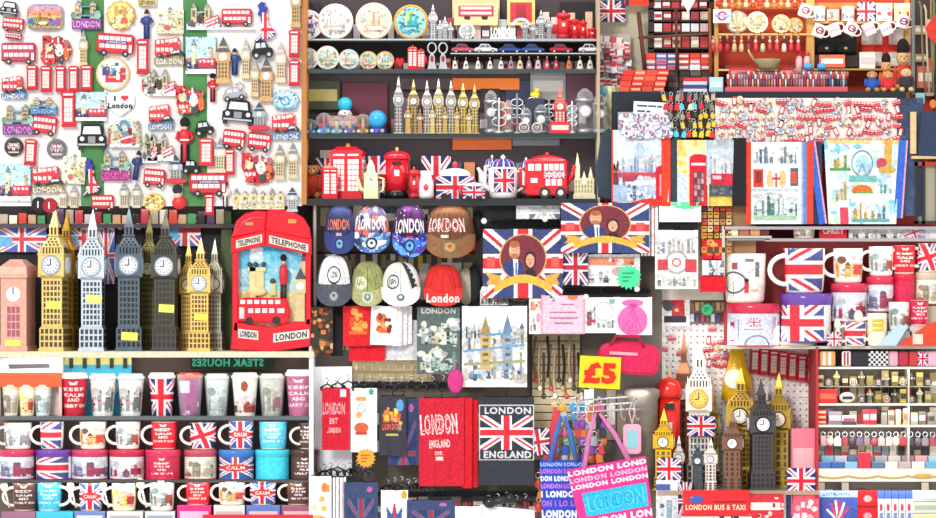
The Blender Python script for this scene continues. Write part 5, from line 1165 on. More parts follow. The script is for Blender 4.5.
for x,r,k,l in((737,11.5,'98948c','grey and white plate beside the roundel sign'),(757,11,'f0e8b8','cream plate left of the middle post'),(781,9.5,'e8c878','smaller cream plate with tan rim'),(795,8,'d8a040','round gold plate right of the tan plate')):
    on('plate',b_plate,(r,k,int(x),('c8b888','a8a07c','d89868','f0e8c0','808878'),'f0e6c4',None,40),x,40,u1,l+' on the shelf unit','plate','plates on the shelf unit')
for x,c,p,l in((819,'c8c8c8','white1','grey tin'),(833,'c86030','cream','orange tin'),(848,'e8e0d0','white1','white tin')):
    on('tin',b_tin,(13,15,p,c),x,40,u2,'%s standing on the right shelf of the unit'%l,'tin','tins on the shelf unit')
for x,w_,h_,p,l in((866,18,19,'flagdark','flag patterned bag'),(884,16,18,'eyecity','white picture bag'),(902,16,18,'yellowbox','yellow picture bag')):
    on('picture_bag',b_cloth,(w_,h_,p,.5,2),x,38,u2,l+' on the right shelf of the unit','bag','bags on the shelf unit')
def b_keyfig(root,c1,c2,h=15):
    G().tube([(0,0,h),(1,0,h+1.5),(0,0,h+3),(-1,0,h+1.5)],.4,mat('c8c8c8','metal'),6,True).build('ring',root)
    g=G(); g.lathe([(2.2,0),(2.6,h*.3),(1.8,h*.6),(1,h*.66)],mat(c1),n=10); g.build('body',root)
    G().ell(0,0,h*.82,1.7,1.7,h*.16,mat(c2),10,6).build('head',root)
pal=[('d02038','e8b098'),('d42c40','c82838'),('b82434','40303c'),('d8b888','c8a078'),('e0c088','d8b078'),('8c2c34','702830'),('d83848','e8c8b0'),('d8c8a0','302828'),('b83840','e8b890'),('e03444','f0d0b8'),('f0e4d0','302020'),('d02c3c','e8c0a8'),('e02c3c','e8c8b0')]
for i,(a_,b_) in enumerate(pal):
    on('hanging_figure',b_keyfig,(a_,b_,13),713+i*7.1,34,u1-19*S,'small hanging figure, %s from the left under the plate shelf'%NTH[i],'figure','figures hanging under the plate shelf')
def b_hmug(root,k):
    b_mug(root,13,13,['keeplogo','white2','keeplogo2'][k%3],'f8ece4',1,'f8ecec')
PAINT['keeplogo']=lambda c,w,h:(c.rect(0,0,w,h,'fbf4f0'),[c.ring(w*(k+.5)/2,h*.5,h*.16,h*.32,'b83c50') for k in(0,1)],[c.rect(w*(k+.5)/2-h*.3,h*.45,w*(k+.5)/2+h*.3,h*.56,'4c4470') for k in(0,1)])
PAINT['keeplogo2']=lambda c,w,h:(c.rect(0,0,w,h,'fbf0f0'),[c.text('London',w*(k+.5)/2,h*.5,h*.34,'cc2c50',w*.36) for k in(0,1)])
for i,(x,y,rt,k) in enumerate(((819,31,22,0),(834,30,-20,2),(851,29,30,0),(869,29,-24,2),(886,29,-24,2),(903,22,16,0),(805,11,22,0))):
    a=math.radians(rt); thing('hanging_mug',b_hmug,(k,),x-math.sin(a)*6.5,y+math.cos(a)*6.5,30,'white mug with %s hanging tilted, %s'%('red lettering' if k==2 else 'a ring logo',('%s from the left under the right shelf'%NTH[i]) if i<6 else 'beside the gold plate'),'mug','mugs hanging from the shelf unit',rot=rt)
def b_cap(root,r,c,crest='c8c8c0'):
    G().ell(0,0,r*.6,r,r*.9,r*.62,mat(c,'cloth'),16,8).build('crown',root)
    G().ell(0,-r*.75,r*.38,r*.85,r*.8,r*.12,mat(c,'cloth'),16,6).build('peak',root)
    G().ell(0,-r*.82,r*.7,r*.2,r*.1,r*.18,mat(crest),8,6).build('badge',root)
solid('display_board',G().box(-22,22,0,4,-14,16,mat('141016','matte')),835,50,52,'black display board behind the two black caps','board')
zc=shelfz(58,44)
for x,c,l in((826,'b0b0a8','left black cap with a grey badge'),(845,'c8b838','right black cap with a yellow badge')): on('black_cap',b_cap,(9.5,'1a171c',c),x,44,uz+40*S,l+' on the shelf unit','cap','black caps on the shelf unit')
on('storage_box',b_block,(44,12,12,'2a2024','matte',None),836,44,uz+28*S,'dark box carrying the black caps','box')
on('gift_box',b_block,(26,13,6,'e86848','gloss','fbe8dc'),832,34,uz+27*S,'orange red box with a white panel below the black caps','box')
on('gift_box',b_block,(16,17,8,'e8e4dc','gloss','dcc4c4'),867,40,uz+26*S,'white mug box right of the black caps','box')
solid('small_shelf',G().box(-48,48,-12,22,-2,0,mat('b88848','wood')),860,69,44,'tan lower shelf behind the teddy bears and pens','shelf')
PAINT['cross']=lambda c,w,h:(c.rect(0,0,w,h,'e4e0dc'),c.rect(w*.42,0,w*.56,h,'d83828'),c.rect(0,h*.42,w,h*.62,'d83828'))
thing('cross_banner',b_cloth,(50,38,'cross',.4,2),886,66,64,'white banner with a red cross behind the teddy bears','banner')
for x in range(0): solid('storage_box',G().box(-15,15,-4,4,0,11,mat(('d0c8b8','e0d8c8','d4ccbc')[x],'matte')),884+(x-1)*0+ (x-1)*17,64-x*11,60,('pale panel box, %s above the teddy bears'%['lowest','middle','upper'][x]),'box','pale boxes above the teddy bears')
def b_jar(root,w,h,c): 
    G().lathe([(w/2,0),(w/2,h*.7),(w*.3,h*.85)],mat(c,'gloss'),n=14).build('bottle',root); G().lathe([(w*.3,h*.85),(w*.32,h)],mat('d83038'),n=12).build('cap',root)
for i,x in enumerate((799,807)): on('bottle',b_jar,(7,26,'e8b0b4'),x,38,uz+17*S,'pink %s bottle left of the black caps'%['left','right'][i],'bottle','pink bottles')
on('basket',lambda root:(G().lathe([(8,0),(13,7),(14,9),(12,9)],mat('b0a47c','cloth'),n=20).build('bowl',root),G().tube([(-13,0,8),(-18,0,16),(-19,0,19)],1.2,mat('c8a878')).build('spout',root)),(),767,24,uz+26*S,'grey green bowl with pointed end on the shelf unit','bowl')
for x,w_,c,l in((742,26,'d82c30','long red packet box left of the bowl'),(786,14,'b82428','dark red box right of the bowl')): on('gift_box',b_block,(w_,9,8,c,'gloss','e88880'),x,38,uz+18*S,l,'box')
solid('storage_box',G().box(-40,40,-5,5,-4,14,mat('8c3428','matte')),764,79,62,'long dark red box low on the shelf unit','box')
# bears and pens on the table
zt=yz
PB=[('4c84cc','2c5cb4','c88c50',872,'teddy bear in a bright blue jacket'),('e05040','dc3838','e09858',888,'teddy bear in a red jacket'),('e8d098','3c3440','e8c890',906,'cream teddy bear in a dark jacket')]
for (a_,b_,f_,x,l) in PB: on('teddy_bear',b_bear,(17,24 if x!=906 else 27,f_,b_,None),x,14,zt,l+' at the right of the table','teddy bear','teddy bears on the table')
on('bearskin_bear',b_bear,(22,50,'e0b070','d84838','17141a',.2),903,36,zt,'largest teddy bear wearing a tall black bearskin hat','teddy bear')
on('bearskin_bear',b_bear,(16,38,'e8a868','e07048','17141a',.17),886,34,zt,'smaller teddy bear wearing a round black bearskin hat','teddy bear')
def b_pen(root,c,c2):
    G().lathe([(.9,0),(.9,9)],mat(c),n=8).build('barrel',root); G().lathe([(1.3,9),(1.3,13),(.5,14)],mat(c2),n=8).build('topper',root)
solid('pen_tray',G().box(-72,50,-6,8,0,4,mat('d8c8c0','plastic')).box(-72,50,-8,-6,0,5,mat('d85060','plastic')),797,92,20,'long pale tray holding rows of souvenir pens','tray')
pc=['c84858','e8a0a8','7078a8','e8e0dc','b83848','d87048','6c5868','e8c8b0','a0a8c8','d03840']
for i in range(44):
    for r_ in range(2):
        x=728+i*2.75; cc=pc[(i*3+r_*5)%10] if i<36 else ['3c4454','506878','c8d0d0','2c3844'][i%4]
        if 828<x<838 and r_==1: cc='2c50b0'
        on('souvenir_pen',b_pen,(cc,pc[(i*7+3+r_)%10]),x+r_*1.3,18+r_*6,zt+(4+r_*3)*S,'upright souvenir pen, number %d from the left in the %s row of the tray'%(i+1,['front','back'][r_]),'pen','souvenir pens in the tray')
for x,c,l in((808,'58a8e0','left'),(822,'68b4e4','right')): on('blue_figure',lambda root,c=c:G().ell(0,0,4,5,4,4,mat(c)).build('body',root),(c,) if 0 else (),x,32,uz+24*S,'pale blue round ornament, %s of two above the pens'%l,'ornament','pale blue ornaments')
# union flag, hanging cards, left
thing('union_flag',b_cloth,(29,22,'flagdark',1,2),611,22,56,'union flag hanging at the top left of the stall','flag')
R=random.Random(11); n=0
for j in range(12):
    for i in range(5):
        x=600+i*6.4+R.uniform(-1,1)+(j%2)*2; y=38+j*6+i*.6+(0 if i<4 else 4)
        if y<42 and i>3: continue
        c=R.choice(['f0dcdc','d84858','f4ecec','e8c0c4','a0b0c0','c83c48','4c3840','ecd8d4'])
        thing('hanging_card',b_block,(6,6.5,1,c,'gloss',R.choice(['c83848','9098a8','e8b0b0',None])),x,y+4,50-(j%3)*2,'small hanging card, %s from left in row %s of the card curtain beside the scarf'%(NTH[i],NTH[j]),'card','cards hanging at the left of the stall',rot=R.uniform(-12,12))
solid('card_stand',G().box(-17,17,0,3,-30,52,mat('c8bcb0','cloth')),614,85,54,'pale backing cloth behind the hanging cards','cloth')
def b_scarf(root): 
    c=Cv(15,120,'e8e0b4'); c.blobs(40,['f4f0d0','d8cc98','eee8c4'],3,(1,4)); c.build(lambda U,V,z:(np.stack([(U-.5)*15*(.8+.3*np.sin(V*4))+3*np.sin(V*3),-1.5*np.sin(U*9)-2,(1-V)*120],-1),np.stack([(U-.5)*15*(.8+.3*np.sin(V*4))+3*np.sin(V*3),-1.5*np.sin(U*9)+1,(1-V)*120],-1)),'cloth',root,'cloth')
thing('cream_scarf',b_scarf,(),609,205,26,'cream fluffy scarf hanging at the left end of the stall','scarf')
thing('blue_pompom',lambda root:G().ell(0,0,5,4.5,4,5,mat('6cb0d0','cloth')).build('pompom',root),(),603,96,20,'small blue pompom by the cream scarf','pompom')
thing('dark_jacket',lambda root:G().prism([(-9,0),(9,-4),(10,62),(3,70),(-6,62),(-11,30)],-3,6,mat('3a4652','cloth'),2).build('jacket',root),(),606,198,6,'dark slate jacket hanging left of the white city towel','jacket')
# sign, bags, key rings
def b_pricecard(root,w,h):
    G().box(-w/2,w/2,-1,0,0,h,mat('f4f6fa','matte')).build('card',root)
    g=G(); ink=mat('404c60')
    for (x0,x1,z) in((-.4,-.1,.72),(-.07,.16,.72),(.19,.34,.72),(-.38,-.16,.36),(-.12,.0,.36)):
        g.box(w*x0,w*x1,-1.4,-1,h*z-.9,h*z+.9,ink)
    g.build('writing',root)
thing('price_card',b_pricecard,(34,15),650,117,0,'white handwritten card on the dark table cloth','sign',rot=3)
def b_bag(root,k):
    R=random.Random(k); c=Cv(12,9,'dcdce6',clear=True); c.ell(6,4.5,6,4.5,'dcdce6',1); c.blobs(14,['f4f4fa','a8a8bc','8c8ca8','c0506c','e8e8f0','606888'],k,(.8,2.4),z=1.4)
    c.build(name='packet',parent=root,kind='gloss',thick=2)
R=random.Random(3); q=0
for j in range(5):
    for i in range(6):
        thing('clear_packet',b_bag,((i*5+j*3)%9,),624+i*7.6+R.uniform(-1,1)+j,122+j*4.2,-1-j*.8,'crumpled clear packet, %s from the left in heap row %s above the city towel'%(NTH[i],NTH[j]),'packet','clear packets heaped above the city towel',rot=R.uniform(-20,20))
solid('packet_tray',G().box(-26,26,0,6,0,28,mat('b0b0bc','plastic')),644,140,1,'pale tray behind the heap of clear packets','tray')
solid('key_ring_board',G().box(-26,27,0,3,0,44,mat('2c2620','matte')),688,138,1.5,'dark board behind the bunch of key rings','board')
def b_keyring(root,c,k):
    G().tube([(1.6*math.cos(t),0,8+1.8*math.sin(t)) for t in [2*PI*i/10 for i in range(10)]],.35,mat('c8ccd0','metal'),6,True).build('ring',root)
    g=G()
    if k==0: g.box(-2,2,-1,1,0,6,mat(c,'resin'),.4)
    elif k==1: g.ell(0,0,3,2.6,1.6,3.2,mat(c),10,6)
    else: g.prism([(-2.4,0),(2.4,0),(2.4,5),(0,7),(-2.4,5)],-1,1,mat(c,'gloss'),.4)
    g.build('charm',root)
R=random.Random(8); kc=['c8b898','8c8474','d83038','e8c84c','68c0d8','3c3428','c04c60','b0a890','dcd0b0','e8d060','5c5044','e02830','989890']
for j in range(5):
    for i in range(9):
        c=R.choice(kc)
        if j==4 and i in(1,2,3): c='58c4dc'
        if j>=2 and i in(6,7): c='e8c838'
        if j==4 and i==8: c='e02c34'
        thing('key_ring',b_keyring,(c,(i*3+j*2)%3),665+i*6+R.uniform(-1,1),101+j*9+R.uniform(-1,1)-(0),-.3-R.random()*2,'key ring charm, %s from the left in row %s of the dark key ring board'%(NTH[i],NTH[j]),'key ring','key rings on the dark board',rot=R.uniform(-15,15))
# magnet trays
solid('magnet_tray',G().box(-97,92,0,4,0,46,mat('f2ece6','matte')),811,144,2,'long white sloping display of loose magnets','tray')
def b_tinymag(root,k):
    R=random.Random(k); w,h=[(12,6),(8,9),(5,10),(10,8),(9,6),(7,7),(11,5)][k%7]
    c=Cv(w,h,ss=2,clear=True); t=k%7
    base=['c81c30','e4d0b8','cc2030','b8c0cc','cc3c4c','4c9cbc','c82838'][t]
    if t==5 or t==1: c.ell(w/2,h/2,w/2,h/2,base,1)
    else: c.rect(.3,.3,w-.3,h-.3,base,1)
    if t in(0,4,6):
        for i in range(3): c.rect(w*(.1+.3*i),h*.2,w*(.3+.3*i),h*.4,'fbe8e4',1.2); c.rect(w*(.1+.3*i),h*.6,w*(.3+.3*i),h*.7,'e08088',1.2)
    elif t==2: c.rect(w*.3,h*.25,w*.7,h*.8,'fbe4e0',1.2)
    else: c.blobs(9,['d84858','f8f0e8','e8b860','6c98b0','c8d0c0','b84450'],k,(.7,1.8),z=1.4)
    c.build(name='relief',parent=root,thick=1.6)
R=random.Random(21); k=0
for j in range(6):
    for i in range(19):
        x=722+i*9.7+R.uniform(-2.5,2.5); y=106+j*7.4+R.uniform(-1.5,1.5)
        pale=(x<800 and R.random()<.62)
        kk=R.choice([1,3,1,3,8,10]) if pale else R.choice([0,4,2,6,3,5,1,7,11,9])
        thing('small_magnet',b_tinymag,(kk,),x,y,1.4,'small magnet, %s from the left in row %s of the white sloping display'%(NTH[i],NTH[j]),'magnet','loose magnets on the white sloping display',rot=R.uniform(-25,25))
# towels
PAINT['citytowel_e']=P_citytowel
TW='printed towels hanging at the front of the stall'
thing('printed_towel',b_cloth,(57,76,'citytowel',1.0,3),640,206,-1,'white towel printed with a grey London skyline and a red telephone box','towel',TW)
thing('towel_edge',lambda root:b_cloth(root,9,68,'orange',.5,1),(),670,206,-2.5,'bright orange red cloth edge beside the white city towel','cloth') if 0 else None
PAINT['orange']=lambda c,w,h:c.rect(0,0,w,h,'ec4428'); PAINT['slate']=lambda c,w,h:c.rect(0,0,w,h,'38464e'); PAINT['black']=lambda c,w,h:c.rect(0,0,w,h,'1e1e24'); PAINT['blueb']=lambda c,w,h:(c.rect(0,0,w,h,'3868cc'),c.rect(w*.8,0,w,h,'e8a0b0')); PAINT['navy']=lambda c,w,h:c.rect(0,0,w,h,'2c3c5c'); PAINT['bluegr']=lambda c,w,h:(c.rect(0,0,w,h,'6c90cc'),c.rect(0,0,w*.3,h,'b0c8e8'))
thing('folded_towel',b_cloth,(9,70,'orange',.4,1),666,206,-2,'orange red folded towel between the city towel and the slate towel','towel',TW)
thing('folded_towel',b_cloth,(12,68,'slate',.4,1),675,206,0,'slate blue folded towel left of the phone box towel','towel',TW)
thing('printed_towel',b_cloth,(32,66,'boxtowel',.8,2),693,206,-1,'yellow towel printed with a large red telephone box','towel',TW)
thing('printed_shirt',b_cloth,(29,56,'greyshirt',.8,2),721,196,-2,'grey shirt printed with a red bus','shirt')
thing('folded_towel',b_cloth,(30,14,'ylw',.4,2),721,206,0,'yellow cloth showing under the grey shirt','towel',TW) if 0 else None
PAINT['ylw']=lambda c,w,h:c.rect(0,0,w,h,'ecc85c')
thing('folded_towel',b_cloth,(29,14,'ylw',.4,2),721,206,0,'yellow cloth showing under the grey shirt','towel',TW)
thing('folded_towel',b_cloth,(14,68,'black',.6,1),739,206,-2,'black rolled towel right of the grey shirt','towel',TW)
thing('folded_towel',b_cloth,(6,82,'orange',.3,1),749,224,-1,'thin orange towel edge left of the crest towel','towel',TW)
thing('printed_towel',b_cloth,(50,82,'crest',.7,3),776,224,-2,'white towel printed with a city crest and grey landmarks','towel',TW)
thing('folded_towel',b_cloth,(6,82,'bluegr',.3,1),804,224,-1,'pale blue towel edge right of the crest towel','towel',TW)
thing('folded_towel',b_cloth,(6.5,82,'orange',.3,1),810,224,-2,'orange towel edge between the two picture towels','towel',TW)
thing('folded_towel',b_cloth,(10,84,'navy',.3,1),817,224,0,'navy towel edge left of the blue bordered towel','towel',TW)
thing('folded_towel',b_cloth,(8,84,'blueb',.3,1,0),823,224,-1.6,'royal blue towel border left of the eye towel','towel',TW,rot=-8)
thing('printed_towel',b_cloth,(72,84,'eyetowel',.7,3,-.12),862,224,-1,'white towel printed with a big wheel, an orange dome and landmarks','towel',TW)
thing('folded_towel',b_cloth,(9,78,'blueb',.3,1),898,218,-2,'royal blue towel border right of the eye towel','towel',TW,rot=4)
PAINT['denim']=lambda c,w,h:(c.rect(0,0,w,h,'3c4a66'),c.blobs(20,['34405a','46567a'],2,(2,6)))
thing('dark_cloth',b_cloth,(26,118,'denim',1.2,2),910,216,1,'dark blue cloth hanging at the right of the towels','cloth')
def b_fbag(root,w,h,c='34405c',t='e8c898'):
    G().prism([(-w/2,0),(w/2,-2),(w/2,h),(-w/2+4,h-3)],-5,0,mat(c,'cloth'),1.2).build('body',root)
    G().box(-w/2-7,-w/2-1,-4,0,2,h-2,mat(t,'cloth'),.5).build('tan_edge',root); G().box(-w/2-6,w/2,-4.5,0,-3,0,mat(t,'cloth'),.5).build('tan_base',root)
thing('leather_bag',b_fbag,(26,46),930,156,-2,'navy bag with tan edges at the right end of the stall','bag')
def b_lamp(root,w,h):
    G().box(-w/2,w/2,-8,4,0,3,mat('2c2420')).build('base',root); G().box(-w/2,w/2,-8,4,h-4,h,mat('a83028','gloss')).build('top',root)
    for x in(-w/2,-w/2+7,w/2-3): G().box(x,x+3,-8,-5,0,h,mat('241c1c')).build('bar',root)
    G().box(-w/2+1,w/2,-3,3,3,h-4,mat('a8a088','gloss')).build('glass_panel',root)
thing('glass_cabinet',b_lamp,(24,62),926,224,4,'small dark framed glass cabinet with a red top in the right corner','cabinet')
thing('teal_box',b_block,(9,11,5,'7cbcb4','gloss',None),920,104,6,'small teal box beside the navy bag','box')
def b_stick(root,c,h,b=0):
    G().tube([(b,0,0),(b*.3,0,h*.5),(0,0,h*.93),(-2,0,h)],1.0,mat(c,'wood')).build('pole',root)
for i,(x,h,c,b) in enumerate(((921,92,'8c7c64',4),(926,88,'d8c8a0',3),(931,100,'b08850',2),(934,96,'6c8450',-1))): thing('wooden_pole',b_stick,(c,h,b),x,92,30-i*3,'slanting wooden pole, %s from the left at the right end of the stall'%NTH[i],'pole','poles at the right end of the stall')
thing('steel_post',lambda root:G().box(-1.6,1.6,-2,2,0,100,mat('7c8078','metal2')).build('post',root),(),913,95,22,'grey steel post right of the teddy bears','post')
thing('red_pennant',lambda root:G().prism([(0,0),(9,-8),(9,26),(2,18),(-4,10)],-1,0,mat('e03c30','cloth')).build('cloth',root),(),929,38,14,'red pennant hanging on the poles','pennant')
thing('orange_tassel',lambda root:G().ell(0,0,4,3.4,2,4.5,mat('e88040','cloth')).build('tassel',root),(),933,108,-6,'orange tassel hanging above the navy bag','tassel')
thing('red_card',b_block,(17,22,3,'c86c50','matte','e8d8c8'),925,88,40,'red framed picture behind the poles','picture')
for x,w_,c,l in((630,12,'c03040','red'),(645,20,'d84038','bright red'),(625,8,'e8c8cc','pink')): thing('hanging_cloth',b_cloth,(w_,9,'orange' if c!='e8c8cc' else 'denim',.3,1),x,6,50,'%s cloth hanging at the top of the stall beside the union flag'%l,'cloth','cloths at the top of the stall')
thing('white_cloth',lambda root:G().prism([(-8,16),(0,0),(8,14),(7,20),(-7,20)],-1,1,mat('f0eeee','cloth')).build('cloth',root),(),688,13,20,'white pointed cloth hanging over the dark cabinet','cloth')

solid('dark_screen',G().box(-13,14,0,2,0,100,mat('3c3430','matte')),924,95,64,'dark screen behind the slanting poles','screen')
for i,(x,y,w_,h_,c,b) in enumerate(((921,30,14,9,'c8b088','e8e0d0'),(931,26,9,14,'d8c8a8',None),(921,58,12,8,'b09868','e0d8c8'),(932,64,8,12,'c84838',None),(930,90,10,12,'e0d4c4','b04838'))):
    thing('wall_picture',b_block,(w_,h_,3,c,'matte',b),x,y+h_/2,62,'small picture on the dark screen, %s from the top behind the poles'%NTH[i],'picture','pictures behind the poles')
for i in range(13):
    x=718+i*7; c=['d83030','f0e0c8','e87830','c8a050','e8d0a8','b83020'][i%6]
    thing('top_ornament',b_keyfig,(c,'e8c890',8),x,6+(i%3),40,'small ornament hanging from the orange top rail, %s from the left'%NTH[i],'ornament','ornaments on the orange top rail')
# ================================================================= panel D : metal clock towers and the telephone box plaque
struct('wall_towers',-4,314,205,353,58,62,'1e1a1e'); struct('trim_6',309,313.5,346,520,-2,60,'dce0e8')
zd=shelf(-4,314,351,-4,58,6,'ece4c8','cream cloth covered shelf under the metal clock towers',kind='cloth',dref=14)
DT='large metal clock towers'
for x,w_,h_,d,c,k,dk,st,turn,f,l in [
 (55,27,146,12,'f0d488','metal2','5c4010',(.29,'f4f060'),-14,'dce4f0','large pale gold clock tower with a yellow sticker halfway up'),
 (67,23,142,42,'d0a038','metal2','6c4c18',None,-14,'e8e0c0','deep gold clock tower mostly hidden behind the pale gold one'),
 (93,26,143,14,'ccd8e2','metal2','2c3844',(.34,'f0f078'),-4,'e4eaf2','bright silver clock tower with a yellow sticker'),
 (129,27,146,14,'66747e','metal2','14181e',(.075,'e8f060'),4,'dce6f0','dark pewter clock tower with a yellow sticker on its base'),
 (150,20,140,42,'7c7440','metal2','343018',None,-10,'c8c8a0','olive bronze clock tower behind the darkest one'),
 (166,26,144,14,'4e4c42','metal2','16161a',(.27,'e4f068'),-6,'e0e8f4','dark bronze clock tower right of the pewter one'),
 (201,23,115,12,'ecc870','metal2','5c4410',(.27,'f4ec58'),-8,'dce4f0','shorter gold clock tower with a yellow sticker, nearest the telephone plaque'),
 (189,17,112,34,'dcb45c','metal2','7c5c24',None,-8,'f0e8c8','gold clock tower behind the shorter gold one, left side'),
 (215,18,114,32,'c0bca8','metal2','6c685c',None,-8,'e8e8e0','silver gold clock tower behind the shorter gold one, right side')]:
    on('metal_clock_tower',b_statue,(w_,h_,c,k,dk,None,st,f,'a8b0bc' if d<20 else None,1.0,2),x,d,zd,l,'statuette',DT,turn=turn)
def b_goldbox(root,w,h,c):
    m=mat(c,'metal2'); dep=w*.9
    G().box(-w/2,w/2,-dep/2,dep/2,0,h*.06,m).build('plinth',root)
    G().box(-w*.46,w*.46,-dep*.46,dep*.46,h*.05,h*.8,m).build('body',root)
    g=G(); g.fr(0,0,h*.8,h*.84,w*1.04,w*1.04,m); g.fr(0,0,h*.84,h*.92,w,w*.96,m); g.fr(0,0,h*.92,h,w*.94,w*.4,m); g.build('roof',root)
    q=G().disc(0,h*.62,w*.25,-dep*.46-1,-dep*.4,mat('e8f0f8','gloss'),24).build('clock_face',root)
    G().box(-.5,.5,-dep*.46-1.4,-dep*.46-1,h*.62,h*.7,mat('383c44')).build('clock_hand',q)
    g=G()
    for i in range(3):
        for j in range(4): g.box(-w*.22+i*w*.16,-w*.22+i*w*.16+w*.12,-dep*.46-.4,-dep*.4,h*(.16+j*.085),h*(.23+j*.085),mat('b05c70'))
    g.build('window_panes',root)
    G().box(-w*.28,w*.26,-dep*.46-.8,-dep*.4,h*.05,h*.12,mat('f4ec60','matte')).build('price_sticker',root)
on('telephone_box_clock',b_goldbox,(30,92,'f0b4a0'),18,14,zd,'rose gold telephone box with a clock at the left of the metal towers','statuette',DT,turn=-14)
on('telephone_box_clock',b_goldbox,(24,88,'e4a888'),-15,16,zd,'rose gold telephone box cut off by the left edge','statuette',DT)
def b_flagbox(root,w,h): b_cloth(root,w,h,'flaglav',.2,1,0,1.6,'printed_front')
PAINT['flaglav']=lambda c,w,h:(c.uj(0,0,w,h,b='5c6cc0',r='d84c58'),c.rect(0,h*.4,w*.3,h*.8,'70b8e4'))
for x,w_,h_,y,l in((22,50,26,252,'wide flag patterned box behind the rose gold telephone box'),(106,18,58,284,'tall flag patterned panel between two silver towers'),(84,30,24,250,'pale flag patterned box behind the silver tower'),(185,32,32,246,'flag patterned box behind the shorter gold tower'),(140,16,14,228,'small flag patterned box behind the pewter tower')):
    thing('flag_box',b_flagbox,(w_,h_),x,y,54,l,'box','flag boxes behind the towers')
solid('back_shelf',G().box(-160,160,-8,6,-4,0,mat('4c4048','matte')),150,224,50,'dark shelf behind the clock tower spires','shelf')
R=random.Random(4)
for i in range(24):
    x=4+i*9.4; c=['b8a890','302428','181418','d0a880','a02838','e8dcc8','c83848','503c60','e8b8a8','4c9c60','d84838','c8c8c8'][(i*5+i//4)%12]
    thing('shelf_trinket',b_block,(8,8+R.random()*8,5,c,'gloss',None),x,224,48,'small trinket box, number %d from the left on the dark shelf behind the spires'%(i+1),'box','trinket boxes behind the spires')
for i in range(9): thing('shelf_ball',lambda root,c:G().ell(0,0,3,3.5,3,3.4,mat(c)).build('ball',root),(['f0c0b8','e8a8a0','d8d0d8'][i%3],),66+i*9,226.5+3,46,'small pale round trinket, %s from the left below the dark shelf'%NTH[i],'trinket','round trinkets')
solid('leafy_cloth',G().prism([(-6,0),(6,0),(7,60),(3,140),(-6,142),(-8,70)],-1,2,mat('586848','cloth')),228,350,48,'mottled green brown cloth between the towers and the telephone plaque','cloth')
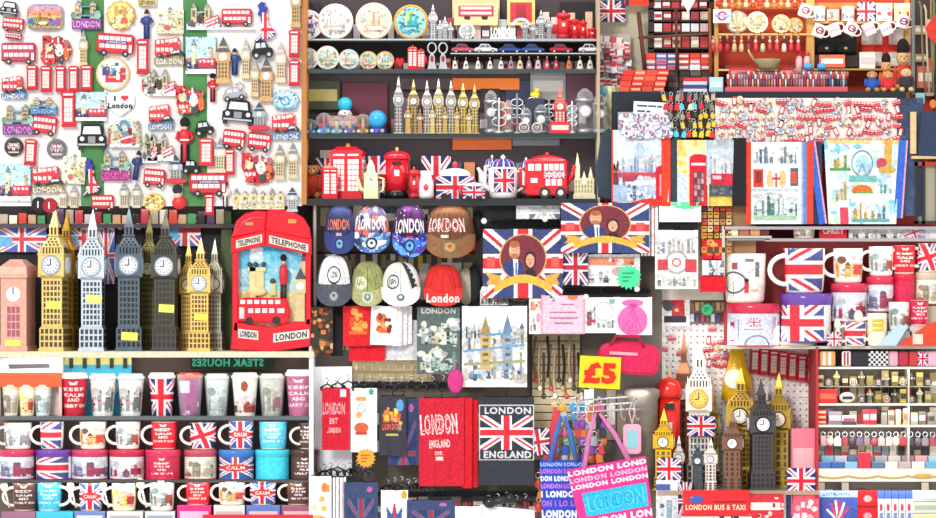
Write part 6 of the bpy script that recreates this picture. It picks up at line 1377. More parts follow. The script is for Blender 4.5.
# telephone plaque: two faces meeting at a corner
def b_phoneplaque(root):
    red=mat('e0182c','gloss')
    w,h=80,144
    # outer frame profile (front view) built from prisms
    g=G(); g.prism([(-41,2),(0,-1),(39,5),(40,34),(0,24),(-38,30)],-12,0,red,1.5); g.build('base_panel',root)
    for x0,x1,z0,z1 in((-39,-33,20,112),(34,39.5,26,112)): G().box(x0,x1,-12,0,z0,z1,red,1).build('side_post',root)
    g=G(); g.prism([(-40,98),(-6,106),(-6,121),(-40,113)],-15,0,red,1); g.prism([(-6,106),(40,96),(40,112),(-6,121)],-15,0,red,1); g.build('sign_band',root)
    g=G()
    g.prism([(-40,113),(-6,120),(-4,140),(-14,141),(-26,138),(-35,130)],-14,0,red,1.5)
    g.prism([(-6,120),(40,111),(38,124),(32,134),(20,141),(0,143),(-5,140)],-14,0,red,1.5); g.build('roof',root)
    g=G(); g.tube([(-34,-14.5,118),(-28,-14.5,129),(-18,-14.5,134),(-8,-14.5,133)],.8,mat('f04858','gloss')); g.build('roof_trim',root)
    G().box(-26,-18,-15.2,-13,126,129,mat('c8a060')).build('crown_emblem',root); G().box(17,25,-15.2,-13,128,132,mat('f0a040')).build('crown_emblem',root)
    for pts,cx,cz,ww,sh in(([(-35,103),(-9,109),(-9,117),(-35,111)],-22,110,24,.23),([(-2,108),(37,99),(37,107),(-2,116)],17.5,107.5,37,-.23)):
        G().prism(pts,-16,-14,mat('f4ece0'),.3).build('sign',root)
        q=G(); q.text('TELEPHONE',0,0,6,0,mat('40342c'),ww*.94,.03,th=.4)
        q.v=[(x+cx,y-16,z+cz+x*sh) for x,y,z in q.v]; q.build('lettering',root)
    c=Cv(74,92,'60c4e4'); c.rect(0,0,74,12,'38a8d8'); c.rect(0,30,74,60,'b8e4ec'); c.blobs(18,['88d4ec','d4f0f4','70c8e4'],3,(3,8),(0,8,74,40)); c.poly([(0,36),(14,30),(30,52),(0,56)],'a8d8e8')
    for k in range(4): c.line(2+k*5,38,8+k*5,48,.8,'5ca8c8')
    c.rect(0,52,74,92,'e8e0a8'); c.ell(20,58,24,6,'d0cc84'); c.rect(2,44,16,48,'90c0cc')
    c.build(lambda U,V,z:(np.stack([(U-.5)*74,-3+0*U,20+(1-V)*92],-1),np.stack([(U-.5)*74,0*U,20+(1-V)*92],-1)),'painted_backdrop',root)
    g=G(); m=mat('e8d898')
    g.box(-22,-16,-7,-3,52,84,m); g.box(-18,-8,-6,-3,56,80,m); g.box(-24,-6,-7,-3,80,84,m); g.ell(-15,-6,60,10,2,5,m); g.build('abbey_relief',root)
    for x in(-22,-16,-8): G().ell(x,-6,87,2.4,2,2.6,mat('3c4858'),8,6).build('dome',root)
    G().ell(1,-5,70,3,2,3,mat('3c4c50'),8,6).build('tree_relief',root); G().box(-1,4,-6,-3,56,68,mat('d8d890')).build('gate_relief',root)
    g=G(); g.lathe([(2.6,66),(4,70),(4.5,80),(3,86),(1,87)],mat('d82030'),12,-9,12,True,.7); g.build('soldier_coat',root)
    for x in(10.3,13.7): G().tube([(x,-9,68),(x,-9,51)],1.5,mat('1c1c24')).build('soldier_leg',root)
    G().ell(12,-9,89,2,2,2.4,mat('e8b898'),8,6).build('soldier_head',root); G().ell(12,-9,93.5,3.4,3,4,mat('17171a','cloth'),10,6).build('soldier_hat',root)
    for x,w_,z1,cc in((29,11,80,1),(32.5,7,98,0)):
        m2=mat('dcc490'); y=-9 if cc else -6
        g=G(); g.fr(x,y,30,z1-22,w_*.8,w_*.8,m2); g.fr(x,y,z1-22,z1-8,w_,w_,m2); g.fr(x,y,z1-8,z1-2,w_*.9,w_*.5,mat('3c4450')); g.fr(x,y,z1-2,z1+4,w_*.45,.4,mat('3c4450')); g.build('clock_tower_relief',root)
        if cc: G().disc(x,z1-15,4,y-w_/2-.8,y-w_/2,mat('fbf6e8'),16).build('clock_face',root)
    # bus
    g=G(); g.prism([(-33,30),(14,27),(18,32),(19,40),(15,53),(-28,54),(-33,50)],-13,-3,red,1.5); b=g.build('bus',root)
    g=G()
    for k in range(6): g.box(-31+k*7,-26+k*7,-13.8,-12,47.5,51.5,mat('fbeeea'))
    g.build('upper_windows',b); g=G()
    for k in range(4): g.box(-23+k*7,-18+k*7,-13.8,-12,38.5,43,mat('fbeeea'))
    g.box(6,13,-13.8,-12,38.5,43,mat('fbeeea')); g.box(-32,-27,-13.8,-12,33,44,mat('f4dcd8')); g.build('lower_windows',b)
    for x,r in((-22,3.4),(5,4)): G().disc(x,31,r,-15,-10,mat('221c20'),16,.4).build('wheel',b)
    for cx,cz,ww,sh in((-23,17,18,-.12),(20,15.5,34,.12)):
        q=G().prism([(-ww/2-1,-4.5),(ww/2+1,-4.5),(ww/2+1,4.5),(-ww/2-1,4.5)],-1.5,1,mat('f8f0e6'),.3); q.v=[(x+cx,y-12,z+cz+x*sh) for x,y,z in q.v]; q.build('sign',root)
        q=G(); q.text('LONDON',0,0,6.4,0,mat('342c30'),ww*.92,.03,th=.4); q.v=[(x+cx,y-13.6,z+cz+x*sh) for x,y,z in q.v]; q.build('lettering',root)
on('telephone_box_plaque',b_phoneplaque,(),272,8,zd,'large red telephone box plaque with a bus, a soldier and London signs','plaque')
struct('trim_7',313.5,316,203,356,10,60,'a8a098')

# ================================================================= panel E : mugs on shelves
struct('wall_mugs',-4,312,350,522,44,48,'6c5c54')
PAINT['steak']=lambda c,w,h:(c.rect(0,0,w,h,'16281c'),c.text('STEAK HOUSES',w*.45,h*.5,h*.62,'3cb08c',w*.86,mirror=True))
solid('dark_board',G().box(-70,70,0,4,-50,0,mat('4c403c','matte')),240,372,39,'dark back panel behind the travel cups','panel')
thing('shop_sign',b_cloth,(84,13,'steak',0,1,0,2.5,'lettered_panel'),232,369,30,'green sign with mirrored Steak Houses lettering under the cream shelf','sign')
ze1=shelf(-4,309.5,415.5,-2,43,4,'5c6468','grey glass shelf under the travel cups','mug shelves',dref=12)
ze2=shelf(-4,309.5,479,2,43,3,'4c4848','dark shelf under the round tins','mug shelves',dref=14)
ze3=shelf(-4,309.5,524,-4,43,4,'5c5450','bottom shelf under the boxes of the mug display','mug shelves',dref=10)
def b_cup(root,w,h,paint,lid='f6f2ee',clear=0):
    r=w/2; c=Cv(PI*2*r*.7,h*.84); PAINT[paint](c,c.w,c.h)
    c.build(f_lathe([(r*.97,h*.88),(r*.84,h*.4),(r*.74,0)],rep=1,ph=PI/2),'printed_body',root,'gloss')
    G().lathe([(r*.99,h*.86),(r*1.04,h*.88),(r*1.04,h*.93),(r*.92,h*.94),(r*.9,h*.99),(r*.8,h),(.1,h*.97)],mat(lid,'gloss')).build('lid',root)
    if clear: G().lathe([(r*.86,0),(r*1.1,h*.96)],mat('e8f0f4','glass')).build('clear_sleeve',root)
PAINT['ujcup']=lambda c,w,h:[c.uj(w*k/2,0,w*(k+1)/2,h,b='2c3468') for k in(0,1)]
PAINT['redcup']=mk_keep('cc1430')
PAINT['purple']=lambda c,w,h:(c.rect(0,0,w,h,'b04c90'),[c.rect(w*(k+.1)/2,h*.08,w*(k+.5)/2,h*.4,'e8e0ec') for k in(0,1)],c.blobs(14,['f0d8ec','c868a8','903070'],3,(1,3),(0,h*.5,w,h)))
PAINT['bear']=lambda c,w,h:(c.rect(0,0,w,h,'f8f4ea'),[sketch(c,w*(k+.05)/2,h*.35,w*(k+.95)/2,h*.9,['a83c40','5c4c48','c89070','3c3c44'],k+2,6) for k in(0,1)],[c.ell(w*(k+.5)/2,h*.22,h*.08,h*.14,'b0542c') for k in(0,1)])
PAINT['palecup']=mk_scene('e0ecea',['a0b0b0','687478','c4d4d0','889894'],3)
PAINT['graycup']=mk_scene('d8d8c8',['a83844','70706c','b8b8a4','909080'],6)
PAINT['printcup']=mk_scene('f4f0ec',['6c7478','303438','b83c48','98a0a0','c8c8c0'],31,8)
CU='travel cups on the top mug shelf'
for x,w_,h_,p,lid,cl,l in [(74.5,27,43,'redcup','fbf6f2',0,'red travel cup with white lid beside the orange box'),(103,27,42,'printcup','e8f0f2',0,'white printed travel cup, left of the pair'),(131,27,42,'printcup','dce8f0',0,'white printed travel cup, right of the pair'),
   (162,27,43,'ujcup','f8f4f4',0,'union flag travel cup with white lid'),(190,24,43,'purple','f04830',1,'purple travel cup with orange red lid'),(217,23,42,'palecup','dce4e0',1,'pale mint travel cup in clear sleeve'),
   (245,27,43,'bear','fbf8f0',0,'cream travel cup with a brown bear print'),(272,24,42,'graycup','d4d4cc',1,'grey cream travel cup in clear sleeve'),(299,27,46,'keeppink','fbf4f2',0,'pink travel cup with white lid at the right end')]:
    on('travel_cup',b_cup,(w_,h_,p,lid,cl),x,14,ze1,l,'cup',CU)
def b_giftbox(root,w,h):
    G().box(-w/2,w/2,6,12,0,h,mat('d8d0c8','matte')).build('back',root)
    G().box(-w/2,w/2,-10,8,h*.72,h,mat('f4f0e8','matte')).build('top_flap',root); G().box(-w/2,w/2,-10.4,-9,h*.5,h*.74,mat('e85c34','matte')).build('orange_band',root)
    G().prism([(-w*.32,h*.81),(w*.32,h*.83),(w*.3,h*.9),(-w*.34,h*.89)],-10.5,-9.5,mat('5c585c'),.2).build('printed_mark',root)
    G().box(-w/2,-w/2+2,-10,8,0,h*.6,mat('e8e4dc','matte')).build('side_wall',root); G().box(w/2-3,w/2,-10,8,0,h*.6,mat('e8b8b4','matte')).build('side_wall',root)
on('gift_carton',b_giftbox,(64,58),31,16,ze1,'white and orange window carton at the left of the cup shelf','carton')
for x,p,l in((11,'cream','cream cup'),(27,'yellowbox','yellow printed cup'),(43,'palecup','mint cup')): on('travel_cup',b_cup,(18,31,p,'e8e0d0',0),x,13,ze1,l+' inside the orange window carton','cup','cups in the window carton')
def b_cyan(root,w,h):
    G().box(-w/2,w/2,-3,3,0,h*.84,mat('4cbce4','matte')).build('panel',root); G().box(-w/2,w/2,-3.4,3,h*.84,h,mat('e8e08c','matte')).build('yellow_top',root)
    for k in range(5): G().box(-w*.42+k*w*.2,-w*.36+k*w*.2,-4.4,-3,h*.78,h*.95,mat('202428')).build('clip',root)
    G().ell(w*.1,-3.4,h*.45,w*.22,.6,h*.16,mat('d4ecf4')).build('logo',root)
on('cyan_carton',b_cyan,(68,60),98,32,ze1,'cyan carton with a yellow clipped top behind the travel cups','carton')
MR='mugs standing on the round tins'; TR='round tins under the mugs'
tins=[(17,36,'tinart','c83860','white printed tin with crimson rim at the left edge'),(54,37,'flagtin','6c3ca0','union flag tin with a purple rim'),(90,37,'tinart','c83860','white printed tin with crimson rim, right of the purple rimmed tin'),(127,36,'tinart2','c02848','white printed tin with crimson rim, left of the crimson tin'),
   (163,36,'keepcrimson','d8305c','plain crimson round tin with lettering'),(200.5,33,'cream','b8485c','cream printed tin with crimson lid'),(236.5,36,'ujcalm','3c74c0','union flag tin with a blue rim'),(272.5,35,'plaincyan','40c8dc','bright cyan round tin without print'),(305,30,'keepbrown','4c2c28','dark brown tin at the right end')]
PAINT['ujtilt']=lambda c,w,h:[c.uj(w*k/2,0,w*(k+1)/2,h,b='2c3468',rot=-20) for k in(0,1)]
PAINT['plaincyan2']=mk_keep('58c8ec')
PAINT['flagtin']=lambda c,w,h:[c.uj(w*(k-.42),-h*.2,w*(k+.42),h*1.2,b='4c5090',r='e02c3c',w='f4f0f4') for k in(0,1)]
PAINT['tinart2']=mk_scene('e4e4ec',['a02c44','7c8498','c04058','505c70','b8bccc'],22,9)
PAINT['plaincyan']=lambda c,w,h:c.rect(0,0,w,h,'40d4ec')
TH=29.5
for x,w_,p,rim,l in tins: on('round_tin',b_tin,(w_,TH,p,rim),x,20,ze2,l,'tin',TR)
zt2=ze2+TH*S
for x,w_,h_,p,hs,hc,l in [(18,28,27,'white1',-1,'f4f0e8','white sketch mug on the leftmost tin'),(52,24,28,'flagtin',-1,'f8f4f4','union flag mug on the purple rimmed tin'),(93,27,28,'white2',-1,'f8f4ee','white mug with tower bridge print'),
   (128,25,28,'white3',-1,'f8f4ee','white mug with phone box print'),(164,26,28,'keepred',-1,'f8f0ee','red mug on the crimson round tin'),(203,27,27,'ujtilt',-1,'f8f4f4','slanted union flag mug on the cream tin'),
   (241,25,29,'ujcalm',-1,'ece4dc','union flag mug with a red banner on the blue rimmed tin'),(273,28,28,'plaincyan2',0,'','cyan mug on the cyan tin'),(307,16,26,'keepbrown',-1,'f4e8e0','brown mug at the right end of the tins')]:
    on('mug',b_mug,(w_,h_,p,'f0e8d0',hs,hc),x,20,zt2,l,'mug',MR)
on('mug',b_mug,(25,29,'keepcyan','e8f0f0',1,'f0f4f4'),49.5,14,ze3+13*S,'cyan mug with a handle on the right, bottom row','mug','mugs on the small boxes')
for x,w_,h_,p,hs,sp,l in [(25,25,29,'keepbrown',-1,1,'brown mug with a spoon, bottom row'),(91,24,29,'ujcalm',-1,1,'union flag mug with a spoon, bottom row'),(124,25,29,'yellowbox',-1,1,'cream and yellow mug with a spoon, bottom row'),
    (162,25,32,'white3',-1,1,'white mug with a spoon, bottom row'),(198,25,27,'keepred',-1,0,'red mug in the bottom row'),(232,27,28,'white2',-1,0,'white mug with bus print, bottom row'),(263,27,28,'ujcalm',-1,0,'union flag mug without spoon, bottom row'),(299,26,28,'keepbrown',-1,0,'brown mug without spoon, bottom row')]:
    on('mug',b_mug,(w_,(h_-1 if x<180 else h_-4),p,'e8dcc4',hs,'f8f0e8',sp),x,14,ze3+(13 if x<180 else 19)*S,l,'mug','mugs on the small boxes')
for i,(x,w_,c,b,hh) in enumerate(((20,34,'a06c84',None,13),(56,37,'40c4dc',None,13),(91,31,'6c88c4','e8d8dc',13),(126,36,'e8e4e4','b8b0b0',13),(161,30,'d8dce4','a0a8b8',13),(195,34,'dc2880','f4b8d4',19),(230,31,'e4e4e4','c8c0b8',19),(264,34,'5c7cc0','e8c8cc',19),(297,30,'9c5c78','e0c0cc',19))):
    on('mug_box',b_block,(w_,hh,24,c,'gloss',b),x,14,ze3,'%s gift box under the bottom row of mugs, %s from the left'%(['mauve','cyan','flag blue','white','pale','magenta','white grey','blue','plum'][i],NTH[i]),'box','boxes under the bottom row of mugs')
solid('red_ledge',G().box(-55,55,-4,2,-6,0,mat('e02030','gloss')),258,514.5,-2,'red strip along the front of the bottom shelf','ledge')
# ================================================================= panel G : caps, bags and shirts
struct('wall_clothing',312,662,203,522,36,40,'5c544c'); struct('wall_postcards',655,726,203,300,58,61,'d8cfc4'); struct('trim_8',597,726,203,205,0,60,'2c2c30')
def b_bigcap(root,w,h,crown,brim,paint=None,sticker=None,button=None):
    dep=w*.42; hc=h*.62
    c=Cv(w*1.5,hc*1.25,crown,ss=1.8)
    if paint: CAPP[paint](c,c.w,c.h)
    for k in(.27,.73):
        m=np.abs(c.x/c.w-k-(c.y/c.h-.9)*(k-.5)*.5)<.008; c.c[m]*=.45
    else:
        for k in(-1,0,1): c.line(c.w*(.5+k*.2),c.h,c.w*.5,0,.4,'2c2c30')
    def f(U,V,z):
        a=(U-.5)*PI; b=V*PI*.56
        return np.stack([w*.48*np.sin(a)*np.sin(b)**.7,-dep*np.cos(a)*np.sin(b)-1,h*.4+hc*.96*np.cos(b)*1.0],-1),np.stack([w*.47*np.sin(a)*np.sin(b)**.7,-dep*.0*np.cos(a)-.5,h*.4+hc*.94*np.cos(b)],-1)
    c.build(f,'crown',root,'cloth')
    c=Cv(w*.94,h*.42,brim if isinstance(brim,str) else 'ffffff',ss=1.8)
    if not isinstance(brim,str): CAPP[brim[0]](c,c.w,c.h)
    if sticker:
        c.ell(c.w/2,c.h*.55,w*.15,h*.12,sticker[0]); c.ell(c.w/2,c.h*.55,w*.1,h*.08,sticker[1]); c.ell(c.w/2,c.h*.52,w*.04,h*.03,sticker[0])
    def f2(U,V,z):
        q=(U-.5)*2; x=q*w*.49*(1-.06*V**2); y=-dep*.96*np.sqrt(np.clip(1-q*q*.8,0,1))-V*h*.12; zz=h*.44-V*h*.44*(1-.42*np.abs(q)**3)
        return np.stack([x,y,zz],-1),np.stack([x,y+1.4,zz],-1)
    c.build(f2,'brim',root,'cloth')
    if button: G().ell(0,-dep*.2,h*1.0,w*.04,w*.04,h*.02,mat(button),8,6).build('button',root)
def galaxy(c,w,h,base,cols,seed): c.rect(0,0,w,h,base); c.blobs(36,cols,seed,(2,6),shape='e'); c.blobs(30,['f4f4fc','d8e0f8'],seed+1,(.4,.8),shape='e')
CAPP={'navy':lambda c,w,h:(c.rect(0,0,w,h,'2c3460'),c.text('LONDON',w*.47,h*.72,h*.22,'d87c54',w*.52),c.rect(w*.42,h*.88,w*.54,h*.93,'c8b8b0')),
 'gal1':lambda c,w,h:(galaxy(c,w,h,'6c5878',['e89890','4878b8','e8d8e8','283454','e86c58','8cb8d8'],3),c.text('LONDON',w*.5,h*.7,h*.24,'f4f2f8',w*.54)),
 'galb':lambda c,w,h:galaxy(c,w,h,'385c88',['283c58','88b0d0','e8ecf4','4878b8'],7),
 'gal2':lambda c,w,h:(galaxy(c,w,h,'3c1c48',['5c2468','281434','482058'],5),c.text('LONDON',w*.5,h*.72,h*.26,'f4f0f4',w*.62,arc=2),c.rect(w*.44,h*.92,w*.56,h*.97,'c83858')),
 'gal3':lambda c,w,h:galaxy(c,w,h,'3048b0',['3c70d8','5838a0','60a0e8','283090'],6),
 'brown':lambda c,w,h:(c.rect(0,0,w,h,'70462c'),c.text('LONDON',w*.44,h*.7,h*.25,'f4e8e4',w*.54,bold=.06),c.text('LONDON',w*.44,h*.7,h*.22,'c83c3c',w*.5,bold=0),c.rect(w*.38,h*.88,w*.48,h*.93,'e8d8c8')),
 'white':lambda c,w,h:(c.rect(0,0,w,h,'f0f0ee'),c.rect(0,0,w*.16,h,'4c5054'),c.rect(w*.84,0,w,h,'4c5054'),c.rect(0,h*.86,w,h,'585c60'),c.ell(w*.5,h*.68,w*.13,h*.19,'30343a'),c.ell(w*.5,h*.68,w*.11,h*.15,'e8e8e8'),c.text('LDN',w*.5,h*.68,h*.13,'30343a',w*.12),c.rect(w*.38,h*.4,w*.4,h*.43,'303030'),c.rect(w*.6,h*.4,w*.62,h*.43,'303030')),
 'olive':lambda c,w,h:(c.rect(0,0,w,h,'9ca064'),c.blobs(16,['8c9058','a8ac74'],3,(2,5)),c.ell(w*.36,h*.78,w*.13,h*.15,'dcdcbc'),c.text('LDN',w*.36,h*.78,h*.1,'8c8c60',w*.14)),
 'stripe':lambda c,w,h:(c.rect(0,0,w,h,'f0eee6'),c.poly([(w*.5,0),(w*.64,h*.1),(w*.86,h),(w*.72,h)],'34363c'),[c.rect(w*(.66+k*.035),h*(.35+k*.13),w*(.69+k*.035),h*(.4+k*.13),'e8e4dc') for k in range(4)],c.ell(w*.36,h*.74,w*.12,h*.17,'383c40'),c.ell(w*.36,h*.74,w*.1,h*.13,'dcdcd8'),c.text('LDN',w*.36,h*.74,h*.11,'383c40',w*.12)),
 'red':lambda c,w,h:(c.rect(0,0,w,h,'e02c28'))}
caps=[(340,32,51,254,'2c3460','34407c',('navy'),('283858','70a0c0'),12,'navy cap with orange London lettering, first in the top row of caps'),
 (372,38,48,253,'6c5878',('galb',),'gal1',('203040','d8e8f0'),14,'galaxy patterned cap with white London lettering beside the navy cap'),
 (410,36,55,257,'3c1c48',('gal3',),'gal2',('243868','68a8d8'),12,'purple galaxy cap with a blue brim'),
 (450,52,55,258,'70462c','8c6040','brown',('60744c','e0885c'),16,'large brown cap with red and white London lettering'),
 (334.5,37,51,306,'f0f0ee','4c5460','white',('585c64','a8acb0'),2,'white cap with dark grey brim and round badge, lower left'),
 (368,35,45,306,'9ca064','a8ac78','olive',('c8d0b0','688098'),4,'olive green cap in the lower row'),
 (401,40,44,306,'f0eee6','f0eeea','stripe',('f0eeea','588070'),2,'white cap with a black side stripe in the lower row')]
for x,w_,h_,y,cr,br,p,st,d,l in caps:
    thing('baseball_cap',b_bigcap,(w_,h_,cr,br,p,st),x,y,d,l,'cap','caps hung in two rows')
def b_redcap(root):
    b_bigcap(root,40,42,'e02c28','e8362c','red',None)
    q=G(); q.text('London',0,0,9,0,mat('f8ecea','cloth'),33,.05,th=.8); q.v=[(x,y-20+abs(x)**2*.02,z+8) for x,y,z in q.v]; q.build('lettering',root)
thing('baseball_cap',b_redcap,(),443,306,8,'bright red cap with white London lettering on its front edge','cap','caps hung in two rows')
def b_rail(root,w): G().tube([(-w/2,0,0),(w/2,0,0)],1.0,mat('8c8c90','metal2'),8).build('rail',root)
solid('cap_rail',G().tube([(-80,0,0),(80,0,0)],1.1,mat('3c3c40','metal2')),396,253,26,'thin metal rail between the two rows of caps','rail')
R=random.Random(7)
for i in range(15):
    thing('spare_cap_tag',b_block,(5,14,1,R.choice(['e8e4dc','a08c6c','c8c0a8','686058','d8c048']),'matte',None),326+i*9.5+R.uniform(-2,2),267+R.uniform(-1,3),35,'small hanging tag between the cap rows, number %d from the left'%(i+1),'tag','tags between the cap rows')
for x,y,w_,h_,c,l in((466,305,18,38,'e8d8c0','cream cap seen edge on right of the red cap'),(474,304,14,40,'30343c','dark cap edge right of the cream one'),(470,256,14,22,'d83828','red cloth behind the brown cap'),(478,240,10,30,'24242c','black cap edge at the right of the brown cap')):
    thing('baseball_cap',lambda root,w_,h_,c:G().ell(0,0,h_/2,w_/2,5,h_/2,mat(c,'cloth')).build('crown',root),(w_,h_,c),x,y,30,l,'cap','edge-on caps')
PAINT['navyshirt']=lambda c,w,h:(c.rect(0,0,w,h,'3c4a70'),c.uj(w*.1,h*.35,w*.9,h*1.3,b='33406c',r='a03848',w='5c6890',k=.8),c.ell(w*.75,h*.15,w*.08,h*.06,'c060a0'))
PAINT['tees']=lambda c,w,h:(c.rect(0,0,w,h,'fbfaf8'),c.ell(w*.4,h*.32,w*.22,h*.13,'d88050'),c.ell(w*.36,h*.3,w*.1,h*.08,'a04830'),c.ell(w*.5,h*.6,w*.3,h*.1,'e87038'),c.rect(w*.25,h*.5,w*.7,h*.56,'c84c3c'),c.blobs(14,['c85030','e8a060','803828'],2,(1,2.5),(w*.2,h*.2,w*.75,h*.7)))
PAINT['orangeblk']=lambda c,w,h:(c.rect(0,0,w,h,'3c3830'),c.blobs(34,['d88038','b04c2c','e0a858','6c6848','8c4430','282420'],4,(1.2,3.4)))
PAINT['redtee']=lambda c,w,h:(c.rect(0,0,w,h,'d82028'),c.blobs(20,['f08838','e85428','b01820','f0a858'],6,(1.5,4),(w*.15,h*.1,w*.85,h*.6)),c.rect(w*.2,h*.62,w*.8,h*.7,'f07038'))
PAINT['plainred']=lambda c,w,h:c.rect(0,0,w,h,'dc1828')
PAINT['plainwhite']=lambda c,w,h:c.rect(0,0,w,h,'eceaea')
PAINT['greybag']=lambda c,w,h:(c.rect(0,0,w,h,'dcdce0'),c.rect(0,0,w*.08,h,'b8b8c0'))
PAINT['mapshirt']=lambda c,w,h:(c.rect(0,0,w,h,'5c6c68'),c.text('LONDON',w*.5,h*.06,h*.08,'d0d4cc',w*.8),sketch(c,w*.08,h*.14,w*.92,h*.55,['9cb0ac','c8b890','34443c','8c9c94','d8d8c0'],3,10,2),c.ring(w*.45,h*.72,w*.12,w*.18,'d8d0a8'),c.ell(w*.45,h*.72,w*.07,w*.07,'8c9c60'),sketch(c,w*.08,h*.6,w*.92,h*.95,['a8bcb8','485854','c8c8a8','70908c'],6,9,2))
PAINT['ldnred']=lambda c,w,h:(c.rect(0,0,w,h,'cc1c34'),c.text('LONDON',w*.44,h*.3,h*.23,'f4e0dc',w*.82,bold=.05,rot=-3),c.text('LONDON',w*.44,h*.3,h*.19,'cc1c34',w*.76,bold=-.005,rot=-3),c.text('ENGLAND',w*.46,h*.52,h*.09,'f0d4d0',w*.46,rot=-3),c.text('EST.',w*.45,h*.63,h*.04,'f0d4d0',w*.18),c.rect(w*.37,h*.67,w*.53,h*.71,'f0d4d0'))
PAINT['ldnblk']=lambda c,w,h:(c.rect(0,0,w,h,'33363f'),c.rect(w*.0,h*.09,w,h*.72,'c8c8cc'),c.rect(w*.02,h*.1,w*.98,h*.71,'33363f'),c.text('LONDON',w*.52,h*.155,h*.08,'d8d8dc',w*.84),c.uj(w*.02,h*.21,w*.98,h*.6,b='33363f',r='d83040'),c.text('ENGLAND',w*.52,h*.655,h*.08,'d8d8dc',w*.86))
PAINT['redtee2']=lambda c,w,h:(c.rect(0,0,w,h,'cc1830'),c.text('LONDON',w*.42,h*.33,h*.2,'f0a0a8',w*.8),c.text('EST',w*.42,h*.53,h*.09,'f0b8bc',w*.3),c.text('LONDON',w*.42,h*.68,h*.09,'f0b8bc',w*.5),c.rect(w*.66,h*.02,w*.86,h*.14,'e0e0e8'))
PAINT['whitetee2']=lambda c,w,h:(c.rect(0,0,w,h,'fbfaf8'),c.ring(w*.4,h*.32,w*.12,w*.18,'a8b8c8'),c.rect(w*.2,h*.14,w*.6,h*.2,'e8a060'),c.ell(w*.4,h*.62,w*.28,h*.08,'d86040'),c.rect(w*.18,h*.68,w*.62,h*.73,'b84838'),c.ell(w*.3,h*.42,w*.12,h*.05,'e8a868'),c.ell(w*.78,h*.06,w*.1,h*.05,'50a088'))
PAINT['blktee']=lambda c,w,h:(c.rect(0,0,w,h,'3a3a44'),c.blobs(16,['e8b840','d84848','58a858','e87840','f0d060'],9,(1.5,3),(w*.16,h*.24,w*.78,h*.42)),c.ell(w*.78,h*.16,w*.14,h*.1,'5c98d0'),c.text('LONDON',w*.48,h*.52,h*.11,'e86840',w*.7),c.rect(w*.26,h*.64,w*.72,h*.67,'c8b860'),c.blobs(8,['58a858','d84890','e8c040'],2,(.8,2),(w*.2,h*.2,w*.8,h*.6)))
PAINT['crown']=lambda c,w,h:(c.rect(0,0,w,h,'f8f4f0'),c.poly([(w*.25,h*.85),(w*.2,h*.4),(w*.4,h*.6),(w*.5,h*.3),(w*.6,h*.6),(w*.8,h*.4),(w*.75,h*.85)],'4858a0'),c.rect(w*.46,h*.35,w*.54,h*.85,'d03848'),c.rect(w*.25,h*.7,w*.75,h*.78,'d03848'),c.ell(w*.86,h*.12,w*.1,h*.1,'e8a030'))
PAINT['fruit']=lambda c,w,h:(c.rect(0,0,w,h,'fbf8f4'),c.blobs(12,['e8b868','e89048','f0d0a0'],3,(2,4),(w*.1,h*.2,w*.8,h*.9)),c.ell(w*.7,h*.2,w*.14,h*.08,'e8883c'))
PAINT['pinkcard']=lambda c,w,h:(c.rect(0,0,w,h,'e8a0b8'),c.rect(w*.04,h*.04,w*.96,h*.96,'f0c4d4'),[c.rect(w*x0,h*y,w*x1,h*(y+.05),'c07898') for x0,x1,y in((.25,.32,.12),(.45,.75,.22),(.2,.8,.42),(.2,.84,.56),(.3,.7,.7))],c.ell(w*.72,h*.05,w*.12,h*.08,'e87858'))
PAINT['eyecard']=lambda c,w,h:(c.rect(0,0,w,h,'f6f6f6'),c.ring(w*.6,h*.4,w*.26,w*.3,'b8bcc0'),c.ring(w*.6,h*.4,w*.1,w*.12,'b8bcc0'),sketch(c,w*.05,h*.2,w*.35,h*.8,['606468','a8b0a8','8c4c4c'],3,4),c.rect(w*.14,h*.62,w*.36,h*.72,'c84858'),sketch(c,w*.35,h*.6,w*.95,h*.86,['909890','b8c0b8','707878'],5,7),c.ell(w*.85,h*.12,w*.1,h*.08,'8cb8a8'))
PAINT['pinkbagcard']=lambda c,w,h:(c.rect(0,0,w,h,'f8f4f6'),c.ell(w*.46,h*.62,w*.42,h*.4,'e870b0'),c.ell(w*.46,h*.16,w*.3,h*.1,'e870b0'),c.rect(w*.36,h*.18,w*.56,h*.3,'d04c98'),[c.line(w*(.2+.13*k),h*.9,w*.46,h*.25,.7,'c84c98') for k in range(5)])
PAINT['guardcard']=lambda c,w,h:(c.rect(0,0,w,h,'f8f6f4'),c.ell(w*.62,h*.3,w*.22,h*.26,'d83848'),c.rect(w*.45,h*.4,w*.85,h*.72,'d04048'),c.ell(w*.34,h*.34,w*.2,h*.24,'5c5c60'),c.ell(w*.5,h*.2,w*.14,h*.16,'c83040'),c.rect(w*.2,h*.72,w*.9,h*.9,'3c3c48'),c.ell(w*.6,h*.55,w*.06,h*.05,'f0d8b0'))
PAINT['girlsq']=lambda c,w,h:(c.rect(0,0,w,h,'f8f6f4'),c.rect(w*.1,h*.1,w*.9,h*.35,'e89878'),c.blobs(9,['d84858','f4e0d8'],4,(1,2.4),(w*.4,h*.12,w*.88,h*.32)),sketch(c,w*.1,h*.4,w*.5,h*.9,['50545c','a0a4a8','d8d4d0'],3,5),c.ell(w*.65,h*.55,w*.15,h*.14,'e8a8b8'))
PAINT['ujwhite']=lambda c,w,h:(c.rect(0,0,w,h,'e8e8e8'),c.uj(w*.3,-h*.4,w,h*1.4,b='788094',r='c8c8cc'))
PAINT['stripes']=lambda c,w,h:[c.rect(w*k/9,0,w*(k+.55)/9,h,['f4f2f2','4c4c54','f8f8f8','a83444'][k%4]) for k in range(9)]
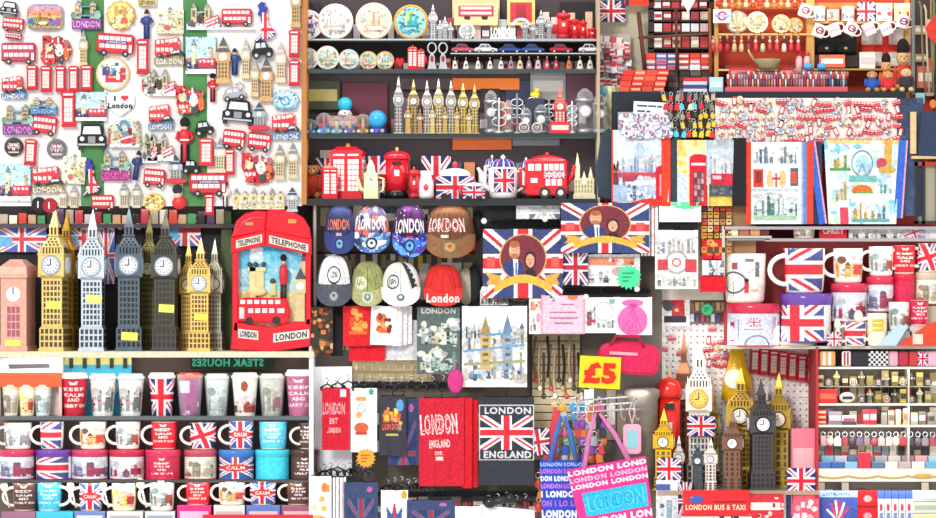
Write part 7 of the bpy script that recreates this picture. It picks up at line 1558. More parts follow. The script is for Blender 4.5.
def b_hang(root,w,h,paint,a=1.0,n=2,ss=1.9,hook=1):
    b_cloth(root,w,h,paint,a,n,0,ss)
    if hook:
        dk=mat('18181c','metal2')
        G().tube([(0,-1,h),(0,-1,h+4),(1.5,-1,h+6),(0,-1,h+7.5),(-1.5,-1,h+6.5)],.5,dk,6).build('hook',root)
        G().tube([(-w*.4,-.5,h),(w*.4,-.5,h)],.7,dk,6).build('hanger_bar',root)
GH='printed shirts and bags hanging in the centre'
def hg(name,x0,x1,y0,y1,paint,d,label,cat,group=GH,a=.8,n=2,rot=0,hook=1,ss=1.9):
    return thing(name,b_hang,(x1-x0,y1-y0,paint,a,n,ss,hook),(x0+x1)/2,y1,d,label,cat,group,rot=rot)
hg('flag_bag',483,563,229,298,'flagcouple',0,'union flag tote bag with a couple in an oval and gold ribbon, left one','bag','union flag tote bags',1.2,2)
hg('flag_bag',561,649,203,253,'flagcouple',-6,'union flag tote bag with a couple in an oval, upper right one','bag','union flag tote bags',1.2,2,hook=0)
hg('folded_shirt',484,519,200,219,'black',14,'black folded shirt above the left flag tote bag','shirt',hook=0)
hg('folded_shirt',516,560,200,219,'ujwhite',10,'white and grey flag shirt above the left flag tote bag','shirt',hook=0)
hg('flag_pouch',563,588,250,285,'flagdark',2,'small dark union flag pouch between the two tote bags','pouch')
hg('printed_card',582,640,254,286,'girlsq',6,'white card with grey figure behind the green starburst','card')
def b_star(root,r,c,n=16,dp=3): G().prism([((r if i%2 else r*.78)*math.cos(PI*i/n),r+(r if i%2 else r*.78)*math.sin(PI*i/n)) for i in range(2*n)],-dp,0,mat(c,'matte')).build('star',root)
def b_starn(root,r,c):
    b_star(root,r,c); g=G()
    for k in(-1,0,1): g.box(-r*.5,r*(.2+.2*k),-3.3,-3,r+k*r*.3-.7,r+k*r*.3+.5,mat('2c8c60' if c!='e8a030' else 'b06818'))
    g.build('writing',root)
thing('starburst_label',b_starn,(13,'48dc98'),628.5,290,-2,'large mint green starburst label right of the flag tote bags','label','starburst labels')
thing('starburst_label',b_starn,(10,'e8a030'),366,468,-2,'orange starburst label under the white shirt','label','starburst labels')
for i,(x,y) in enumerate(((484,224),(545,222),(484,292),(637,292),(586,300))): thing('round_button',lambda root:G().ell(0,-1,3,3,1.5,3,mat('e8e4dc','gloss'),12,8).build('knob',root),(),x,y,-3,'white knob on a black rail, %s'%['at the upper left corner of the left tote bag','above the left tote bag near its right end','beside the lower left corner of the left tote bag','under the mint starburst label','above the eye wheel card'][i],'knob','white knobs on the rails')
for i,(y,x0,x1) in enumerate(((224,482,560),(291,566,650),(305,313,482),(384,318,482),(494,330,540))): solid('hanging_rail',G().box(-(x1-x0)/2,(x1-x0)/2,0,4,-2.5,2.5,mat('202024','metal2')),(x0+x1)/2,y,30,'black hanging rail, %s of five counted from the top'%NTH[i],'rail','black hanging rails')
hg('greeting_card',541,585,295,334,'pinkcard',-2,'pink greeting card with lines of writing','card','cards in the row over the pink bags',.1)
hg('greeting_card',584,617,297,333,'eyecard',-1,'white card printed with a big wheel','card','cards in the row over the pink bags',.1)
hg('greeting_card',616,652,297,335,'pinkbagcard',-2,'white card printed with a round pink bag','card','cards in the row over the pink bags',.1)
hg('greeting_card',529,543,298,334,'girlsq',2,'narrow card half hidden behind the pink card','card','cards in the row over the pink bags',.1)
for i,(x0,x1,p,l) in enumerate(((480,508,'printcup','white'),(506,532,'blktee','dark'))): hg('hanging_print',x0,x1,290,306,p,10,'%s print showing above the tower bridge bag'%l,'print')
hg('tote_bag',462,527,306,387,'bridgebag',-2,'white tote bag with a coloured tower bridge drawing','bag','tote bags',.8,2)
hg('tote_bag',417,460,307,374,'mapshirt',0,'grey green tote bag with London landmarks','bag','tote bags',.8,2)
hg('shirt',309,333,307,353,'orangeblk',0,'dark shirt with an orange print at the far left','shirt')
hg('shirt',331,343,305,356,'black',8,'black shirt edge right of the orange printed shirt','shirt')
hg('shirt',343,373,306,346,'redtee',-2,'red shirt with orange print in the upper row','shirt')
hg('shirt',349,385,330,361,'plainred',4,'plain red shirt below the orange printed red shirt','shirt',hook=0)
hg('shirt',370,396,306,345,'tees',-4,'white shirt with a round orange print, front of its stack','shirt',rot=2)
for k in range(3): hg('shirt',392+k*5,402+k*5,306,346-k,'plainwhite',-3+k*3,'white shirt edge, %s from the left behind the round orange print'%NTH[k],'shirt')
hg('shirt',383,418,320,360,'greybag',8,'pale grey shirt below the white stack','shirt',hook=0)
thing('pink_tassel',lambda root:(G().ell(0,-3,12,8,4,12,mat('e03c90','cloth')).build('tassel',root),G().tube([(0,-3,22),(0,-2,32)],.6,mat('d83c8c')).build('cord',root)),(),455.5,393,-6,'bright pink tassel between the two tote bags','tassel')
solid('wire_grid',(lambda g:[g.tube([(x,0,-10),(x,0,12)],.5,mat('c8b890','metal2'),6) for x in range(-36,44,8)] and [g.tube([(-38,0,z),(40,0,z)],.5,mat('c8b890','metal2'),6) for z in(-8,0,8)] and g)(G()),392,370,24,'pale wire grid between the shirt rows','wire grid')
solid('grid_backing',G().box(-40,40,0,2,-12,14,mat('a09474','matte')),392,370,30,'tan backing behind the wire grid','panel')
def b_hanger(root):
    dk=mat('1c1c20','gloss')
    G().tube([(0,0,4),(0,0,6),(2,0,8),(0,0,10),(-2,0,9)],.6,mat('b0b0b4','metal'),6).build('hook',root)
    G().tube([(-8,0,0),(0,0,4),(8,0,0)],.9,dk,6).build('arms',root)
    for x in(-6,6): G().box(x-1,x+1,-1.4,1.4,-3,1,dk).build('clip',root)
rows_=[(388,322,480,15,'between the two shirt rows'),(474,322,372,8,'under the orange starburst'),(489,384,440,8,'under the red London shirt'),(505,484,530,5,'at the foot of the black flag shirt')]
for rI,(y,x0,x1,n_,l) in enumerate(rows_):
    for i in range(n_):
        thing('clip_hanger',b_hanger,(),x0+(x1-x0)*(i+.5)/n_,y-(i%3)*1.5,14-i%4*4-(0 if rI else 2),'black clip hanger, %s from left, %s'%(NTH[i],l),'hanger','clip hangers',turn=(i%5)*12-24)
solid('white_sheet',G().box(-21,21,0,2,0,110,mat('eceef2','matte')),331,476,24,'white sheet behind the small red London shirt','sheet')
hg('shirt',322,350,388,450,'redtee2',0,'red shirt with pale London print in the lower row at the left','shirt')
hg('shirt',351,377,388,452,'whitetee2',-1,'white shirt with orange and grey print, lower row','shirt')
hg('shirt',379,406,396,455,'blktee',-3,'charcoal shirt with multicolour lettering','shirt')
hg('shirt',388,419,398,465,'navyshirt',4,'navy blue shirt behind the charcoal one','shirt')
hg('shirt',419,464,398,486,'ldnred',-6,'large red shirt with London England lettering','shirt',n=3,a=1.1)
for k in range(2): hg('shirt',462+k*6,472+k*6,398+k*2,488-k,'plainred',-4+k*5,'red shirt edge, %s of two beside the large London England shirt'%['left','right'][k],'shirt',hook=0)
hg('shirt',479,534,397,485,'ldnblk',-5,'charcoal shirt with a union flag between London and England','shirt',n=2,a=.6,ss=2.4)
hg('shirt',309,331,476,530,'fruit',-3,'white shirt with orange fruit print in the bottom left','shirt')
hg('shirt',330,346,477,530,'stripes',0,'stack of white and dark shirt edges in the bottom row','shirt')
hg('shirt',344,378,482,530,'navyshirt',-4,'navy union flag shirt in the bottom row','shirt')
hg('shirt',381,408,490,530,'crown',-2,'white shirt with a flag coloured crown','shirt')
hg('shirt',407,455,500,530,'navyshirt',-4,'plain navy shirt in the bottom row right of the crown','shirt')
hg('shirt',455,482,506,530,'plainwhite',-4,'white shirt at the bottom edge under the red London shirt','shirt')
solid('paper_stack',G().prism([(-30,-20),(30,-20),(28,2),(-26,8)],-8,10,mat('f0f0f2','matte')),506,512,4,'crumpled white paper at the bottom below the flag shirt','paper')
thing('speaker_roll',lambda root:(G().ell(-10,-6,0,7,6,6,mat('1c1c20','gloss')).build('left_roll',root),G().ell(10,-6,4,6,6,6,mat('1c1c20','gloss')).build('right_roll',root),G().tube([(-10,-6,0),(10,-6,4)],4,mat('2c2c30')).build('tube',root)),(),500,502,-2,'black rolled straps lying on the white paper','straps')
# right part of the centre : £5 rack
solid('slatted_wall',(lambda g:[g.box(-24,24,-2,1,z,z+7,mat('a89878','wood')) for z in range(-60,66,8)] and g)(G()),556,400,30,'tan slatted boards behind the price sign rack','boards')
solid('stone_pillar',G().lathe([(16,-118),(16,0),(18,4),(18,10),(14,12)],mat('8c8478','cloth'),n=24),642,400,26,'grey brown stone pillar behind the pink bags','pillar')
def b_five(root):
    G().box(-21,21,-2,0,0,33,mat('2c5c38','gloss')).build('back_card',root)
    G().box(-20.5,20.5,-3,-2,.8,32.5,mat('fcd018','matte')).build('yellow_card',root)
    G().text('£5',0,16,22,-3,mat('e02814','matte'),33,.06,th=.5).build('lettering',root)
thing('price_sign',b_five,(),599,389,-10,'yellow price sign reading five pounds in red','sign',rot=3)
def b_rack(root):
    m=mat('c8ccd0','metal')
    for z,w_ in((0,34),(6,30),(12,26)): G().tube([(-w_,-8,z),(w_,-4,z+3),(w_*.8,8,z+3),(-w_*.8,8,z)],.7,m,6,True).build('wire_ring',root)
    for x in(-30,-14,2,16,30): G().tube([(x,-6,14),(x*.9,-8,2),(x,-9,-6),(x+2,-9,-8),(x+3,-9,-5)],.6,m,6).build('hook',root)
thing('wire_rack',b_rack,(),606,412,4,'silver wire rack under the price sign','rack')
def b_duffel(root):
    G().ell(0,0,17,32,12,17,mat('e01c50','cloth')).build('body',root)
    G().prism(rrect(60,30,9),-12,6,mat('e4285c','cloth'),3).build('front_panel',root)
    G().box(-20,8,-13.4,-12,19,22,mat('f4a8b8')).build('zip',root)
    G().tube([(-20,-11,28),(-14,-14,38),(8,-14,38),(14,-11,28)],1.4,mat('c81848','cloth')).build('handle',root)
thing('pink_duffel',b_duffel,(),628,374,2,'crimson pink folding travel bag above the price rack','bag',rot=3)
def P_bagrows(bg,rows):
    def P(c,w,h):
        c.rect(0,0,w,h,bg)
        for y,hh,col,t in rows: c.text(t,w*.5,h*y,h*hh,col,w*1.0,bold=.06)
    return P
PAINT['bluebag']=P_bagrows('2c48c0',[(.07,.07,'9cc0f0','LONDON LONDON'),(.18,.08,'c070d0','LONDON LONDON'),(.3,.09,'f0f4fc','DON LONDON LO'),(.42,.08,'c878d8','LONDON LONDON'),(.55,.11,'f4f6fc','I LONDON I'),(.7,.1,'b468d0','ON I LO LON'),(.87,.13,'f4f6fc','LONDON L')])
PAINT['pinkbag']=lambda c,w,h:(P_bagrows('e4388c',[(.08,.09,'fbe8f2','LONDON LOND'),(.2,.08,'f4b0d0','LONDON LONDON'),(.31,.08,'fbe8f2','LONDON LONDON'),(.9,.12,'fbe8f2','LONDON LON')])(c,w,h),c.rect(w*.12,h*.42,w*.96,h*.8,'30b8e0'),c.text('LONDON',w*.54,h*.61,h*.26,'48d0f0',w*.76,bold=.05),c.text('LONDON',w*.54,h*.61,h*.2,'2898cc',w*.7,bold=0))
def b_shop(root,w,h,paint,hc,hh=50):
    b_cloth(root,w,h,paint,.8,2,-.1,2.3)
    for s_ in(-1,1) : G().tube([(s_*w*.3,-2,h-2),(s_*w*.17,-4,h+hh*.55),(s_*2,-3,h+hh)],[2.6,2.2,1.6],mat(hc,'cloth'),8).build('handle',root)
thing('london_bag',b_shop,(44,62,'bluebag','4878cc',44),563,522,-4,'blue plastic shopping bag covered in London lettering','bag','lettered shopping bags')
thing('london_bag',b_shop,(76,62,'pinkbag','e884bc',50),617,524,-14,'large pink shopping bag with a turquoise London panel','bag','lettered shopping bags',rot=-10)
thing('red_strap',lambda root:G().prism([(-8,0),(6,0),(10,52),(4,56)],-3,0,mat('e84c5c','cloth'),.6).build('strap',root),(),550,463,2,'coral red cloth strap hanging left of the blue shopping bag','strap')
R=random.Random(31); cc=['e8b030','d83c50','48a0d8','e87838','8c4cb0','303440','e06098','58b060','2c50b8','c8c8d0']
for j in range(7):
    for i in range(6):
        thing('charm',b_keyring,(R.choice(cc),(i+j*2)%3),556+i*9+R.uniform(-2,2),412+j*8.5,0+R.random()*6,'colourful key ring charm, %s from the left in row %s under the wire rack'%(NTH[i],NTH[j]),'charm','charms hanging under the price rack',rot=R.uniform(-20,20),s=1.5)
for i,(x,y,c) in enumerate(((541,500,'e88030'),(538,488,'e05c30'),(543,476,'e86840'),(539,512,'d84c38'))): thing('charm',b_keyring,(c,1),x,y,4,'orange charm, %s from the top left of the blue shopping bag'%['third','second','first','fourth'][i],'charm','orange charms beside the blue bag',s=1.6)
thing('flag_ball',lambda root:(b_cloth(root,22,26,'flagdark',1.5,1,-.3,2,'printed_cloth')),(),540,455,-2,'small crumpled union flag purse below the price rack','purse',rot=-8)
thing('luggage_tag',lambda root:(G().prism(rrect(18,30,4),-3,0,mat('e8a8c0','gloss'),.6).build('frame',root),G().box(-5,5,-3.6,-3,6,24,mat('8cc8d0','gloss')).build('window',root),G().tube([(0,-2,30),(3,-2,44),(0,-2,52),(-3,-2,42),(0,-2,30)],.8,mat('f0c0d0')).build('cord',root)),(),632,454,-4,'pink luggage tag with a pale blue window hanging on a cord','tag')
for i in range(12):
    thing('string_bundle',lambda root,k:(G().tube([(0,0,0),(k*1.5-3,-1,20),(0,0,44)],1.2,mat(['8c7050','c0a880','5c4030','302420'][k],'cloth'),6).build('strand',root),G().ell(0,-1,0,2.4,2,3,mat(['c03c3c','e8d8c0','3c3028','a08860'][k]),8,6).build('bead',root)),(i%4,),536+i*3.8,380+(i%3)*8,28-(i%2)*2,'brown beaded string, %s from the left beside the tower bridge bag'%NTH[i],'string','beaded strings')
# postcards at the right of the centre
hg('city_tote',655,698,230,289,'eyecity',-2,'pale tote bag with a grey city and wheel drawing','bag','tote bags',.4,1)
hg('greeting_card',641,658,200,256,'stripes',2,'flag striped cloth edge beside the upper tote bag','cloth')
def b_greencard(root): G().box(-21,21,-1,0,0,20,mat('f2f4f0','matte')).build('card',root); G().prism([((15 if i%2 else 11)*math.cos(PI*i/9)+6,17+.5*(9 if i%2 else 7)*math.sin(PI*i/9)) for i in range(9,19)]+[(20,19.8),(-8,19.8)],-2,-1,mat('60d898','matte')).build('green_star',root)
thing('green_star_card',b_greencard,(),680,222,-1,'white card with half a mint green star at the top','card')
hg('dark_cloth',657,698,220,232,'black',4,'black cloth strip between the green star card and the city tote','cloth',hook=0)
R=random.Random(17)
for j in range(7):
    for i in range(5):
        if j>4 and i<0: continue
        x=703+i*6.2; y=211+j*7
        thing('face_charm',lambda root,k:(G().box(-2.6,2.6,-2,0,0,6,mat(['e8c088','c8884c','d84838','f0d8a8','6c3c28','e0a030'][k]),.4).build('charm',root),G().box(-1.4,1.4,-2.4,-2,3,4.4,mat('7c2c20')).build('face_mark',root)),(R.randrange(6),),x+1,y,10-j,'small wooden charm, %s from the left in row %s right of the green star card'%(NTH[i],NTH[j]),'charm','wooden charms beside the green star card')
solid('charm_board',G().box(-18,38,0,3,-34,18,mat('a88058','matte')),718,222,14,'brown board behind the wooden charms','board')
for i,(x0,x1,y0,y1,p,l) in enumerate(((702,724,239,262,'redtee','red and orange card below the wooden charms'),(702,724,260,280,'ujwhite','grey and white picture card above the guardsman rack'),(700,726,276,292,'plainred','red card under the grey picture card'))): hg('picture_card',x0,x1,y0,y1,p,4-i,l,'card','cards right of the city tote',.1,1)

R=random.Random(51)
for rn,(y,x0,x1,hh,l) in enumerate(((226,320,480,20,'behind the top caps'),(300,320,480,40,'behind the caps'),(350,312,470,34,'behind the upper shirts'),(452,352,536,44,'behind the lower shirts'),(516,330,540,22,'behind the bottom row'),(390,536,600,40,'behind the price sign'),(440,540,630,60,'behind the wire rack'))):
    for i in range(int((x1-x0)/11)):
        c=R.choice(['8c8474','c8bca0','34302c','a8a080','b04048','e4dcd0','4c5468','8c7c6c','d8d0c4','ece8e0'])
        thing('back_pack',b_block,(9.5,round(hh*R.uniform(.6,1)),2,c,'matte',R.choice(['d8d0c8','b83c44','403c44',None,None])),x0+i*11+5,y,35,'packaged item number %d from the left hanging %s'%(i+1,l),'pack','packaged items on the back wall')
PAINT['bigeye']=lambda c,w,h:(c.rect(0,0,w,h,'f8f4ea'),c.ring(w*.14,h*.62,h*.2,h*.24,'505860'),c.line(w*.14,h*.62,w*.14,h*.9,.8,'505860'),c.rect(w*.23,h*.62,w*.27,h*.85,'d83838'),c.ell(w*.25,h*.58,w*.018,h*.05,'18181c'),c.rect(w*.32,h*.18,w*.36,h*.5,'687078'),c.line(w*.26,h*.42,w*.35,h*.25,.8,'98a0a8'),c.rect(w*.24,h*.12,w*.31,h*.18,'788088'),c.rect(w*.13,h*.2,w*.18,h*.34,'a85060'),c.rect(w*.28,h*.76,w*.36,h*.82,'e8b8b0'))
PAINT['bigtin']=lambda c,w,h:(c.rect(0,0,w,h,'d8dcec'),c.uj(w*.2,h*.16,w*.28,h*.42,b='7c84a8',r='c83858'),c.rect(w*.06,h*.3,w*.11,h*.85,'b83050'),c.rect(w*.07,h*.4,w*.1,h*.8,'e8b8c4'),c.ring(w*.26,h*.95,h*.24,h*.28,'70809c'),c.rect(w*.36,h*.15,w*.4,h*.8,'a8b0c8'),c.rect(w*.42,h*.3,w*.46,h*.8,'8c98b8'),c.line(w*.14,h*.2,w*.14,h*.8,.8,'98a4c0'),c.line(w*.18,h*.5,w*.3,h*.5,.8,'98a4c0'))
PAINT['yelmug']=lambda c,w,h:(c.rect(0,0,w,h,'f4ecd0'),c.rect(w*.15,h*.2,w*.35,h*.6,'f0b838'),c.rect(w*.17,h*.3,w*.33,h*.34,'f8e8b0'),c.rect(w*.17,h*.45,w*.33,h*.49,'f8e8b0'))
PAINT['christ']=lambda c,w,h:(c.rect(0,0,w,h,'e02c38'),c.text('CHRIST',w*.5,h*.4,h*.45,'fbeeee',w*.74))
PAINT['sketchbw']=P_sketch('e0dcd4',['40444c','8c9094','f0f0ec','303034'],5,9,.1,.95)
PAINT['ujbox']=lambda c,w,h:(c.rect(0,0,w,h,'ecdce0'),c.uj(0,0,w,h,b='a0a8c8',r='d84c58',rot=-20))
PAINT['flagtin2']=lambda c,w,h:[c.uj(w*(k-.08)/2,-h*.1,w*(k+.72)/2,h*1.1,b='4c58a0',r='e02c3c') for k in(0,1)]
PAINT['plaincr']=lambda c,w,h:c.rect(0,0,w,h,'d4204c')
PAINT['peg']=lambda c,w,h:(c.rect(0,0,w,h,'f6f4f2'),[c.ell(x*6.2+3,y*6.2+3,.9,.9,'585c64') for x in range(int(w/6.2)+1) for y in range(int(h/6.2)+1)])
PAINT['ujwallet']=lambda c,w,h:(c.rect(0,0,w,h,'4458a8'),c.rect(0,0,w,h*.2,'a8c0e8'),c.text('LONDON',w*.45,h*.1,h*.1,'4c60a8',w*.7),[c.line(w*.5,h*.9,w*(.5+.32*math.sin(t)),h*(.9-.6*math.cos(t)),2.2,k_) for t,k_ in((-1,'f0e8ec'),(-.6,'d83848'),(-.2,'f0e8ec'),(.1,'d83848'),(.5,'f0e8ec'),(.9,'d83848'))])
PAINT['pinkpack']=lambda c,w,h:(c.rect(0,0,w,h,'e85c70'),c.blobs(14,['f8e0e4','d02c40','f0a8b4'],3,(1.5,4)))
PAINT['bluepack']=lambda c,w,h:(c.rect(0,0,w,h,'e8e8ee'),sketch(c,w*.1,h*.3,w*.9,h*.95,['88a8b8','586c80','c8d4dc'],3,3),c.rect(0,h*.1,w*.6,h*.25,'4c68b0'))
PAINT['redwallet']=lambda c,w,h:(c.rect(0,0,w,h,'d81c28'),c.ell(w/2,h/2,w*.2,h*.2,'f0a0a0'),c.rect(0,h*.9,w,h,'8c1018'))
PAINT['bluespine']=lambda c,w,h:(c.rect(0,0,w,h,'e4e8f0'),c.rect(0,0,w,h*.25,'4c6cc0'),c.ell(w/2,h*.5,w*.3,h*.1,'c84050'),c.rect(w*.2,h*.66,w*.8,h*.9,'788cb8'))
# ================================================================= panel F : large mugs and tins at the right
struct('wall_tins',724,940,224,348,50,54,'9c3438'); struct('trim_9',722,725,226,292,2,60,'c8beb0')
zf0=shelf(765,940,238.5,0,60,3,'a8a0a4','grey glass shelf above the large mugs',dref=14)
zt_=shelf(724,940,226.5,2,60,3,'b0acb0','pale shelf right under the towels',dref=10)
for x,w_,h_,p,kk,l in [(804,22,13,'cream',0,'cream mug cut off by the pale shelf'),(833,28,13,'christ',1,'red box printed Christ in white'),(862,27,13,'sketchbw',1,'grey and white box with black print'),(890,28,13,'sketchbw',1,'pale box with black print right of the grey one'),(914,22,13,'ujbox',1,'white box with a slanted union flag'),(931,12,13,'plainwhite',1,'plain white box at the right edge')]:
    if kk: on('printed_box',b_cloth,(w_,h_-1,p,.1,1),x,12,zf0,l+' on the top shelf','box','boxes on the top right shelf')
    else: on('mug',b_mug,(w_,h_-1,p,'f0e8d0',0),x,14,zf0,l,'mug')
on('tray',lambda root:(G().box(-22,22,-8,8,0,3,mat('8c8c84','gloss'),1).build('base',root),G().box(-23,23,-9,9,3,5,mat('d8d8d0','gloss'),1).build('rim',root)),(),748,8,shelfz(241,8),'grey tray at the upper left of the large mugs','tray')
for i,(x,c) in enumerate(((733,'e8e4c0'),(744,'b86c58'),(755,'d89858'),(764,'6c2c30'))): on('sweet_packet',b_block,(10,9,6,c,'matte',None),x,8,shelfz(241,8)+5.2*S,'small packet on the grey tray, %s from the left'%NTH[i],'packet','packets on the grey tray')
FM='large mugs at the right'; FT='large tins at the right'
zA=shelfz(346,14)
solid('lower_shelf',G().box(-107,110,0,60,-3,0,mat('c8c4b4','gloss')),829,346,2,'pale shelf carrying the large tins at the right','shelf')
def ft(x,w_,y0,y1,p,rim,d,l):
    z=shelfz(y1,d); on('large_tin',b_tin,(w_,y1-y0,p,rim),x,d,z,l,'tin',FT); return z+(y1-y0)*S
def fm(x,w_,y0,y1,p,hs,d,l,hc='f8f4ee',sp=0,z=None):
    on('large_mug',b_mug,(w_,y1-y0,p,'f4ecd8',hs,hc,sp,.95,0,1.0),x,d,z if z is not None else shelfz(y1,d),l,'mug',FM)
z=ft(753.5,54,303,346,'bigtin','d02c50',20,'largest white tin with red rim and small union flag'); fm(745,42,254,304,'bigeye',0,20,'largest white mug printed with a big wheel and guardsman',z=z)
z=ft(806,52,293,342,'flagtin2','6c48a8',18,'large union flag tin with purple rim'); fm(804,42,249,294,'flagtin',-1,18,'large union flag mug on the purple rimmed tin',z=z)
z=ft(849,37,283,322,'tinart2','d02c50',22,'white printed tin with red rim right of the purple rimmed tin'); fm(848,30,248,283,'white2',-1,22,'white mug with coloured tower print',z=z)
z=ft(880,28,276,312,'tinart','d02c50',26,'smaller white tin with red rim'); fm(881,25,246,276,'white3',-1,26,'white mug with red motif right of the tower print mug',z=z)
z=ft(904,22,274,302,'plaincr','d0183c',28,'plain crimson tin at the right'); fm(904,23,245,274,'keepred',-1,28,'large red mug standing on the plain crimson tin','f8ecec',z=z)
z=ft(927,24,272,304,'cream','c8b8a0',30,'cream printed tin at the right edge'); fm(927,21,243,272,'ujtilt',-1,30,'union flag mug at the right edge',z=z)
for (x,w_,y1,hh,l) in((798,40,346,5,'under the purple rimmed tin'),(849,32,346,24,'under the printed tin with red rim'),(880,26,346,33,'under the smaller white tin'),(904,24,346,43,'under the crimson tin'),(927,24,346,41,'under the cream tin')):
    d={798:18,849:22,880:26,904:28,927:30}[x]; g=G(); g.lathe([(w_/2,0),(w_/2,hh-.6)],mat('b8ac94','gloss')); solid('round_stand',g,x,346,d,'beige round tin used as a stand '+l,'tin','beige tins used as stands')
fm(855,23,322,346,'flagtin',-1,2,'union flag mug in front of the printed tin',sp=1); fm(877,20,313,346,'yelmug',-1,0,'cream mug with a yellow panel and spoon',sp=1)
fm(899,21,302,331,'white3',0,6,'white mug with a red phone box, raised'); fm(919,19,300,326,'keepcrimson',0,6,'crimson mug with white lettering, raised')
solid('mug_riser',G().box(-12,12,-6,6,0,15,mat('c8d0d8','gloss')),899,346,6,'pale box lifting the white phone box mug','box'); solid('mug_riser',G().box(-10,10,-6,6,0,20,mat('d8d0cc','gloss')),919,346,6,'pale box lifting the crimson lettered mug','box')
thing('orange_bag',lambda root:(G().prism([(-20,0),(22,0),(22,26),(12,22),(-6,10)],-6,2,mat('ec4024','gloss'),1.5).build('body',root),G().box(-4,6,-7,-5,2,12,mat('f8dcc8')).build('printed_mark',root)),(),916,346,-6,'shiny orange red bag at the lower right of the tins','bag')
thing('pale_packet',lambda root:G().prism([(-14,0),(6,0),(18,20),(8,22)],-4,2,mat('b8d0dc','gloss'),1).build('body',root),(),890,346,-8,'pale blue crumpled packet in front of the tins','packet')
thing('small_purse',b_cloth,(14,14,'flagdark',.8,1),834,346,-4,'small dark union flag purse at the foot of the tins','purse')

# ================================================================= panel H : pegboard and towers
def b_peg(root,w,h): b_cloth(root,w,h,'peg',0,1,0,1.6,'perforated_sheet')
thing('pegboard',b_peg,(162,240),737,526,80,'white pegboard with dark holes behind the tower models','board')
struct('wall_pegboard',655,818,288,524,82,86,'d8d4d0'); struct('trim_10',816,818.5,347,520,0,82,'b83038')
hg('greeting_card',657,690,290,326,'guardcard',70,'white card with two guardsmen on the pegboard','card','cards right of the city tote',.1,1)
solid('card_rack',G().box(-18,18,0,3,0,36,mat('8c7c6c','matte')),708,324,76,'brown rack of tiny gifts on the pegboard','rack')
for j in range(3):
    for i in range(7): thing('tiny_gift',b_block,(4.2,8.5,3,[['c84858','b8b0a8','8c3c44','d8c8c0'],['c8a878','7c6858','98886c','b89c78'],['a03840','3c3c6c','c8ccd8','702c3c']][j][(i*3+j)%4],'gloss',None),692+i*5.2,299+j*11.5,73,'tiny gift, %s from the left in the %s row of the brown rack'%(NTH[i],['top','middle','bottom'][j]),'gift','tiny gifts in the brown rack')
for x,y,l in((714,294,'upper'),(707,316,'lower')): thing('starburst_label',b_starn,(6.5,'48d890'),x,y,70,'small mint starburst label, %s one on the brown rack'%l,'label','starburst labels',s=1)
for i in range(7): thing('phone_box_magnet',b_box,(9.5,27),754+i*9.4,373+i*1.6,79,'red telephone box magnet on the pegboard, %s from the left'%NTH[i],'magnet','telephone box magnets on the pegboard',rot=2)
R=random.Random(9)
for j in range(4):
    for i in range(4): thing('red_magnet',b_tinymag,(R.choice([0,4,6,2,8]),),708+i*8.6,345+j*7.5,79,'small red magnet, %s from the left in row %s between the white and yellow towers'%(NTH[i],NTH[j]),'magnet','red magnets on the pegboard',rot=R.uniform(-20,20))
for i,(x,y) in enumerate(((664,352),(672,341),(680,356),(712,332))): thing('red_magnet',b_tinymag,(4,),x,y,79,'small pale red magnet at the upper left of the pegboard, %s from the left'%NTH[i],'magnet','red magnets on the pegboard')
TB='tower models in front of the pegboard'
zh=shelfz(490,10)
solid('tower_table',G().box(-80,81,-12,78,-4,0,mat('b8a088','wood')),737,490,2,'table edge under the tower models','table')
def tw(x,w_,y0,y1,c,d,l,k='metal2',dk='3c2c20',face='f4f4f0',big=1,rim=None,turn=-10,z=None):
    on('tower_model',b_statue,(w_,y1-y0,c,k,dk,None,None,face,rim,1.1,big),x,d,zh if z is None else z,l,'tower model',TB,turn=turn)
tw(684,18,330,490,'8c5438',62,'tall brown tower model with dark spire at the left')
tw(700,26,333,486,'f0ece0',40,'large white tower model with a gold clock','resin','484038','e8c860',2,'d8a838')
tw(741,27,366,490,'c8a038',40,'largest gold tower model in the middle','metal2','4c3c18','f4f0e4',2)
tw(713,15,385,490,'c8a458',62,'slim tan tower model behind the white one')
tw(779,25,372,490,'b89838',42,'gold tower model at the right','metal2','5c4818','f0e8d0',1)
tw(761,26,380,492,'5c5658',12,'dark pewter tower model in front','metal2','242228','f4f4f4',2,None,6)
tw(733,20,412,492,'84543c',6,'small brown tower model in front of the large gold one','resin','3c2418')
tw(770,12,380,490,'787478',64,'grey tower model behind the dark pewter one')
tw(664,20,408,490,'e8b828',8,'yellow gold tower model at the left edge','metal2','7c5c14')
tw(679,10,435,490,'d8d4cc',10,'miniature white tower model, left one'); tw(698,12,440,490,'4c5c68',6,'miniature slate grey tower model'); tw(711,13,438,491,'f0ece4',6,'miniature white tower model right of the slate one','resin')
thing('yellow_bell',lambda root:(G().lathe([(16,0),(15,22),(10,34),(7,52),(5,54)],mat('ecb820','gloss'),n=20).build('bottle',root),G().disc(-4,22,10,-17,-12,mat('f4f0e4','gloss')).build('clock_face',root)),(),737,400,66,'bright yellow bell shaped top behind the gold tower model','ornament')
thing('flag_sticker',b_cloth,(28,20,'flag',.2,1),701,436,26,'union flag label across the white tower model','label')
on('pillar_money_box',b_pillarbox,(25,120,'d02418','b82018'),669,34,zh,'tall red pillar box at the left of the pegboard','money box')
def b_toybox(root,w,h):
    G().box(-w/2,w/2,-8,8,-6,h,mat('e01c24','gloss'),.6).build('box',root)
    G().ell(-w*.3,-8.4,h*.62,w*.11,.6,h*.16,mat('3c5ca8','gloss')).build('round_logo',root)
    G().text('LONDON BUS & TAXI',-1,h*.3,5.4,-8,mat('f8e8c0'),w*.9,.03,th=.3).build('lettering',root)
    G().box(-w*.05,w*.45,-8.3,-8,h*.5,h*.56,mat('7c1018')).build('printed_line',root)
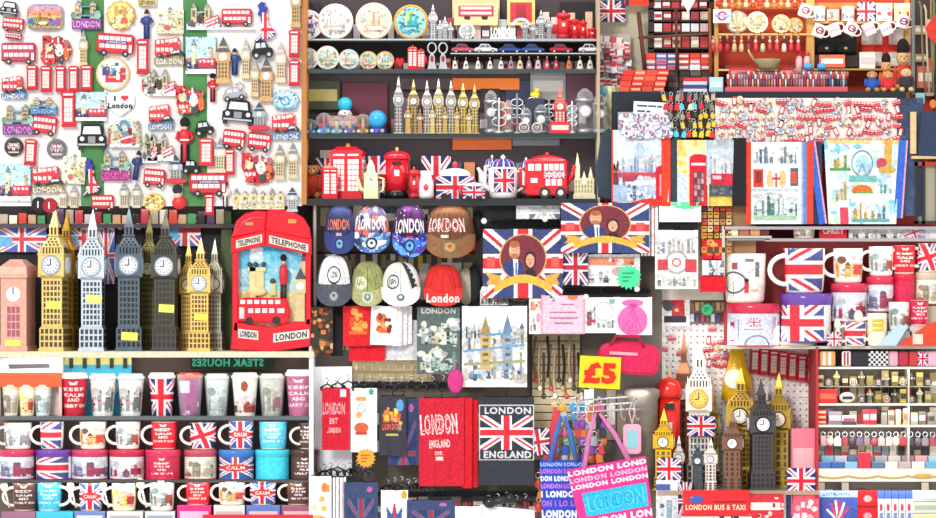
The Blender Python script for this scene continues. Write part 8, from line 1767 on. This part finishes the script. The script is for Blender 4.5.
thing('toy_carton',b_toybox,(66,24),716,514,-14,'red carton lettered London Bus and Taxi','carton')
thing('toy_carton',b_card,(36,26,'red',5,8),765,520,-12,'pink red toy carton with a black taxi picture','carton')
thing('toy_carton',b_card,(70,10,'stripes',9,8),716,526,-16,'striped lower edge carton under the London bus carton','carton')
PK='flag packs at the pegboard'
for x,y,w_,h_,p,l in((801,494,28,26,'flag','union flag pack right of the tower models'),(805,520,28,26,'pinkpack','pink red pack below the right union flag pack'),(669,480,24,22,'flag','union flag pack at the lower left of the tower models'),(668,520,24,40,'bluepack','white and blue pack in the lower left corner of the pegboard'),(685,520,14,38,'flagdark','narrow flag pack left of the red carton'),(791,520,10,26,'navy','dark blue narrow pack beside the pink red pack')):
    thing('gift_pack',b_cloth,(w_,h_,p,.1,1),x,y,-6,l,'pack',PK)
thing('pink_blister',b_block,(24,66,8,'e8788c','gloss','f0b0b8'),803,494,14,'glossy pink blister pack right of the gold tower model','pack')

# ================================================================= panel I : small shelves at lower right
struct('wall_small_shelves',817,940,347,522,38,42,'6c645c'); struct('trim_11',908,909.5,366,470,8,36,'c8beb0')
Zs={}
for i,(y,c,l) in enumerate(((366.5,'e8e4d8','first pale shelf under the wristbands'),(403,'e8e4d8','second pale shelf under the gold trinkets'),(424.5,'e8e4d8','third pale shelf under the red boxes'),(468,'f0e8d8','fourth cream shelf under the blue boxes'),(524,'d8d0c8','bottom shelf under the wallets'))):
    Zs[i]=shelf(817,940,y,2,37,2.2 if i!=3 else 13,c,l,'pale shelves at the lower right',dref=12)
for i,(x,w_,c,l) in enumerate(((827,16,'e8a060','orange and white'),(846,9,'f0e8ec','white striped'),(860,18,'20222c','black'),(878,20,'chk','black and white checked'),(893,9,'f0a8c0','pink'),(903,10,'b82c48','dark red'),(913,9,'c83838','red'),(922,10,'2c3868','navy flag'),(932,10,'f0b0c8','pale pink'))):
    def b_band(root,w_,c):
        if c=='chk' or c=='2c3868':
            cc=Cv(w_,15,'f4f4f4')
            if c=='chk': m=((cc.x//2.5).astype(int)+(cc.y//2.5).astype(int))%2==0; cc.put(m,'18181c')
            else: cc.uj(0,0,w_,15)
            cc.build(name='band',parent=root,kind='cloth',thick=5)
        else:
            G().prism(rrect(w_,15,2),-5,0,mat(c,'gloss'),1).build('band',root)
            if c in('f0e8ec','e8a060'): 
                for k in range(2): G().box(-w_*.3+k*w_*.35,-w_*.12+k*w_*.35,-5.6,-5,1,14,mat('a83040' if c!='e8a060' else 'f4f0e8')).build('stripe',root)
    on('wristband',b_band,(w_,c),x,10,Zs[0]+.4*S,l+' wristband on the first pale shelf','wristband','wristbands on the first pale shelf')
R=random.Random(41)
gc=['d8b860','8c7840','a89868','504838','c8b078','383430','e8d8a0','6c6048','b8a880','9c8c60']
for r_ in range(2):
    for i in range(14):
        x=820+i*8.3; c=gc[(i*3+r_*4)%10]; h_=10+R.random()*5
        if r_==0: z=Zs[1]; d=12
        else: z=Zs[1]+17*S; d=12
        if r_==0 and 816<x<856: continue
        if (i+r_)%3==0: on('gold_trinket',b_tower,(5,h_+2,c),x,d,z,'small metal tower trinket, %s from the left in the %s trinket row'%(NTH[i],['lower','upper'][r_]),'trinket','metal trinkets')
        elif (i+r_)%3==1: on('gold_trinket',b_block,(6.5,h_,4,c,'metal2',gc[(i+5)%10]),x,d,z,'small boxed trinket, %s from the left in the %s trinket row'%(NTH[i],['lower','upper'][r_]),'trinket','metal trinkets')
        else: on('gold_trinket',b_round,(3.8,c,2),x,d,z+3.8*S,'small round trinket, %s from the left in the %s trinket row'%(NTH[i],['lower','upper'][r_]),'trinket','metal trinkets')
solid('trinket_step',G().box(-60,60,-2,18,-1,0,mat('a09c90','gloss')),878,386,12,'thin glass step between the two rows of metal trinkets','shelf')
on('gift_box',b_block,(20,14,8,'d82c28','gloss','e86850'),827,10,Zs[1],'red flat box on the second pale shelf','box'); on('white_ornament',lambda root:(G().ell(0,0,5.5,8,5,5.5,mat('e8e4d0','gloss')).build('body',root),G().box(-5,5,-5.2,-4,4,7,mat('303038')).build('mark',root)),(),847,10,Zs[1],'white rounded ornament with black marks right of the red flat box','ornament')
for i in range(3): on('red_packet',b_block,(10,4.8,6,'c83020','gloss','f0b090'),821,12,Zs[2]+i*5*S,'small red packet on the third pale shelf, %s from the bottom of its stack'%NTH[i],'packet','red packets stacked at the left')
for i,(x,w_,h_,c,b) in enumerate(((835,14,13,'7c7480','c8a8b0'),(849,14,9,'d8d4dc','c84048'),(849,14,4,'505058',None),(866,7,15,'c83040','e8a0a0'),(873,7,15,'b02838','d8b0b0'),(884,6,12,'8c887c',None),(891,6,14,'b0ac98','6c685c'),(898,5,15,'c8c0a8',None),(906,6,16,'d0a888','a86c50'),(914,7,12,'a8a494','d8d8d0'),(922,7,13,'706c60','c8c8b8'),(931,7,12,'98948c','504c48'))):
    on('boxed_gift',b_block,(w_,h_,5,c,'gloss',b),x,12 if i!=2 else 4,Zs[2],'small boxed gift, %s from the left on the third pale shelf'%NTH[i],'gift','boxed gifts on the third pale shelf')
for i in range(16):
    c=['c8a0a0','a83848','8c7c80','d8c0b8','4c4450','b04858','e8d8c8','6c5c78'][(i*3)%8]
    thing('hanging_trinket',b_keyring,(c,i%3),823+i*7.3,446,16,'trinket hanging under the third pale shelf, %s from the left'%NTH[i],'trinket','trinkets hanging under the third pale shelf',s=1.45)
for r_,n_ in((0,9),(1,9)):
    for i in range(n_):
        x=824+i*13.4+r_*3; c=['4870b8','3c64a8','88b8d8','d03040','587898','e0dcdc','b8a8a8','e8e4e0','68a8c8'][i] if r_==0 else ['7cb0c8','b8c0c8','586c90','8c8c98','a8a0a8','c8c0b8','988890','d8a0a8','a8c8d8'][i]
        on('flat_box',b_block,(12.6,6.5 if r_==0 and i!=3 else (16 if r_==0 else 12),8,c,'gloss',None),x,8+r_*12,Zs[3],'%s flat box on the fourth cream shelf, %s from the left'%(['front','rear'][r_],NTH[i]),'box','flat boxes on the fourth cream shelf')
on('flag_wallet',b_cloth,(39,34,'ujwallet',.1,1),838,6,Zs[4],'blue pouch with a fanned union flag at the lower right','pouch')
for j in range(2): on('red_wallet',b_cloth,(20,17,'redwallet',.1,1),867.5,8,Zs[4]+j*17.2*S,'%s red wallet right of the blue flag pouch'%['lower','upper'][j],'wallet','red wallets')
for i in range(5): on('souvenir_book',b_cloth,(6.4,34,'bluespine',.1,1),881+i*7,8,Zs[4],'white and blue spine, %s from the left right of the red wallets'%NTH[i],'book','books right of the red wallets')
for j in range(3): on('clear_case',b_block,(26,11,10,['c8d0c0','d8d4b8','b8c8c8'][j],'gloss',['e8d870','98b0a8','e8e8d8'][j]),925,10,Zs[4]+j*11.5*S,'%s pale case in the lower right corner'%['lowest','middle','top'][j],'case','pale cases in the corner')
def b_swag(root):
    g=G(); m=mat('c8a868')
    for k in range(4): g.tube([(k*30-60+x,-1,-2*math.sin(PI*x/30)) for x in range(0,31,3)],1,m,6)
    g.build('garland',root); G().ell(45,-1,0,10,1.6,2.6,mat('d8a850')).build('emblem',root)
thing('shelf_garland',b_swag,(),878,476,2,'thin tan garland along the front of the fourth cream shelf','garland')

R=random.Random(61)
for rn,(z_,hh,l) in enumerate(((Zs[1],34,'second'),(Zs[2],19,'third'),(Zs[3],36,'fourth'),(Zs[4],44,'bottom'))):
    for i in range(15):
        c=R.choice(['a89c80','6c6458','c8b890','b04c50','d8d0c0','787488','8c9ca8','504c4c','e0d4b8']) if rn else R.choice(['a89860','6c6448','c8b478','4c4840','8c8468','d8c890'])
        on('back_trinket',b_block,(7.2,round(hh*R.uniform(.45,.95),1),3,c,'gloss',R.choice(['e8e0d0','c83c44','403c44',None])),821+i*8,31,z_,'trinket at the back of the %s pale shelf, %s from the left'%(l,NTH[i]),'trinket','trinkets at the back of the pale shelves')
# ================================================================= added fill lights without fixtures, lifting the dark recesses of the bays
def add_fill(x0,x1,py,d,e,aim=(0,.7,-.7)):
    l=bpy.data.lights.new('fill_light','AREA'); l.shape='RECTANGLE'; l.size=(x1-x0)*S*.96; l.size_y=.02; l.energy=e; l.color=(1,.97,.92)
    o=bpy.data.objects.new('fill_light',l); COL.objects.link(o); o.location=W((x0+x1)/2,py,d); o.rotation_euler=Vector(aim).to_track_quat('-Z','Y').to_euler()
for a in((308,596,76,7,.9),(308,596,141,1,.9),(308,596,-6,6,.7),(2,308,421,0,.6),(2,308,484,2,.5),(2,228,207,0,.8),(2,308,358,0,.6),(768,934,242,2,.5),(820,934,370,3,.35),(820,934,407,3,.3),(820,934,429,3,.3),(820,934,484,0,.3),(716,908,-4,10,.7),(322,478,206,0,.5),(322,480,362,4,.4),(536,650,392,4,.4),(662,812,330,4,1.3)): add_fill(*a)
# ---------------------------------------------------------------- camera and light
sc=bpy.context.scene
cd=bpy.data.cameras.new('camera'); cam=bpy.data.objects.new('camera',cd); COL.objects.link(cam)
cam.location=(0,-DC,ZC); cam.rotation_euler=(PI/2,0,0); cd.sensor_width=36; cd.lens=36*DC/(936*S); cd.clip_end=100
sc.camera=cam
w=bpy.data.worlds.new('world'); sc.world=w; w.use_nodes=True
w.node_tree.nodes['Background'].inputs[0].default_value=(1,.985,.97,1)
w.node_tree.nodes['Background'].inputs[1].default_value=.9
sd=bpy.data.lights.new('sun','SUN'); sd.energy=1.5; sd.angle=math.radians(12); sd.color=(1,.98,.95)
so=bpy.data.objects.new('sun',sd); COL.objects.link(so); so.rotation_euler=Vector((.36,1.0,-.45)).to_track_quat('-Z','Y').to_euler()
sc.view_settings.view_transform='Standard'; sc.view_settings.look='None'; sc.view_settings.exposure=.15; sc.view_settings.gamma=1
